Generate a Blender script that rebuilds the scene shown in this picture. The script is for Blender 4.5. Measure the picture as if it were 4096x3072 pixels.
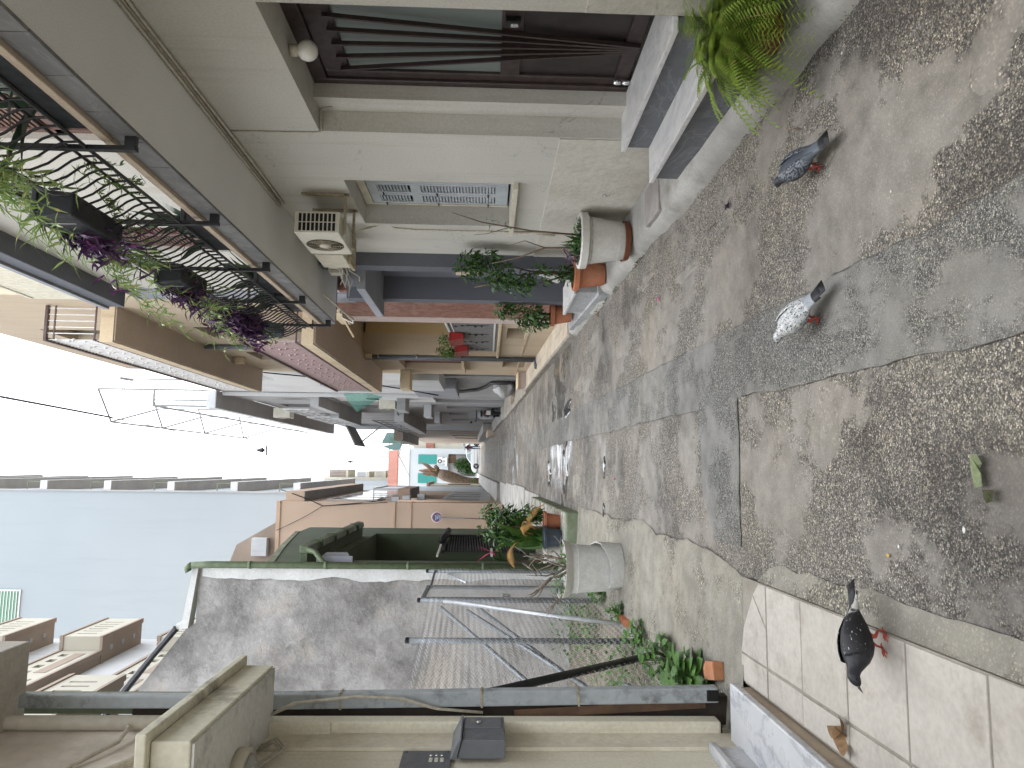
import bpy, math, random
from mathutils import Vector, Matrix, noise as mnoise

# ------------------------------------------------------------------ scene, camera, light
SC = bpy.context.scene
for o in list(bpy.data.objects):
    bpy.data.objects.remove(o)
COL = SC.collection
R_ = math.radians

def set_camera():
    psi, th, ro = R_(6.6), R_(1.9), R_(0.9)
    F = Vector((math.sin(psi)*math.cos(th), math.cos(psi)*math.cos(th), -math.sin(th)))
    Rt = Vector((math.cos(psi), -math.sin(psi), 0)); D = F.cross(Rt)
    R2 = Rt*math.cos(ro) - D*math.sin(ro); D2 = Rt*math.sin(ro) + D*math.cos(ro)
    # the photograph was stored on its side: picture-right is world-down, picture-up is world-right
    ax, ay, az = D2, R2, -F
    m = Matrix(((ax.x, ay.x, az.x, 0), (ax.y, ay.y, az.y, 0), (ax.z, ay.z, az.z, 1.6), (0, 0, 0, 1)))
    cd = bpy.data.cameras.new('camera'); co = bpy.data.objects.new('camera', cd)
    COL.objects.link(co); co.matrix_world = m
    cd.sensor_fit = 'HORIZONTAL'; cd.sensor_width = 36.0; cd.lens = 36.0*2900/4096
    cd.clip_start = 0.05; cd.clip_end = 3000
    SC.camera = co
set_camera()

W = bpy.data.worlds.new('World'); SC.world = W; W.use_nodes = True
nt = W.node_tree; nt.nodes.clear()
wo = nt.nodes.new('ShaderNodeOutputWorld'); bg = nt.nodes.new('ShaderNodeBackground')
sky = nt.nodes.new('ShaderNodeTexSky'); sky.sky_type = 'NISHITA'; sky.sun_disc = False
SUN_EL, SUN_AZ = 58, -25           # azimuth measured from +Y towards +X
sky.sun_elevation = R_(SUN_EL); sky.sun_rotation = R_(SUN_AZ); sky.air_density = 1.0; sky.dust_density = 4.0
mx = nt.nodes.new('ShaderNodeMix'); mx.data_type = 'RGBA'; mx.inputs[0].default_value = 0.86
mx.inputs[7].default_value = (12.4, 12.9, 13.6, 1)      # overcast cloud cover over the clear sky
nt.links.new(sky.outputs[0], mx.inputs[6])
# an overcast sky is about three times brighter at the zenith than at the horizon
tc = nt.nodes.new('ShaderNodeTexCoord'); sx = nt.nodes.new('ShaderNodeSeparateXYZ'); nt.links.new(tc.outputs['Generated'], sx.inputs[0])
mr = nt.nodes.new('ShaderNodeMapRange'); mr.inputs[3].default_value = 0.55; mr.inputs[4].default_value = 1.65; nt.links.new(sx.outputs[2], mr.inputs[0])
cn = nt.nodes.new('ShaderNodeTexNoise'); cn.inputs['Scale'].default_value = 2.2; cn.inputs['Detail'].default_value = 4; nt.links.new(tc.outputs['Generated'], cn.inputs['Vector'])
cm = nt.nodes.new('ShaderNodeMapRange'); cm.inputs[1].default_value = .3; cm.inputs[2].default_value = .7; cm.inputs[3].default_value = 0.82; cm.inputs[4].default_value = 1.12; nt.links.new(cn.outputs[0], cm.inputs[0])
ml = nt.nodes.new('ShaderNodeMath'); ml.operation = 'MULTIPLY'; nt.links.new(mr.outputs[0], ml.inputs[0]); nt.links.new(cm.outputs[0], ml.inputs[1])
vm = nt.nodes.new('ShaderNodeVectorMath'); vm.operation = 'SCALE'; nt.links.new(mx.outputs[2], vm.inputs[0]); nt.links.new(ml.outputs[0], vm.inputs['Scale'])
nt.links.new(vm.outputs[0], bg.inputs[0])
bg.inputs[1].default_value = 0.15
nt.links.new(bg.outputs[0], wo.inputs[0])

sl = bpy.data.lights.new('sun', 'SUN'); sl.energy = 0.8; sl.angle = R_(16); sl.color = (1, 0.97, 0.93)
so = bpy.data.objects.new('sun', sl); COL.objects.link(so)
e, a = R_(SUN_EL), R_(SUN_AZ)
sd = Vector((math.sin(a)*math.cos(e), math.cos(a)*math.cos(e), math.sin(e)))
so.rotation_euler = sd.to_track_quat('Z', 'Y').to_euler()
so.location = sd*60
VS = SC.view_settings
VS.view_transform = 'Standard'; VS.look = 'None'; VS.exposure = 1.10; VS.gamma = 1.0; VS.use_curve_mapping = False
SC.render.engine = 'CYCLES'
SC.cycles.max_bounces = 7; SC.cycles.diffuse_bounces = 5; SC.cycles.glossy_bounces = 2
SC.cycles.use_adaptive_sampling = True; SC.cycles.adaptive_threshold = 0.02; SC.cycles.caustics_reflective = False; SC.cycles.caustics_refractive = False
SC.cycles.transparent_max_bounces = 8
SC.render.resolution_x = 1024; SC.render.resolution_y = 768
random.seed(7)
S = 0.030                            # the alley climbs 3 %
def gz(y): return S*min(y, 86.0)

# ------------------------------------------------------------------ mesh building
class MB:
    def __init__(s): s.v = []; s.f = []; s.c = []; s.mi = []
    def add(s, vs, fs, mi=0):
        b = len(s.v); s.v += [tuple(p) for p in vs]; s.f += [tuple(i+b for i in f) for f in fs]; s.mi += [mi]*len(fs)
        return s
    def box(s, x0, x1, y0, y1, z0, z1, mi=0):
        return s.add([(x0,y0,z0),(x1,y0,z0),(x1,y1,z0),(x0,y1,z0),(x0,y0,z1),(x1,y0,z1),(x1,y1,z1),(x0,y1,z1)],
                     [(0,3,2,1),(4,5,6,7),(0,1,5,4),(1,2,6,5),(2,3,7,6),(3,0,4,7)], mi)
    def sbox(s, x0, x1, y0, y1, h0, h1, mi=0):      # a box whose bottom and top follow the slope of the alley
        a, b = gz(y0), gz(y1)
        return s.add([(x0,y0,a+h0),(x1,y0,a+h0),(x1,y1,b+h0),(x0,y1,b+h0),(x0,y0,a+h1),(x1,y0,a+h1),(x1,y1,b+h1),(x0,y1,b+h1)],
                     [(0,3,2,1),(4,5,6,7),(0,1,5,4),(1,2,6,5),(2,3,7,6),(3,0,4,7)], mi)
    def bar(s, p, q, w, h=None, up=(0,0,1), mi=0):
        p, q = Vector(p), Vector(q); d = (q-p).normalized(); h = h or w
        u = Vector(up)
        if abs(u.dot(d)) > .95: u = Vector((1,0,0))
        r = d.cross(u).normalized()*(w/2); t = r.cross(d).normalized()*(h/2)
        vs = [p-r-t, p+r-t, p+r+t, p-r+t, q-r-t, q+r-t, q+r+t, q-r+t]
        return s.add(vs, [(0,1,2,3),(7,6,5,4),(0,4,5,1),(1,5,6,2),(2,6,7,3),(3,7,4,0)], mi)
    def tube(s, pts, r, n=6, cap=True, mi=0):
        pts = [Vector(p) for p in pts]; N = len(pts)
        rr = r if isinstance(r, (list, tuple)) else [r]*N
        d0 = (pts[1]-pts[0]).normalized(); u = Vector((0,0,1)) if abs(d0.z) < .9 else Vector((1,0,0))
        u = (u - d0*u.dot(d0)).normalized()
        vs = []
        for i in range(N):
            d = (pts[min(i+1,N-1)]-pts[max(i-1,0)])
            d = d.normalized() if d.length > 1e-9 else d0
            u = u - d*u.dot(d)
            u = u.normalized() if u.length > 1e-6 else d.orthogonal().normalized()
            w = d.cross(u)
            for k in range(n):
                t = 2*math.pi*k/n
                vs.append(pts[i] + (u*math.cos(t)+w*math.sin(t))*rr[i])
        fs = [(i*n+k, i*n+(k+1)%n, (i+1)*n+(k+1)%n, (i+1)*n+k) for i in range(N-1) for k in range(n)]
        if cap: fs += [tuple(range(n-1,-1,-1)), tuple((N-1)*n+k for k in range(n))]
        return s.add(vs, fs, mi)
    def lathe(s, prof, c=(0,0,0), n=24, mi=0, axis='z'):
        vs = []; c = Vector(c)
        for r, z in prof:
            for k in range(n):
                t = 2*math.pi*k/n; a, b = r*math.cos(t), r*math.sin(t)
                vs.append(c + (Vector((a,b,z)) if axis == 'z' else Vector((z,a,b)) if axis == 'x' else Vector((b,z,a))))
        m = len(prof)
        fs = [(i*n+k, i*n+(k+1)%n, (i+1)*n+(k+1)%n, (i+1)*n+k) for i in range(m-1) for k in range(n)]
        fs += [tuple(range(n-1,-1,-1)), tuple((m-1)*n+k for k in range(n))]
        return s.add(vs, fs, mi)
    def prism(s, poly, off, mi=0):
        n = len(poly); o = Vector(off)
        vs = [Vector(p) for p in poly] + [Vector(p)+o for p in poly]
        fs = [tuple(range(n-1,-1,-1)), tuple(range(n,2*n))] + [(i,(i+1)%n,n+(i+1)%n,n+i) for i in range(n)]
        return s.add(vs, fs, mi)
    def grid(s, fn, nu, nv, mi=0):
        vs = [fn(i/nu, j/nv) for j in range(nv+1) for i in range(nu+1)]
        fs = [(j*(nu+1)+i, j*(nu+1)+i+1, (j+1)*(nu+1)+i+1, (j+1)*(nu+1)+i) for j in range(nv) for i in range(nu)]
        return s.add(vs, fs, mi)
    def wall(s, x0, x1, y0, y1, z0, z1, holes=(), mi=0):   # slab with thickness in x, rectangular holes (y0,y1,z0,z1)
        ys = sorted({y0, y1, *[h[0] for h in holes], *[h[1] for h in holes]}); ys = [y for y in ys if y0 <= y <= y1]
        for a, b in zip(ys, ys[1:]):
            m = (a+b)/2; hs = sorted([(h[2], h[3]) for h in holes if h[0] < m < h[1]]); z = z0
            for c, d in hs:
                if c > z: s.box(x0, x1, a, b, z, min(c, z1), mi)
                z = max(z, d)
            if z < z1: s.box(x0, x1, a, b, z, z1, mi)
        return s
    def wally(s, y0, y1, x0, x1, z0, z1, holes=(), mi=0):  # slab with thickness in y, holes (x0,x1,z0,z1)
        xs = sorted({x0, x1, *[h[0] for h in holes], *[h[1] for h in holes]})
        for a, b in zip(xs, xs[1:]):
            m = (a+b)/2; hs = sorted([(h[2], h[3]) for h in holes if h[0] < m < h[1]]); z = z0
            for c, d in hs:
                if c > z: s.box(a, b, y0, y1, z, min(c, z1), mi)
                z = max(z, d)
            if z < z1: s.box(a, b, y0, y1, z, z1, mi)
        return s
    def leaf(s, p, d, n, L, w, bend=.25, mi=0, seg=2):      # a bent pointed blade
        p, d, n = Vector(p), Vector(d).normalized(), Vector(n)
        r = d.cross(n)
        r = r.normalized() if r.length > 1e-5 else d.orthogonal().normalized()
        n = r.cross(d); vs = []; fs = []
        for i in range(seg+1):
            t = i/seg; c = p + d*(L*t) - n*(bend*L*t*t)
            ww = w*(0.45 if i == 0 else (1 if t < .8 else .05))
            vs += [c-r*ww/2, c+r*ww/2 + n*0]
        fs = [(2*i, 2*i+1, 2*i+3, 2*i+2) for i in range(seg)]
        return s.add(vs, fs, mi)

ORG = {}
def link(o, parent=None):
    COL.objects.link(o)
    if parent is not None: o.parent = parent
    return o
def thing(name, label, cat, loc=(0,0,0), group=None):
    o = bpy.data.objects.new(name, None); o.empty_display_size = .2; link(o)
    o.location = loc; ORG[o.name] = Vector(loc)
    o['label'] = label; o['category'] = cat
    if group: o['group'] = group
    return o
def B(name, mb, mat, parent=None, smooth=False, bev=0, kind=None, label=None, cat=None, group=None, loc=None):
    """link mb as one mesh object; vertices are given in world space"""
    org = Vector((0,0,0))
    if parent is not None: org = ORG.get(parent.name, org)
    elif loc is not None: org = Vector(loc)
    me = bpy.data.meshes.new(name)
    me.from_pydata([(p[0]-org[0], p[1]-org[1], p[2]-org[2]) for p in mb.v], [], mb.f)
    mats = mat if isinstance(mat, (list, tuple)) else [mat]
    for m in mats: me.materials.append(m)
    if len(mats) > 1: me.polygons.foreach_set('material_index', mb.mi)
    if smooth: me.polygons.foreach_set('use_smooth', [True]*len(me.polygons))
    me.update()
    o = bpy.data.objects.new(name, me); link(o, parent); ORG[o.name] = org
    if parent is None: o.location = org
    if bev:
        b = o.modifiers.new('bevel', 'BEVEL'); b.width = bev; b.segments = 2; b.limit_method = 'ANGLE'; b.angle_limit = R_(40)
    if smooth == 'auto':
        md = o.modifiers.new('ws', 'EDGE_SPLIT'); md.split_angle = R_(35)
    if name in ('louvre_slats', 'scroll_ornament', 'runners', 'leaves', 'fronds', 'crown', 'splinters', 'runner_stems', 'stems', 'meter_boxes', 'loose_cables', 'wall_cables', 'overhead_wires', 'wall_pipes', 'groove_ring', 'conduit', 'fan_guard', 'slat_screen', 'sprouts', 'branches', 'shards'): kind = kind or ('stuff' if parent is not None else None)
    if kind: o['kind'] = kind
    if label: o['label'] = label
    if cat: o['category'] = cat
    if group: o['group'] = group
    return o
def dup(o, off, parent=None):           # one more piece sharing the mesh, shifted by off
    c = o.copy(); link(c, parent if parent is not None else o.parent)
    c.location = Vector(o.location)+Vector(off); ORG[c.name] = ORG[o.name]
    for k in list(c.keys()):
        pass
    return c

# ------------------------------------------------------------------ materials
def lin(r, g, b):
    f = lambda c: ((c/255+.055)/1.055)**2.4 if c > 10 else c/255/12.92
    return (f(r), f(g), f(b), 1)
class NT:
    def __init__(s, name):
        s.m = bpy.data.materials.new(name); s.m.use_nodes = True; s.t = s.m.node_tree; s.t.nodes.clear()
        s.out = s.n('OutputMaterial'); s.b = s.n('BsdfPrincipled'); s.l(s.b.outputs[0], s.out.inputs[0])
        s.pos = s.n('NewGeometry').outputs['Position']
    def n(s, t, **k):
        x = s.t.nodes.new('ShaderNode'+t)
        for a, v in k.items(): setattr(x, a, v)
        return x
    def l(s, a, b): s.t.links.new(a, b)
    def put(s, sock, v):
        if hasattr(v, 'is_linked') or hasattr(v, 'node'): s.l(v, sock)
        elif sock.type == 'RGBA' and not hasattr(v, '__len__'): sock.default_value = (v, v, v, 1)
        else: sock.default_value = v
    def map(s, vec, sc=(1,1,1), loc=(0,0,0), rot=(0,0,0)):
        m = s.n('Mapping'); s.l(vec, m.inputs[0]); m.inputs[1].default_value = loc; m.inputs[2].default_value = rot; m.inputs[3].default_value = sc
        return m.outputs[0]
    def noise(s, scale, detail=4, rough=.55, vec=None, dist=0.0):
        x = s.n('TexNoise'); x.inputs['Scale'].default_value = scale; x.inputs['Detail'].default_value = detail
        x.inputs['Roughness'].default_value = rough; x.inputs['Distortion'].default_value = dist
        s.l(vec if vec is not None else s.pos, x.inputs['Vector']); return x.outputs[0]
    def voro(s, scale, feat='F1', vec=None, rnd=1.0):
        x = s.n('TexVoronoi', feature=feat); x.inputs['Scale'].default_value = scale; x.inputs['Randomness'].default_value = rnd
        s.l(vec if vec is not None else s.pos, x.inputs['Vector']); return x
    def ramp(s, fac, stops, interp='LINEAR'):
        r = s.n('ValToRGB'); s.l(fac, r.inputs[0]); cr = r.color_ramp; cr.interpolation = interp
        while len(cr.elements) < len(stops): cr.elements.new(.5)
        for e, (p, c) in zip(cr.elements, stops):
            e.position = p; e.color = c if len(c) == 4 else (c[0], c[1], c[2], 1)
        return r.outputs[0]
    def rampv(s, fac, lo, hi, a=0.0, b=1.0):
        m = s.n('MapRange'); s.l(fac, m.inputs[0]); m.inputs[1].default_value = lo; m.inputs[2].default_value = hi
        m.inputs[3].default_value = a; m.inputs[4].default_value = b; m.clamp = True; return m.outputs[0]
    def mix(s, fac, a, b, mode='MIX'):
        m = s.n('Mix', data_type='RGBA', blend_type=mode); s.put(m.inputs[0], fac); s.put(m.inputs[6], a); s.put(m.inputs[7], b); return m.outputs[2]
    def math(s, op, a, b=0.0, c=0.0):
        m = s.n('Math', operation=op); s.put(m.inputs[0], a); s.put(m.inputs[1], b); s.put(m.inputs[2], c); return m.outputs[0]
    def bump(s, h, strength=.3, dist=.01, prev=None):
        b = s.n('Bump'); b.inputs['Strength'].default_value = strength; b.inputs['Distance'].default_value = dist
        s.l(h, b.inputs['Height'])
        if prev is not None: s.l(prev, b.inputs['Normal'])
        return b.outputs[0]
    def sep(s):
        x = s.n('SeparateXYZ'); s.l(s.pos, x.inputs[0]); return x.outputs
    def done(s, col, rough=.8, norm=None, metal=0.0, spec=.4):
        s.put(s.b.inputs['Base Color'], col); s.put(s.b.inputs['Roughness'], rough)
        s.b.inputs['Metallic'].default_value = metal; s.b.inputs['Specular IOR Level'].default_value = spec
        if norm is not None: s.l(norm, s.b.inputs['Normal'])
        return s.m

def hx(c): return lin(*c) if max(c[:3]) > 1.001 else (c[0], c[1], c[2], 1)
def paint(name, c1, c2=None, rough=.85, big=.7, var=.12, bs=70, bump=.25, bd=.004, dirt=None, dirtamt=0.0, streak=0.0, spec=.3, metal=0.0, splash=None, dscale=None, hair=0.0):
    """painted or rendered surface: two close tones in clouds, fine value grain, optional vertical dirt streaks, fine relief"""
    t = NT(name); c1 = hx(c1); c2 = hx(c2) if c2 else tuple(x*(1-var) for x in c1[:3])+(1,)
    n = t.noise(big, 3, .6); col = t.mix(t.rampv(n, .38, .64), c1, c2)
    fine = t.noise(bs*.7, 1, .6); col = t.mix(1.0, col, t.ramp(fine, [(.25, (.9,.9,.9)), (.75, (1.06,1.06,1.06))]), 'MULTIPLY')
    if dirtamt:
        v = t.map(t.pos, (3.2, 3.2, .22)) if streak else t.pos
        dn = t.noise(dscale or (1.6 if streak else 2.1), 5, .68, vec=v)
        col = t.mix(t.rampv(dn, .52, .72, 0, dirtamt), col, hx(dirt or (.12,.10,.08)))
    if hair:          # hairline cracks in the render, only here and there
        hn = t.noise(1.4, 5, .6, vec=t.map(t.pos, loc=(5.3,2.2,1.7)), dist=.6); hm = t.rampv(t.math('ABSOLUTE', t.math('SUBTRACT', hn, .5)), 0, .004, 1, 0)
        col = t.mix(t.math('MULTIPLY', t.math('MULTIPLY', hm, t.rampv(n, .5, .6)), hair), col, (.16,.14,.11,1))
    if splash:        # mud splashed and damp risen at the foot of the wall
        zc = t.sep()[2]; col = t.mix(t.rampv(t.math('ADD', zc, t.math('MULTIPLY', t.noise(3.5, 5, .7), 1.1)), splash, splash+.55, .55, 0), col, (.20,.17,.13,1))
    h = t.noise(bs*.4, 3, .7)
    return t.done(col, rough, t.bump(h, bump, bd), metal, spec)
def plain(name, c, rough=.6, metal=0.0, spec=.4, var=.15, sc=14, bump=.06):
    t = NT(name); c = hx(c); n = t.noise(sc, 2, .6)
    col = t.mix(t.rampv(n, .35, .68), c, tuple(x*(1-var) for x in c[:3])+(1,))
    rg = t.rampv(n, .3, .7, max(rough-.1, .02), min(rough+.1, 1))
    return t.done(col, rg, t.bump(t.noise(sc*5, 1), bump, .003), metal, spec)
def leafmat(name, c1, c2, trans=.25, rough=.5, c3=None):
    t = NT(name); n = t.noise(9, 3, .6); n2 = t.noise(60, 2)
    col = t.mix(t.rampv(n, .35, .65), hx(c1), hx(c2))
    if c3: col = t.mix(t.rampv(t.noise(17, 2), .6, .68), col, hx(c3))
    col = t.mix(1.0, col, t.ramp(n2, [(.3, (.75,.75,.75)), (.7, (1.15,1.15,1.15))]), 'MULTIPLY')
    t.done(col, rough, None, 0, .35)
    tr = t.n('BsdfTranslucent'); t.l(col, tr.inputs[0]); ms = t.n('MixShader'); ms.inputs[0].default_value = trans
    t.l(t.b.outputs[0], ms.inputs[1]); t.l(tr.outputs[0], ms.inputs[2]); t.l(ms.outputs[0], t.out.inputs[0])
    return t.m
def marble(name, c1, c2, vein, vs=3.0, rough=.35, vamt=.7, bump=.05):
    t = NT(name); n = t.noise(vs*.5, 5, .6); col = t.mix(t.rampv(n, .35, .65), hx(c1), hx(c2))
    w = t.noise(vs, 7, .62, vec=t.map(t.pos, (1,.55,1.3), rot=(.3,.4,.7)), dist=1.6)
    m = t.math('ABSOLUTE', t.math('SUBTRACT', w, .5)); col = t.mix(t.rampv(m, 0, .035, vamt, 0), col, hx(vein))
    col = t.mix(t.rampv(t.noise(vs*2.2, 6, .7), .55, .75, 0, .25), col, tuple(x*.5 for x in hx(vein)[:3])+(1,))
    rg = t.rampv(t.noise(9, 5), .3, .7, rough-.08, rough+.2)
    return t.done(col, rg, t.bump(t.noise(40, 4), bump, .003), 0, .45)
def glassmat(name, c, rough=.08):
    t = NT(name); t.done(hx(c), rough, t.bump(t.noise(3.5, 2), .05, .02), 0, .6); return t.m

# ------------------------------------------------------------------ ground materials
def road_mat(name, pebble=105, tone=1.0, cement=.5, warm=1.0, wet=False, dark=.5, spots=(), lights=(), tint=(1.02,1.0,.985)):
    t = NT(name); x, y, z = t.sep()
    P2 = t.n('CombineXYZ'); t.l(x, P2.inputs[0]); t.l(y, P2.inputs[1]); p = P2.outputs[0]
    wob = t.n('VectorMath', operation='ADD'); nz = t.n('TexNoise'); nz.inputs['Scale'].default_value = 40; t.l(p, nz.inputs['Vector'])
    sc = t.n('VectorMath', operation='SCALE'); sc.inputs['Scale'].default_value = .006; t.l(nz.outputs['Color'], sc.inputs[0])
    t.l(p, wob.inputs[0]); t.l(sc.outputs[0], wob.inputs[1]); pw = wob.outputs[0]
    v = t.voro(pebble, vec=pw); v2 = t.voro(pebble*.45, vec=pw); ve = v
    sepc = t.n('SeparateColor'); t.l(v.outputs['Color'], sepc.inputs[0])
    sepd = t.n('SeparateColor'); t.l(v2.outputs['Color'], sepd.inputs[0])
    k = tone
    peb = t.ramp(sepc.outputs[0], [(0, (.05*k,.048*k,.046*k)), (.28, (.10*k,.093*k,.083*k)), (.6, (.225*k,.212*k*warm**-.5,.185*k/warm)), (.85, (.34*k,.32*k,.275*k)), (1, (.58*k,.555*k,.50*k))])
    big = t.ramp(sepd.outputs[1], [(0, (.6,.6,.62)), (.5, (1,1,1)), (.93, (1.1,1.08,1.02)), (1, (1.7,1.65,1.55))])
    peb = t.mix(1.0, peb, big, 'MULTIPLY')
    cem = t.mix(t.rampv(t.noise(7, 2, vec=p), .35, .65), (.262*k,.25*k,.226*k,1), (.193*k,.183*k,.165*k,1))
    # where the aggregate is worn bare and where the cement skin is left
    skin = t.noise(1.7, 6, .68, vec=t.map(p, (1,.72,1), loc=(4.3,1.1,0)))
    wn_ = t.noise(2.4, 3, .6, vec=p); xw = t.math('ADD', x, t.math('MULTIPLY', t.math('SUBTRACT', wn_, .5), .9)); yw = t.math('ADD', y, t.math('MULTIPLY', t.math('SUBTRACT', skin, .5), 1.6))
    def field(lst):
        acc = None
        for (cx, cy, rx, ry) in lst:
            a = t.math('POWER', t.math('ABSOLUTE', t.math('DIVIDE', t.math('SUBTRACT', xw, cx), rx)), 2.0); b = t.math('POWER', t.math('ABSOLUTE', t.math('DIVIDE', t.math('SUBTRACT', yw, cy), ry)), 2.0)
            f = t.math('MAXIMUM', t.math('SUBTRACT', 1.0, t.math('ADD', a, b)), 0.0); acc = f if acc is None else t.math('MAXIMUM', acc, f)
        return acc
    if lights: skin = t.math('ADD', skin, t.math('MULTIPLY', field(lights), .17))
    sk = t.rampv(skin, .55-.10*cement, .60-.085*cement, .10, .84)
    gaps = t.rampv(ve.outputs['Distance'], .38, .68, 1, .42)
    pebd = t.mix(1.0, peb, gaps, 'MULTIPLY')
    col = t.mix(sk, pebd, cem)
    # broad tint: brown, yellow-green lichen, sooty black
    col = t.mix(t.rampv(t.noise(.9, 3, .6, vec=t.map(p, loc=(9,2,0))), .45, .66, 0, .55), col, t.mix(1.0, col, (1.05,.99,.91,1), 'MULTIPLY'))
    col = t.mix(t.rampv(t.noise(1.25, 4, .65, vec=t.map(p, loc=(2.2,7.9,0))), .56, .70, 0, .18), col, (.21,.205,.15,1))
    st = t.noise(1.35, 5, .72, vec=t.map(p, loc=(-3.1,4.4,0)))
    if spots: st = t.math('ADD', st, t.math('MULTIPLY', field(spots), .20))
    col = t.mix(t.rampv(st, .53, .70, 0, dark), col, t.mix(1.0, col, (.34,.33,.34,1), 'MULTIPLY'))
    col = t.mix(1.0, col, t.ramp(t.noise(.45, 2, vec=p), [(.3, (.82,.82,.84)), (.7, (1.12,1.1,1.06))]), 'MULTIPLY')
    col = t.mix(1.0, col, tint+(1,), 'MULTIPLY')
    rg = t.rampv(t.noise(5, 1, vec=p), .3, .7, .72, .95)
    h = t.math('ADD', t.math('MULTIPLY', ve.outputs['Distance'], -.7), t.math('MULTIPLY', t.noise(30, 1, vec=p), .9))
    h = t.mix(t.math('MULTIPLY', sk, .8), h, .2)
    nrm_s = .55
    if wet:
        # rain water left in the hollows round the dip in the alley
        def band(c, w): return t.math('SUBTRACT', 1.0, t.math('MINIMUM', t.math('DIVIDE', t.math('ABSOLUTE', t.math('SUBTRACT', y, c)), w), 1.0))
        m = t.math('MAXIMUM', band(12.4, 3.4), t.math('MULTIPLY', band(8.35, .55), .72))
        m = t.math('MAXIMUM', m, t.math('MULTIPLY', band(24.0, 9.0), .55))
        wn = t.noise(1.15, 5, .55, vec=t.map(p, (1.1,.8,1), loc=(1.7,5.2,0)))
        wm = t.rampv(t.math('ADD', wn, t.math('MULTIPLY', m, .30)), .66, .80)
        col = t.mix(t.math('MULTIPLY', wm, .62), col, (.035,.033,.03,1))
        rg = t.mix(wm, rg, .11)
        b = t.n('Bump'); b.inputs['Distance'].default_value = .006; t.l(h, b.inputs['Height'])
        t.l(t.rampv(wm, 0, 1, nrm_s, .03), b.inputs['Strength']); nrm = b.outputs[0]
    else:
        nrm = t.bump(h, nrm_s, .006)
    return t.done(col, rg, nrm, 0, .45)

M = {}
M['road'] = road_mat('worn aggregate concrete', 160, .95, .45, 1.0, wet=True, dark=.66, spots=[(-.25, 2.3, .5, .6), (.1, 2.75, .35, .3), (1.68, 2.4, .25, .6), (1.0, 2.0, .2, .3), (-.28, 5.9, .32, .7), (.05, 7.6, .4, .5), (1.68, 6.9, .2, .8), (1.3, 8.3, .35, .6), (.1, 9.6, .5, .5), (1.4, 11.0, .4, 1.0), (-.2, 17, .5, 2), (1.3, 15, .4, 2), (.2, 24, 1.0, 3), (1.2, 30, .6, 5)], lights=[(1.2, 2.6, .3, .7), (.25, 3.2, .2, .2), (1.1, 4.2, .3, .5), (1.1, 6.0, .25, .6), (.2, 5.2, .3, .25), (1.2, 7.6, .2, .5), (.1, 13.0, .5, .5), (1.2, 19, .5, 2)])
M['patch'] = road_mat('grey trench concrete', 210, .86, .85, .84, dark=.35, tint=(.95,.975,1.01))
M['apron'] = road_mat('pale lichened concrete', 120, 1.08, 1.45, 1.08, dark=.25, tint=(1.0,1.0,.93))
M['kerbcon'] = paint('kerb concrete', (.37,.36,.335), (.27,.26,.24), .9, 1.8, bs=90, bump=.7, bd=.006, dirt=(.12,.115,.085), dirtamt=.55)
M['earth'] = paint('yard earth', (.20,.17,.13), (.12,.10,.075), .95, 2.0, bs=30, bump=.8, bd=.02)
M['crack'] = paint('open crack', (.07,.066,.06), (.11,.105,.095), .95, 3)
M['skim'] = road_mat('cement skim', 95, .98, 1.15, 1.0, dark=.3)
M['moss'] = leafmat('moss', (.10,.115,.03), (.055,.06,.02), .1, .9)
t = NT('water'); t.done((.02,.022,.022,1), .015, t.bump(t.noise(9, 3), .012, .02), 0, .55); M['water'] = t.m

def fbm(x, y, s=1.0, o=3): return mnoise.fractal(Vector((x*s, y*s, 3.7)), 1.0, 2.0, o)
def strip(mb, xa, xb, y0, y1, ny, nx, h, mi=0):
    def fn(u, v):
        y = y0+(y1-y0)*v; a, b = xa(y), xb(y); x = a+(b-a)*u
        return (x, y, gz(y)+h(x, y))
    mb.grid(fn, nx, ny, mi); return mb

# the ground: one sheet that reaches the horizon
g = MB()
ys = [-60, 0, 20, 40, 60, 86, 140, 400, 1200]
g.grid(lambda u, v: ((-900+1800*u), ys[round(v*8)], gz(max(ys[round(v*8)], -20)) - .035), 6, 8)
B('ground', g, M['apron'], kind='structure')

# the alley surface, slightly uneven
def rh(x, y): return .010*fbm(x, y, .9) + .004*fbm(x+9, y, 4) - .012*max(0, 1-abs(x-.35)/1.3)
g = MB()
strip(g, lambda y: -1.56, lambda y: 1.99, .2, 20, 330, 62, rh)
strip(g, lambda y: -1.56, lambda y: 1.99, 20, 86, 130, 16, rh)
B('road', g, M['road'], kind='structure', smooth=True)
g = MB(); g.box(-30, 34, 86.01, 92.4, 2.3, 2.556)
B('cross_road', g, M['patch'], kind='structure')

def wob(y, s, a, seed): return a*mnoise.noise(Vector((y*s, seed, 0)))+a*.5*mnoise.noise(Vector((y*s*3.1, seed+5, 0)))
# trench repair: a long strip of newer grey concrete and one across it
def edge_r(y): return .85+wob(y, 1.3, .035, 1)+wob(y, 9, .008, 8)
def edge_l(y): return .415+wob(y, 1.1, .03, 2)+wob(y, 9, .008, 9)
def ph(x, y): return rh(x, y)+.008
g = MB(); strip(g, edge_l, edge_r, .2, 19, 380, 10, ph); tp = B('trench_patch', g, M['patch'], kind='structure', smooth=True)
def by0(x): return 4.22+wob(x, 2.2, .05, 11)
def by1(x): return 4.90-max(0, -x-.15)*.9*0.9+wob(x, 2, .03, 12)
g = MB(); g.grid(lambda u, v: ((lambda x: (lambda y: (x, y, gz(y)+ph(x, y)-.0025))(by0(x)+(by1(x)-by0(x))*v))(-.44+.88*u)), 46, 34)
B('trench_patch', g, M['patch'], kind='structure', smooth=True)
g = MB(); strip(g, lambda y: .35+wob(y, .6, .06, 21), lambda y: .95+wob(y, .6, .06, 22), 24, 80, 90, 4, lambda x, y: rh(x, y)+.01)
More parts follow.
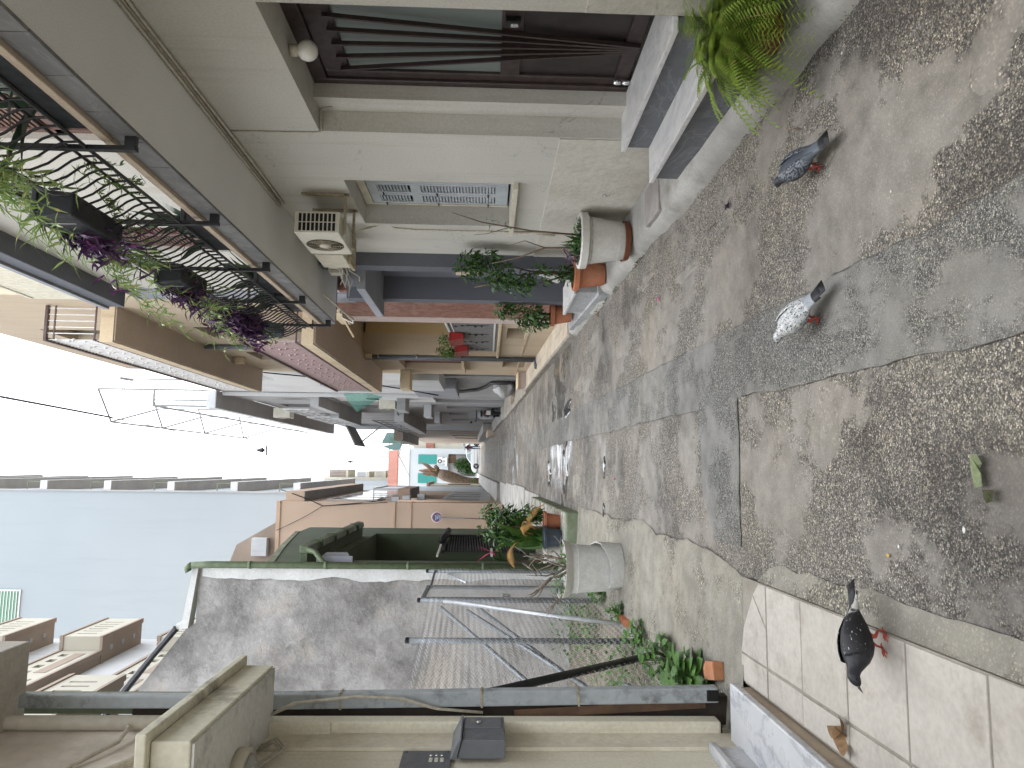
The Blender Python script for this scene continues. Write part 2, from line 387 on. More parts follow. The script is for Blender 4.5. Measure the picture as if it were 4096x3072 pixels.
B('trench_patch', g, M['patch'], kind='structure', smooth=True)
# cracks that opened along the joints
def crack(pts, w, seed, name='crack'):
    mb = MB(); n = len(pts); vs = []; fs = []
    for i, (x, y) in enumerate(pts):
        a = Vector(pts[max(i-1, 0)]); b = Vector(pts[min(i+1, n-1)]); d = (b-a).normalized(); r = Vector((d.y, -d.x))
        ww = w*.8*max(.0, .12+1.5*abs(mnoise.noise(Vector((i*.37, seed, 2))))-.12*0)*(1 if mnoise.noise(Vector((i*.09, seed+7, 5))) > -.25 else .1)
        for s_ in (-1, 1):
            q = Vector((x, y))+r*ww*s_; vs.append((q.x, q.y, gz(q.y)+rh(q.x, q.y)+.0125))
    fs = [(2*i, 2*i+1, 2*i+3, 2*i+2) for i in range(n-1)]
    mb.add(vs, fs); return B(name, mb, M['crack'], kind='structure')
rng = random.Random(3)
crack([(edge_r(y), y) for y in [1+.035*i for i in range(400)]], .006, 1)
crack([(edge_l(y), y) for y in [4.95+.035*i for i in range(330)]], .006, 2)
crack([(edge_l(y), y) for y in [1+.035*i for i in range(91)]], .004, 3)
crack([(x, by0(x)) for x in [-.44+.025*i for i in range(35)]], .008, 4)
crack([(x, by1(x)) for x in [-.44+.025*i for i in range(35)]], .003, 5)
def walk(x, y, dx, dy, n, j, seed):
    r = random.Random(seed); p = [(x, y)]
    for i in range(n):
        x += dx+r.uniform(-j, j); y += dy+r.uniform(-j, j); p.append((x, y))
    return p
crack(walk(.2, 5.4, .03, .02, 14, .012, 1), .003, 6)
crack(walk(1.25, 6.3, .02, .03, 18, .015, 2), .004, 7)
crack(walk(1.0, 9.4, .025, .02, 30, .02, 3), .006, 8)
crack(walk(-.35, 9.2, .035, .01, 24, .02, 4), .008, 9)
crack(walk(-.4, 13.2, .05, .02, 26, .03, 5), .010, 10)
crack(walk(-.35, 16.1, .05, .0, 40, .04, 6), .012, 11)
crack(walk(-.3, 20.1, .06, .02, 34, .05, 7), .014, 12)
# scraps of smoother cement skim on the old surface
def blob(name, cx, cy, rx, ry, mat, dz, seed, n=40, kind='structure', amp=.55):
    vs = [(cx, cy, gz(cy)+rh(cx, cy)+dz)]
    for ring in (.5, .9, 1.0):
        for k in range(n):
            t_ = 2*math.pi*k/n; r = ring*(1+amp*mnoise.noise(Vector((math.cos(t_)*1.6, math.sin(t_)*1.6, seed)))+.10*mnoise.noise(Vector((math.cos(t_)*6, math.sin(t_)*6, seed))))
            x, y = cx+rx*r*math.cos(t_), cy+ry*r*math.sin(t_); vs.append((x, y, gz(y)+rh(x, y)+(dz if ring < .95 else .0005)))
    fs = [(0, 1+k, 1+(k+1) % n) for k in range(n)]
    for q in (0, 1): fs += [(1+q*n+k, 1+(q+1)*n+k, 1+(q+1)*n+(k+1) % n, 1+q*n+(k+1) % n) for k in range(n)]
    mb = MB(); mb.add(vs, fs); return B(name, mb, mat, kind=kind, smooth=True)
for i, (cx, cy, rx, ry) in enumerate([(1.53, 3.33, .06, .22), (1.45, 3.10, .09, .09), (.24, 3.2, .15, .10), (1.06, 5.75, .13, .32), (1.27, 7.3, .14, .45),
                                      (1.33, 2.05, .16, .12), (1.62, 9.2, .10, .6), (1.15, 9.9, .14, .6), (1.45, 5.2, .05, .25), (.06, 6.5, .12, .18), (1.68, 6.4, .06, .3), (-.2, 10.4, .2, .35), (.1, 14.9, .3, .7)]):
    blob('cement_skim', cx, cy, rx, ry, M['skim'], .0045+.0003*i, i*3.3)
# standing water
for i, (cx, cy, rx, ry) in enumerate([(-.02, 11.62, .46, .36), (-.1, 13.9, .22, .3), (.02, 8.38, .13, .07), (-.55, 8.36, .15, .06), (.93, 11.3, .14, .35)]):
    blob('puddle', cx, cy, rx, ry, M['water'], .0115, 40+i*2.1, 56, amp=.7)

# ------------------------------------------------------------------ right-hand pavement
def kx(y): return 1.955+wob(y, .9, .03, 31)+wob(y, 5, .012, 32)
g = MB(); prof = [(-.03, -.03), (-.012, .05), (.012, .092), (.05, .118), (.12, .128), (.26, .134), (.42, .14)]
N = 260; vs = []
for i in range(N+1):
    y = .2+10.2*i/N
    for j, (dx, h) in enumerate(prof):
        x = kx(y)+dx if j < 5 else 1.95+dx
        vs.append((x, y, gz(y)+h+(.006*fbm(x, y, 1.5) if 0 < j < 6 else 0)+(.004*fbm(x, y, 7) if 0 < j < 5 else 0)))
m_ = len(prof)
g.add(vs, [(i*m_+j, i*m_+j+1, (i+1)*m_+j+1, (i+1)*m_+j) for i in range(N) for j in range(m_-1)])
B('pavement', g, M['kerbcon'], kind='structure', smooth=True)
M['slabstone'] = paint('worn grey slab', (.30,.28,.26), (.22,.20,.19), .8, 3, bs=50, bump=.4, bd=.005, dirt=(.16,.10,.07), dirtamt=.5)
g = MB(); g.sbox(1.99, 2.30, 5.36, 5.78, .10, .148); slab = B('paving_slab', g, M['slabstone'], kind='structure', bev=.01)
# drain cover beside the pot and a kerb in front of the tiled pavement of the peach house
M['kerbstone'] = paint('kerb stone', (.34,.31,.27), (.24,.215,.18), .85, 1.5, bs=45, bump=.6, bd=.006, dirt=(.10,.085,.06), dirtamt=.6)
g = MB(); g.sbox(1.93, 2.36, 10.4, 18.3, -.02, .118); pv = B('pavement', g, M['kerbstone'], kind='structure', bev=.015)
M['ptile'] = paint('beige paving tile', (.52,.455,.36), (.43,.37,.29), .7, 2.5, bs=40, bump=.2, dirt=(.25,.20,.15), dirtamt=.4)
g = MB(); g.sbox(1.955, 2.36, 0, .36, .118, .136); y = 10.45; k = 0
first = None
while y < 18.0:
    for (xa, xb) in ((1.945, 2.14), (2.146, 2.35)):
        g = MB(); g.sbox(xa, xb, y, y+.36, .116, .136+.002*((k*7) % 3)); B('paving_tile', g, M['ptile'], pv, bev=.004); k += 1
    y += .366
g = MB(); g.sbox(1.90, 2.72, 18.32, 29.2, -.05, .10); B('pavement', g, M['kerbstone'], kind='structure', bev=.02)
g = MB(); g.sbox(1.96, 2.6, 29.25, 60, -.05, .12); B('pavement', g, M['kerbcon'], kind='structure', bev=.02)
# a ramped slab in front of the grey entrance
M['dgmarble'] = marble('dark grey marble', (.125,.13,.14), (.09,.095,.105), (.26,.27,.29), 3.0, .5, .35)
M['lgmarble'] = marble('white marble', (.60,.59,.57), (.52,.51,.50), (.33,.33,.35), 2.2, .35, .5)
M['gmarble'] = marble('grey marble', (.40,.41,.41), (.30,.31,.32), (.20,.21,.22), 2.5, .35, .5)
M['vmarble'] = marble('veined marble', (.62,.62,.63), (.50,.51,.53), (.30,.31,.34), 1.7, .25, .75)

# ------------------------------------------------------------------ left-hand pavement: square tiles on a low platform
g = MB(); strip(g, lambda y: -1.16, lambda y: -.47+wob(y, 3, .03, 51)-max(0, y-3.7)*.5, .3, 4.14, 90, 12, lambda x, y: min(.036, .004+(-.47-x)*.16)+.004*fbm(x, y, 3))
lp = B('pavement', g, M['apron'], kind='structure', smooth=True)
M['ltile'] = [paint('limestone tile %s' % 'abc'[i], c, d, .62, 3.0, bs=55, bump=.22, bd=.003, dirt=(.20,.165,.125), dirtamt=.55, dscale=5.5) for i, (c, d) in enumerate([((.455,.425,.38), (.39,.36,.32)), ((.43,.40,.355), (.37,.34,.30)), ((.445,.41,.365), (.385,.355,.32))])]
M['grout'] = paint('dirty grout', (.30,.275,.235), (.21,.19,.155), .95, 3)
g = MB(); g.sbox(-1.155, -.588, .4, 4.10, .020, .038); B('grout_bed', g, M['grout'], lp)
js = [.58, .98, 1.38, 1.78, 2.185, 2.59, 2.995, 3.395, 3.78]
rng = random.Random(11); k = 0
for a, b in zip(js, js[1:]):
    for xa, xb in ((-1.148, -1.006), (-.996, -.592)):
        g = MB(); dz = rng.uniform(-.0025, .0025); g.sbox(xa+rng.uniform(0, .003), xb-rng.uniform(0, .004), a+.0045, b-.0045, .018, .044+dz)
        B('floor_tile', g, M['ltile'][k % 3], lp, bev=.004); k += 1
for poly in ([(-.592, 3.79), (-.592, 3.87), (-.66, 3.95), (-.80, 3.79)], [(-.81, 3.79), (-.67, 3.955), (-.86, 4.09), (-.996, 4.13), (-.996, 3.79)], [(-1.006, 3.79), (-1.006, 4.13), (-1.148, 4.14), (-1.148, 3.79)]):
    g = MB(); g.prism([(x, y, gz(y)+.018) for x, y in poly], (0, 0, .026)); B('floor_tile', g, M['ltile'][k % 3], lp, bev=.004, label='cut corner tile'); k += 1

# the pale apron between the tiles and the green house
AE = [(4.1, -.60), (4.6, -.53), (5.3, -.50), (6.1, -.54), (6.5, -.45), (7.7, -.53), (8.3, -.52), (10.2, -.52)]
def ae(y):
    for (a, xa), (b, xb) in zip(AE, AE[1:]):
        if y <= b: return xa+(xb-xa)*(y-a)/(b-a)+wob(y, 3, .03, 61)
    return -.52
g = MB(); strip(g, lambda y: -1.56, ae, 4.10, 10.2, 150, 26, lambda x, y: .016+min(.05, (-.5-x)*.05)*1.0+.007*fbm(x, y, 2)-.016*(x > ae(y)-.02))
B('concrete_apron', g, M['apron'], kind='structure', smooth=True)
crack([(ae(y)+.01, y) for y in [4.15+.03*i for i in range(190)]], .006, 14)
# yard behind the fence
g = MB(); g.sbox(-9, -1.52, 4.75, 11.02, -.2, .01); B('yard_ground', g, M['earth'], kind='structure')
# mossy ledge in front of the green house
M['gledge'] = paint('mossy painted ledge', (.27,.31,.22), (.17,.20,.13), .7, 2.2, bs=40, bump=.4, dirt=(.07,.08,.03), dirtamt=.7)
t = NT('wet ledge top'); n = t.noise(2.2, 6, .6, vec=t.map(t.pos, (1.2, .6, 1)))
c = t.mix(t.rampv(n, .35, .65), (.42,.42,.38,1), (.22,.23,.18,1)); c = t.mix(t.rampv(t.noise(6, 5), .55, .7, 0, .7), c, (.12,.13,.06,1))
M['ledgetop'] = t.done(c, t.rampv(t.noise(3, 4), .35, .65, .08, .5), t.bump(t.noise(30, 4), .1, .004), 0, .5)
g = MB(); g.sbox(-1.52, -.60, 10.15, 15.4, -.05, .19); B('ledge', g, M['gledge'], kind='structure', bev=.02)
g = MB(); g.sbox(-1.51, -.615, 10.17, 15.38, .19, .20); B('ledge_top', g, M['ledgetop'], kind='structure')
M['lpave'] = paint('pale pavement flags', (.40,.385,.36), (.29,.28,.26), .8, 1.4, bs=30, bump=.4, dirt=(.12,.11,.10), dirtamt=.6)
for i, (a, b, x1) in enumerate([(15.45, 18.9, -.56), (18.93, 22.9, -.50), (22.93, 27.2, -.55), (27.23, 31.9, -.60)]):
    g = MB(); g.sbox(-1.52, x1, a, b, -.05, .045+.012*(i % 2)); B('pavement', g, M['lpave'], kind='structure', bev=.02)
g = MB(); g.sbox(-1.5, -.66, 31.95, 84, -.05, .2); B('pavement', g, M['lpave'], kind='structure', bev=.03)

# ------------------------------------------------------------------ facade materials
M['cream'] = paint('cream render', (.53,.51,.46), (.465,.45,.405), .88, .6, bs=90, bump=.14, hair=.5, dirt=(.27,.235,.18), dirtamt=.32, streak=1)
M['creamrough'] = paint('rough cream render', (.50,.475,.42), (.44,.415,.36), .92, 1.4, bs=34, bump=.85, bd=.012, splash=.62, dirt=(.30,.27,.22), dirtamt=.3)
M['white'] = paint('white render', (.64,.64,.635), (.57,.57,.565), .85, .5, bs=90, bump=.1, dirt=(.35,.34,.32), dirtamt=.25, streak=1)
M['soffit'] = paint('soffit render', (.72,.71,.69), (.66,.65,.635), .9, .9, bs=160, bump=.1)
M['grey'] = paint('slate grey paint', (.125,.13,.15), (.105,.11,.125), .75, 1.1, bs=80, bump=.1)
M['lgrey'] = paint('light grey paint', (.30,.31,.34), (.26,.27,.30), .8, 1, bs=80, bump=.1, dirt=(.12,.12,.12), dirtamt=.3, streak=1)
M['brown'] = plain('brown painted metal', (.040,.026,.024), .42, 0, .5, .3)
M['dbrown'] = plain('dark brown panel', (.028,.021,.020), .45, 0, .5, .4, 5, .3)
M['doorglass'] = glassmat('obscure door glass', (.15,.175,.165), .28)
M['dglass'] = glassmat('dark window glass', (.02,.024,.026), .06)
M['black'] = plain('black iron', (.016,.016,.018), .45, .2, .5, .3)
M['steel'] = plain('bright steel', (.75,.75,.76), .25, .9)
M['bluegrey'] = plain('blue grey shutter paint', (.40,.43,.445), .5, 0, .4, .12, 6, .1)
M['ivory'] = plain('yellowed plastic', (.56,.52,.42), .5, 0, .4, .12, 9)
M['acwhite'] = plain('aged white enamel', (.60,.57,.48), .42, 0, .45, .14, 7)
M['rust'] = plain('rusty bracket', (.44,.38,.27), .7, .1, .3, .45, 22, .3)
M['dark'] = plain('dark interior', (.012,.012,.012), .9)
M['cable'] = plain('painted cable', (.52,.48,.40), .6, 0, .3, .25, 30)
M['cableblk'] = plain('black cable', (.02,.02,.022), .55)
M['globe'] = plain('opal globe', (.72,.70,.64), .25, 0, .5, .08)
M['edgetile'] = [marble('edge tile %s' % 'ab'[i], c, d, (.34,.32,.30), 3.5, .4, .25) for i, (c, d) in enumerate([((.15,.15,.152), (.12,.12,.122)), ((.175,.173,.172), (.14,.138,.138))])]
M['capmarble'] = marble('travertine cap', (.55,.45,.35), (.46,.37,.28), (.30,.22,.16), 6, .5, .3)
M['redshut'] = paint('red brown louvre', (.19,.115,.095), (.15,.09,.075), .6, 2)
M['redmarble'] = marble('red marble', (.22,.095,.07), (.15,.065,.05), (.36,.20,.15), 2.0, .35, .6)
M['pinkmarble'] = marble('pink marble trim', (.56,.46,.42), (.50,.41,.38), (.40,.30,.27), 3, .4, .3)
M['peach'] = paint('peach render', (.52,.425,.315), (.475,.385,.285), .85, .8, bs=70, bump=.12, dirt=(.22,.15,.10), dirtamt=.3, streak=1)
M['peachlt'] = paint('pale peach trim', (.60,.49,.34), (.54,.43,.29), .8, 1.2, bs=70, bump=.1, dirt=(.18,.12,.08), dirtamt=.45, streak=1)
M['ochre'] = paint('ochre render', (.58,.43,.235), (.535,.395,.215), .85, .9, bs=70, bump=.1)
M['brownsoff'] = paint('brown soffit render', (.52,.43,.37), (.47,.385,.33), .88, 1, bs=60, bump=.1, dirt=(.5,.42,.36), dirtamt=.12)
M['rail'] = plain('grey painted rail', (.24,.24,.24), .5, .2)
M['railbrown'] = plain('brown rail cap', (.085,.05,.045), .5)
M['railpink'] = plain('pinkish rail paint', (.40,.29,.28), .6)
M['whiterail'] = plain('white rail', (.66,.66,.66), .45)
M['redplastic'] = plain('red plastic', (.26,.018,.016), .45)
M['gpipe'] = plain('grey pvc', (.135,.15,.17), .45, 0, .4, .15, 10)
t = NT('green glass panel'); t.done((.30,.52,.46,1), .12)
ms = t.n('MixShader'); tr = t.n('BsdfTransparent'); tr.inputs[0].default_value = (.75,.93,.88,1); ms.inputs[0].default_value = .72; t.l(t.b.outputs[0], ms.inputs[1]); t.l(tr.outputs[0], ms.inputs[2]); t.l(ms.outputs[0], t.out.inputs[0])
M['greenglass'] = t.m

# ------------------------------------------------------------------ cream house on the right
X = 2.35
H1 = thing('cream_house', 'cream rendered house with brown entrance door, marble steps and long wrought iron balcony', 'house', (2.6, 5, 0))
g = MB()
g.wall(X, 2.95, -5, 7.85, -.4, 3.5, [(3.50, 4.93, -.4, 2.82), (5.81, 6.88, 1.42, 2.82)])
g.wall(X, 2.95, -5, 9.75, 3.64, 6.6, [(4.42, 5.18, 3.70, 5.9), (7.15, 7.95, 3.70, 5.9), (1.5, 2.3, 3.7, 5.9)])
g.box(2.95, 6.5, -5, 10.2, -.4, 6.6)
B('wall', g, M['cream'], H1)
g = MB(); g.box(2.337, X, 4.945, 7.845, -.3, 1.115); g.box(2.337, X, -5, 3.488, -.3, 1.13)
B('plinth', g, M['creamrough'], H1, bev=.006)
g = MB(); g.box(2.5, 2.9, 4.742, 4.93, .3, 2.82); g.box(2.5, 2.9, 3.50, 3.688, .3, 2.82); g.box(2.72, 2.94, 3.688, 4.742, .3, 2.82)
B('door_reveal', g, M['cream'], H1)
# door
dr = MB(); dr.box(2.60, 2.70, 3.69, 3.75, .675, 2.818); dr.box(2.60, 2.70, 4.68, 4.74, .675, 2.818); dr.box(2.60, 2.70, 3.75, 4.68, 2.72, 2.818)
B('door_frame', dr, M['brown'], H1, bev=.006)
dl = MB()
dl.box(2.62, 2.67, 3.752, 3.80, .68, 2.718); dl.box(2.62, 2.67, 4.60, 4.678, .68, 2.718); dl.box(2.62, 2.67, 3.80, 4.60, 2.55, 2.718); dl.box(2.62, 2.67, 3.80, 4.60, 1.42, 1.55); dl.box(2.62, 2.67, 3.80, 4.60, .68, .78)
leaf = B('door_leaf', dl, M['brown'], H1, bev=.006)
g = MB(); g.box(2.642, 2.65, 3.80, 4.60, 1.55, 2.55); B('glass_pane', g, M['doorglass'], leaf)
g = MB(); g.box(2.642, 2.65, 3.80, 4.60, .78, 1.42); B('lower_panel', g, M['dbrown'], leaf)
for ty in (3.97, 4.11, 4.255, 4.40, 4.545):
    g = MB(); by = 4.225+(ty-4.255)*.09; g.bar((2.605, by, .69), (2.60, ty, 2.60), .016, .026, (1,0,0)); B('grille_bar', g, M['brown'], leaf)
g = MB(); g.box(2.585, 2.62, 3.955, 4.005, 1.44, 1.53); B('lock', g, M['black'], leaf, bev=.005)
g = MB(); g.box(2.572, 2.586, 3.965, 3.995, 1.455, 1.50); B('lock_plate', g, M['steel'], leaf, bev=.003)
for zz_ in (.70, .76): g = MB(); g.lathe([(.016, -.024), (.018, 0), (.016, .024)], (2.592, 4.60, zz_), 10); B('hinge', g, M['steel'], leaf, smooth=True)
# steps: white marble treads on dark grey marble risers
def marble_step(x0, x1, y0, y1, z, h):
    g = MB(); g.box(x0-.03, x1, y0-.015, y1+.015, z-.032, z); B('tread', g, M['lgmarble'], st, bev=.005)
    g = MB(); g.box(x0, x1-.01, y0, y1, z-h, z-.034); B('riser', g, M['dgmarble'], st, bev=.002)
st = B('entrance_steps', MB().box(2.34, 2.60, 3.51, 4.92, .1, .60), M['kerbcon'], H1)
marble_step(2.285, 2.60, 3.505, 4.925, .672, .22)
marble_step(2.055, 2.34, 3.52, 4.915, .475, .26)
# window with folding shutters
wn = B('window_frame', MB().box(2.54, 2.58, 5.815, 5.85, 1.43, 2.815).box(2.54, 2.58, 6.85, 6.875, 1.43, 2.815).box(2.54, 2.58, 5.85, 6.85, 2.74, 2.815), M['ivory'], H1, bev=.004)
g = MB(); g.box(2.60, 2.94, 5.82, 6.87, 1.43, 2.81); B('window_back', g, M['dark'], H1)
for k in range(4):
    y0 = 5.853+.2495*k; y1 = y0+.246
    g = MB()
    for a, b, c, d in ((y0, y0+.04, 1.44, 2.735), (y1-.04, y1, 1.44, 2.735), (y0+.04, y1-.04, 2.65, 2.735), (y0+.04, y1-.04, 2.25, 2.345), (y0+.04, y1-.04, 1.44, 1.56)):
        g.box(2.548, 2.578, a, b, c, d)
    sh = B('shutter', g, M['bluegrey'], wn, bev=.003)
    g = MB(); z = 1.575
    while z < 2.64:
        if not 2.245 < z < 2.35: g.add([(2.552, y0+.04, z), (2.552, y1-.04, z), (2.574, y1-.04, z+.026), (2.574, y0+.04, z+.026), (2.552, y0+.04, z-.005), (2.552, y1-.04, z-.005), (2.574, y1-.04, z+.021), (2.574, y0+.04, z+.021)], [(0,1,2,3), (7,6,5,4), (0,4,5,1)])
        z += .0295
    B('louvre_slats', g, M['bluegrey'], wn)
for zz_ in (1.62, 2.1, 2.6):
    for yy in (6.60, 6.852): g = MB(); g.box(2.538, 2.549, yy-.03, yy+.03, zz_, zz_+.012); B('shutter_hinge', g, M['black'], wn)
g = MB(); g.box(2.285, 2.54, 5.775, 6.99, 1.372, 1.418); B('window_sill', g, M['ivory'], H1, bev=.006)
# balcony
bal = B('balcony', MB().box(1.765, 2.40, -5, 8.90, 3.50, 3.638), M['soffit'], H1)
y = -1.2; k = 0
while y < 8.9:
    L = min(.335, 8.925-y); g = MB(); g.box(1.742, 1.763, y, y+L-.004, 3.494, 3.640); B('edge_tile', g, M['edgetile'][k*k % 2], bal, bev=.003); y += .337; k += 1
for x0 in (1.745, 2.05): g = MB(); g.box(x0, x0+.30, 8.902, 8.925, 3.494, 3.640); B('edge_tile', g, M['edgetile'][0], bal, bev=.003)
y = -1.2
while y < 8.9:
    L = min(1.0, 8.95-y); g = MB(); g.box(1.715, 2.38, y, y+L-.004, 3.642, 3.690); B('cap_slab', g, M['capmarble'], bal, bev=.005); y += 1.0
rl = B('balcony_railing', MB().tube([(1.675, -1.2, 3.765), (1.675, 8.86, 3.765)], .011, 6).tube([(1.675, -1.2, 3.855), (1.675, 8.86, 3.855)], .009, 6).bar((1.675, -1.2, 4.56), (1.675, 8.86, 4.56), .045, .018).tube([(1.675, -1.2, 4.47), (1.675, 8.86, 4.47)], .009, 6)
       .bar((1.675, 8.85, 4.56), (2.34, 8.85, 4.56), .045, .018).tube([(1.675, 8.85, 3.765), (2.34, 8.85, 3.765)], .011), M['black'], H1)
for yy in (2.62, 3.79, 4.99, 6.19, 7.43, 8.66):
    g = MB(); g.box(1.660, 1.690, yy-.016, yy+.016, 3.50, 4.55); g.box(1.668, 1.742, yy-.017, yy+.017, 3.505, 3.565); B('rail_post', g, M['black'], rl, bev=.003)
prof = [(0, 3.765), (-.004, 3.84), (-.03, 3.90), (-.085, 3.97), (-.125, 4.06), (-.13, 4.14), (-.09, 4.24), (-.035, 4.33), (-.006, 4.41), (0, 4.56)]
g = MB(); g.tube([(1.675+a*1.0, 1.5+.0*b, b) for a, b in prof], .0075, 5, cap=False); b0 = B('baluster', g, M['black'], rl, smooth=True)
for i in range(1, 84):
    yy = 1.5+.0885*i
    if yy > 8.82: break
    dup(b0, (0, .0885*i, 0))
g = MB(); g.tube([(1.9, 8.85+a, b) for a, b in [(0, 3.765), (.06, 3.95), (.12, 4.1), (.05, 4.3), (0, 4.56)]], .0075, 5, cap=False); b1 = B('baluster', g, M['black'], rl, smooth=True)
for i in range(1, 5): dup(b1, (.09*i, 0, 0))
# upper floor: louvred shutters, downpipe stub, grey edge band, roof overhang
for (a, b) in ((4.42, 5.18), (7.15, 7.95), (1.5, 2.3)):
    sd_ = B('balcony_door', MB().box(2.40, 2.46, a, a+.05, 3.70, 5.9).box(2.40, 2.46, b-.05, b, 3.70, 5.9).box(2.40, 2.46, (a+b)/2-.04, (a+b)/2+.04, 3.70, 5.9).box(2.40, 2.46, a, b, 5.82, 5.9).box(2.40, 2.46, a, b, 4.68, 4.78), M['redshut'], H1)
    g = MB(); z = 3.74
    while z < 5.8: g.box(2.41, 2.45, a+.05, b-.05, z, z+.022); z += .045
    B('louvre_slats', g, M['redshut'], sd_)
    B('door_back', MB().box(2.47, 2.94, a, b, 3.70, 5.9), M['dark'], sd_)
g = MB(); g.box(2.325, 2.95, 9.752, 10.28, 3.5, 6.6); B('edge_band', g, M['lgrey'], H1)
g = MB(); g.box(2.13, 3.0, -5, 9.95, 6.602, 6.82); rf = B('roof_overhang', g, M['grey'], H1, bev=.01)
g = MB(); g.box(2.10, 3.0, -5, 9.98, 6.822, 6.90); B('fascia_lip', g, M['lgrey'], rf, bev=.005)
g = MB(); y = 3.5
while y < 9.8: g.box(2.20, 2.23, y, y+.055, 6.92, 7.75); y += .085
g.box(2.19, 2.24, 3.5, 9.8, 7.75, 7.80)
M['slat'] = plain('cream slats', (.62,.58,.47), .6)
B('slat_screen', g, M['slat'], rf)
for yy in (6.1, 6.22): g = MB(); g.tube([(2.30, yy, 5.58), (2.30, yy, 5.74)], .032, 10); B('pipe_stub', g, M['gpipe'], H1, smooth=True)
# conduits under the balcony
cd = MB()
for dx, dz in ((-.018, -.015), (-.018, -.045), (-.045, -.014)):
    cd.tube([(X+dx, yy, 3.5+dz-.004*math.sin(yy*2.3+dz*90)) for yy in [-1+.35*i for i in range(22)]], .010, 5)
B('conduit', cd, M['cable'], H1, smooth=True)
g = MB(); g.tube([(2.342, 4.955, 3.47), (2.343, 4.95, 3.2), (2.343, 4.945, 2.86), (2.346, 4.93, 2.80), (2.40, 4.90, 2.805), (2.49, 4.88, 2.80), (2.495, 4.86, 2.72)], .006, 5); B('conduit', g, M['cable'], H1, smooth=True)
g = MB(); g.tube([(2.343, 2.9, 3.45), (2.343, 3.0, 3.3), (2.342, 3.2, 3.0), (2.343, 3.45, 2.9)], .008, 5); B('conduit', g, M['cable'], H1, smooth=True)
g = MB(); g.tube([(2.28, 6.9, 2.88), (2.33, 7.0, 2.84), (2.345, 6.95, 2.72), (2.38, 6.87, 2.64), (2.342, 6.98, 2.55), (2.342, 7.02, 2.35), (2.342, 7.03, 1.9), (2.342, 7.03, 1.5), (2.335, 7.02, 1.2), (2.333, 7.0, .9)], .011, 6); B('drain_hose', g, M['cable'], H1, smooth=True)
g = MB(); g.tube([(2.34, 7.06, 1.36), (2.333, 7.06, .95)], .011, 6); B('drain_hose', g, M['cable'], H1, smooth=True)
# hook of bent wire on the plinth
g = MB(); g.tube([(2.31, 5.90+a, .62+b) for a, b in [(.03, .028), (-.012, .03), (-.014, .006), (.012, .006), (.026, -.010), (.012, -.028), (-.012, -.026)]], .0035, 5); B('wire_hook', g, M['rail'], H1, smooth=True)
# globe lamp in the door recess
lp_ = thing('globe_lamp', 'round opal globe lamp on beige base under the lintel above brown door', 'lamp', (2.47, 4.13, 2.82))
g = MB(); g.lathe([(.035, 2.815), (.038, 2.79), (.034, 2.765)], (2.47, 4.13, 0), 16); B('lamp_base', g, M['ivory'], lp_, smooth=True)
g = MB(); g.lathe([(.03, 2.768)]+[(.062*math.sin(a), 2.712+.062*math.cos(a)) for a in [.45+.33*i for i in range(8)]]+[(.002, 2.650)], (2.47, 4.13, 0), 20); B('globe', g, M['globe'], lp_, smooth=True)

# grey entrance bay, part of the same house
g = MB(); g.box(2.20, 2.75, 7.852, 8.06, -.3, 3.48); g.box(2.20, 2.75, 9.43, 9.63, -.3, 3.48); g.box(2.352, 2.75, 8.06, 9.43, 3.102, 3.48); g.box(2.9, 3.0, 7.86, 9.9, -.3, 3.5)
B('grey_pilasters', g, M['grey'], H1)
g = MB(); g.box(1.98, 2.72, 8.062, 9.56, 3.0, 3.10); B('entrance_canopy', g, M['lgrey'], H1, bev=.008)
g = MB(); g.box(2.50, 2.56, 8.30, 9.428, .6, 2.998); gd = B('grey_door', g, M['grey'], H1, bev=.004)
g = MB(); g.box(2.51, 2.55, 8.062, 8.298, .6, 2.998); B('glass_slit', g, M['dglass'], gd)
g = MB(); g.box(2.478, 2.50, 9.15, 9.20, 1.70, 1.76); B('door_knob', g, M['steel'], gd, bev=.006)
ml = thing('letter_box', 'slim letter box with beige flap on the grey pilaster behind the potted tree', 'letter box', (2.2, 7.96, 1.8))
g = MB(); g.box(2.165, 2.199, 7.875, 8.045, 1.64, 2.02); B('box', g, M['grey'], ml, bev=.005)
g = MB(); g.box(2.155, 2.166, 7.90, 8.02, 1.72, 1.98); B('flap', g, M['capmarble'], ml, bev=.003)
st2 = B('side_steps', MB().box(2.30, 2.9, 8.07, 9.42, .1, .60), M['kerbcon'], H1)
g = MB(); g.box(1.94, 2.30, 7.92, 9.05, .625, .66); B('tread', g, M['lgmarble'], st2, bev=.006)
g = MB(); g.box(1.965, 2.29, 7.94, 9.03, .36, .623); B('riser', g, M['gmarble'], st2, bev=.004)
g = MB(); g.prism([(1.93, 7.9, .38), (2.18, 7.9, .40), (2.19, 10.2, .47), (1.97, 10.2, .46)], (0, 0, -.2)); B('ramp_slab', g, M['gmarble'], st2, bev=.006)
g = MB(); g.box(2.352, 2.9, 9.632, 11.33, -.2, 4.2); B('marble_pier', g, M['redmarble'], H1)
g = MB(); g.box(2.335, 2.9, 11.332, 11.66, -.2, 4.2); B('pink_trim', g, M['pinkmarble'], H1)

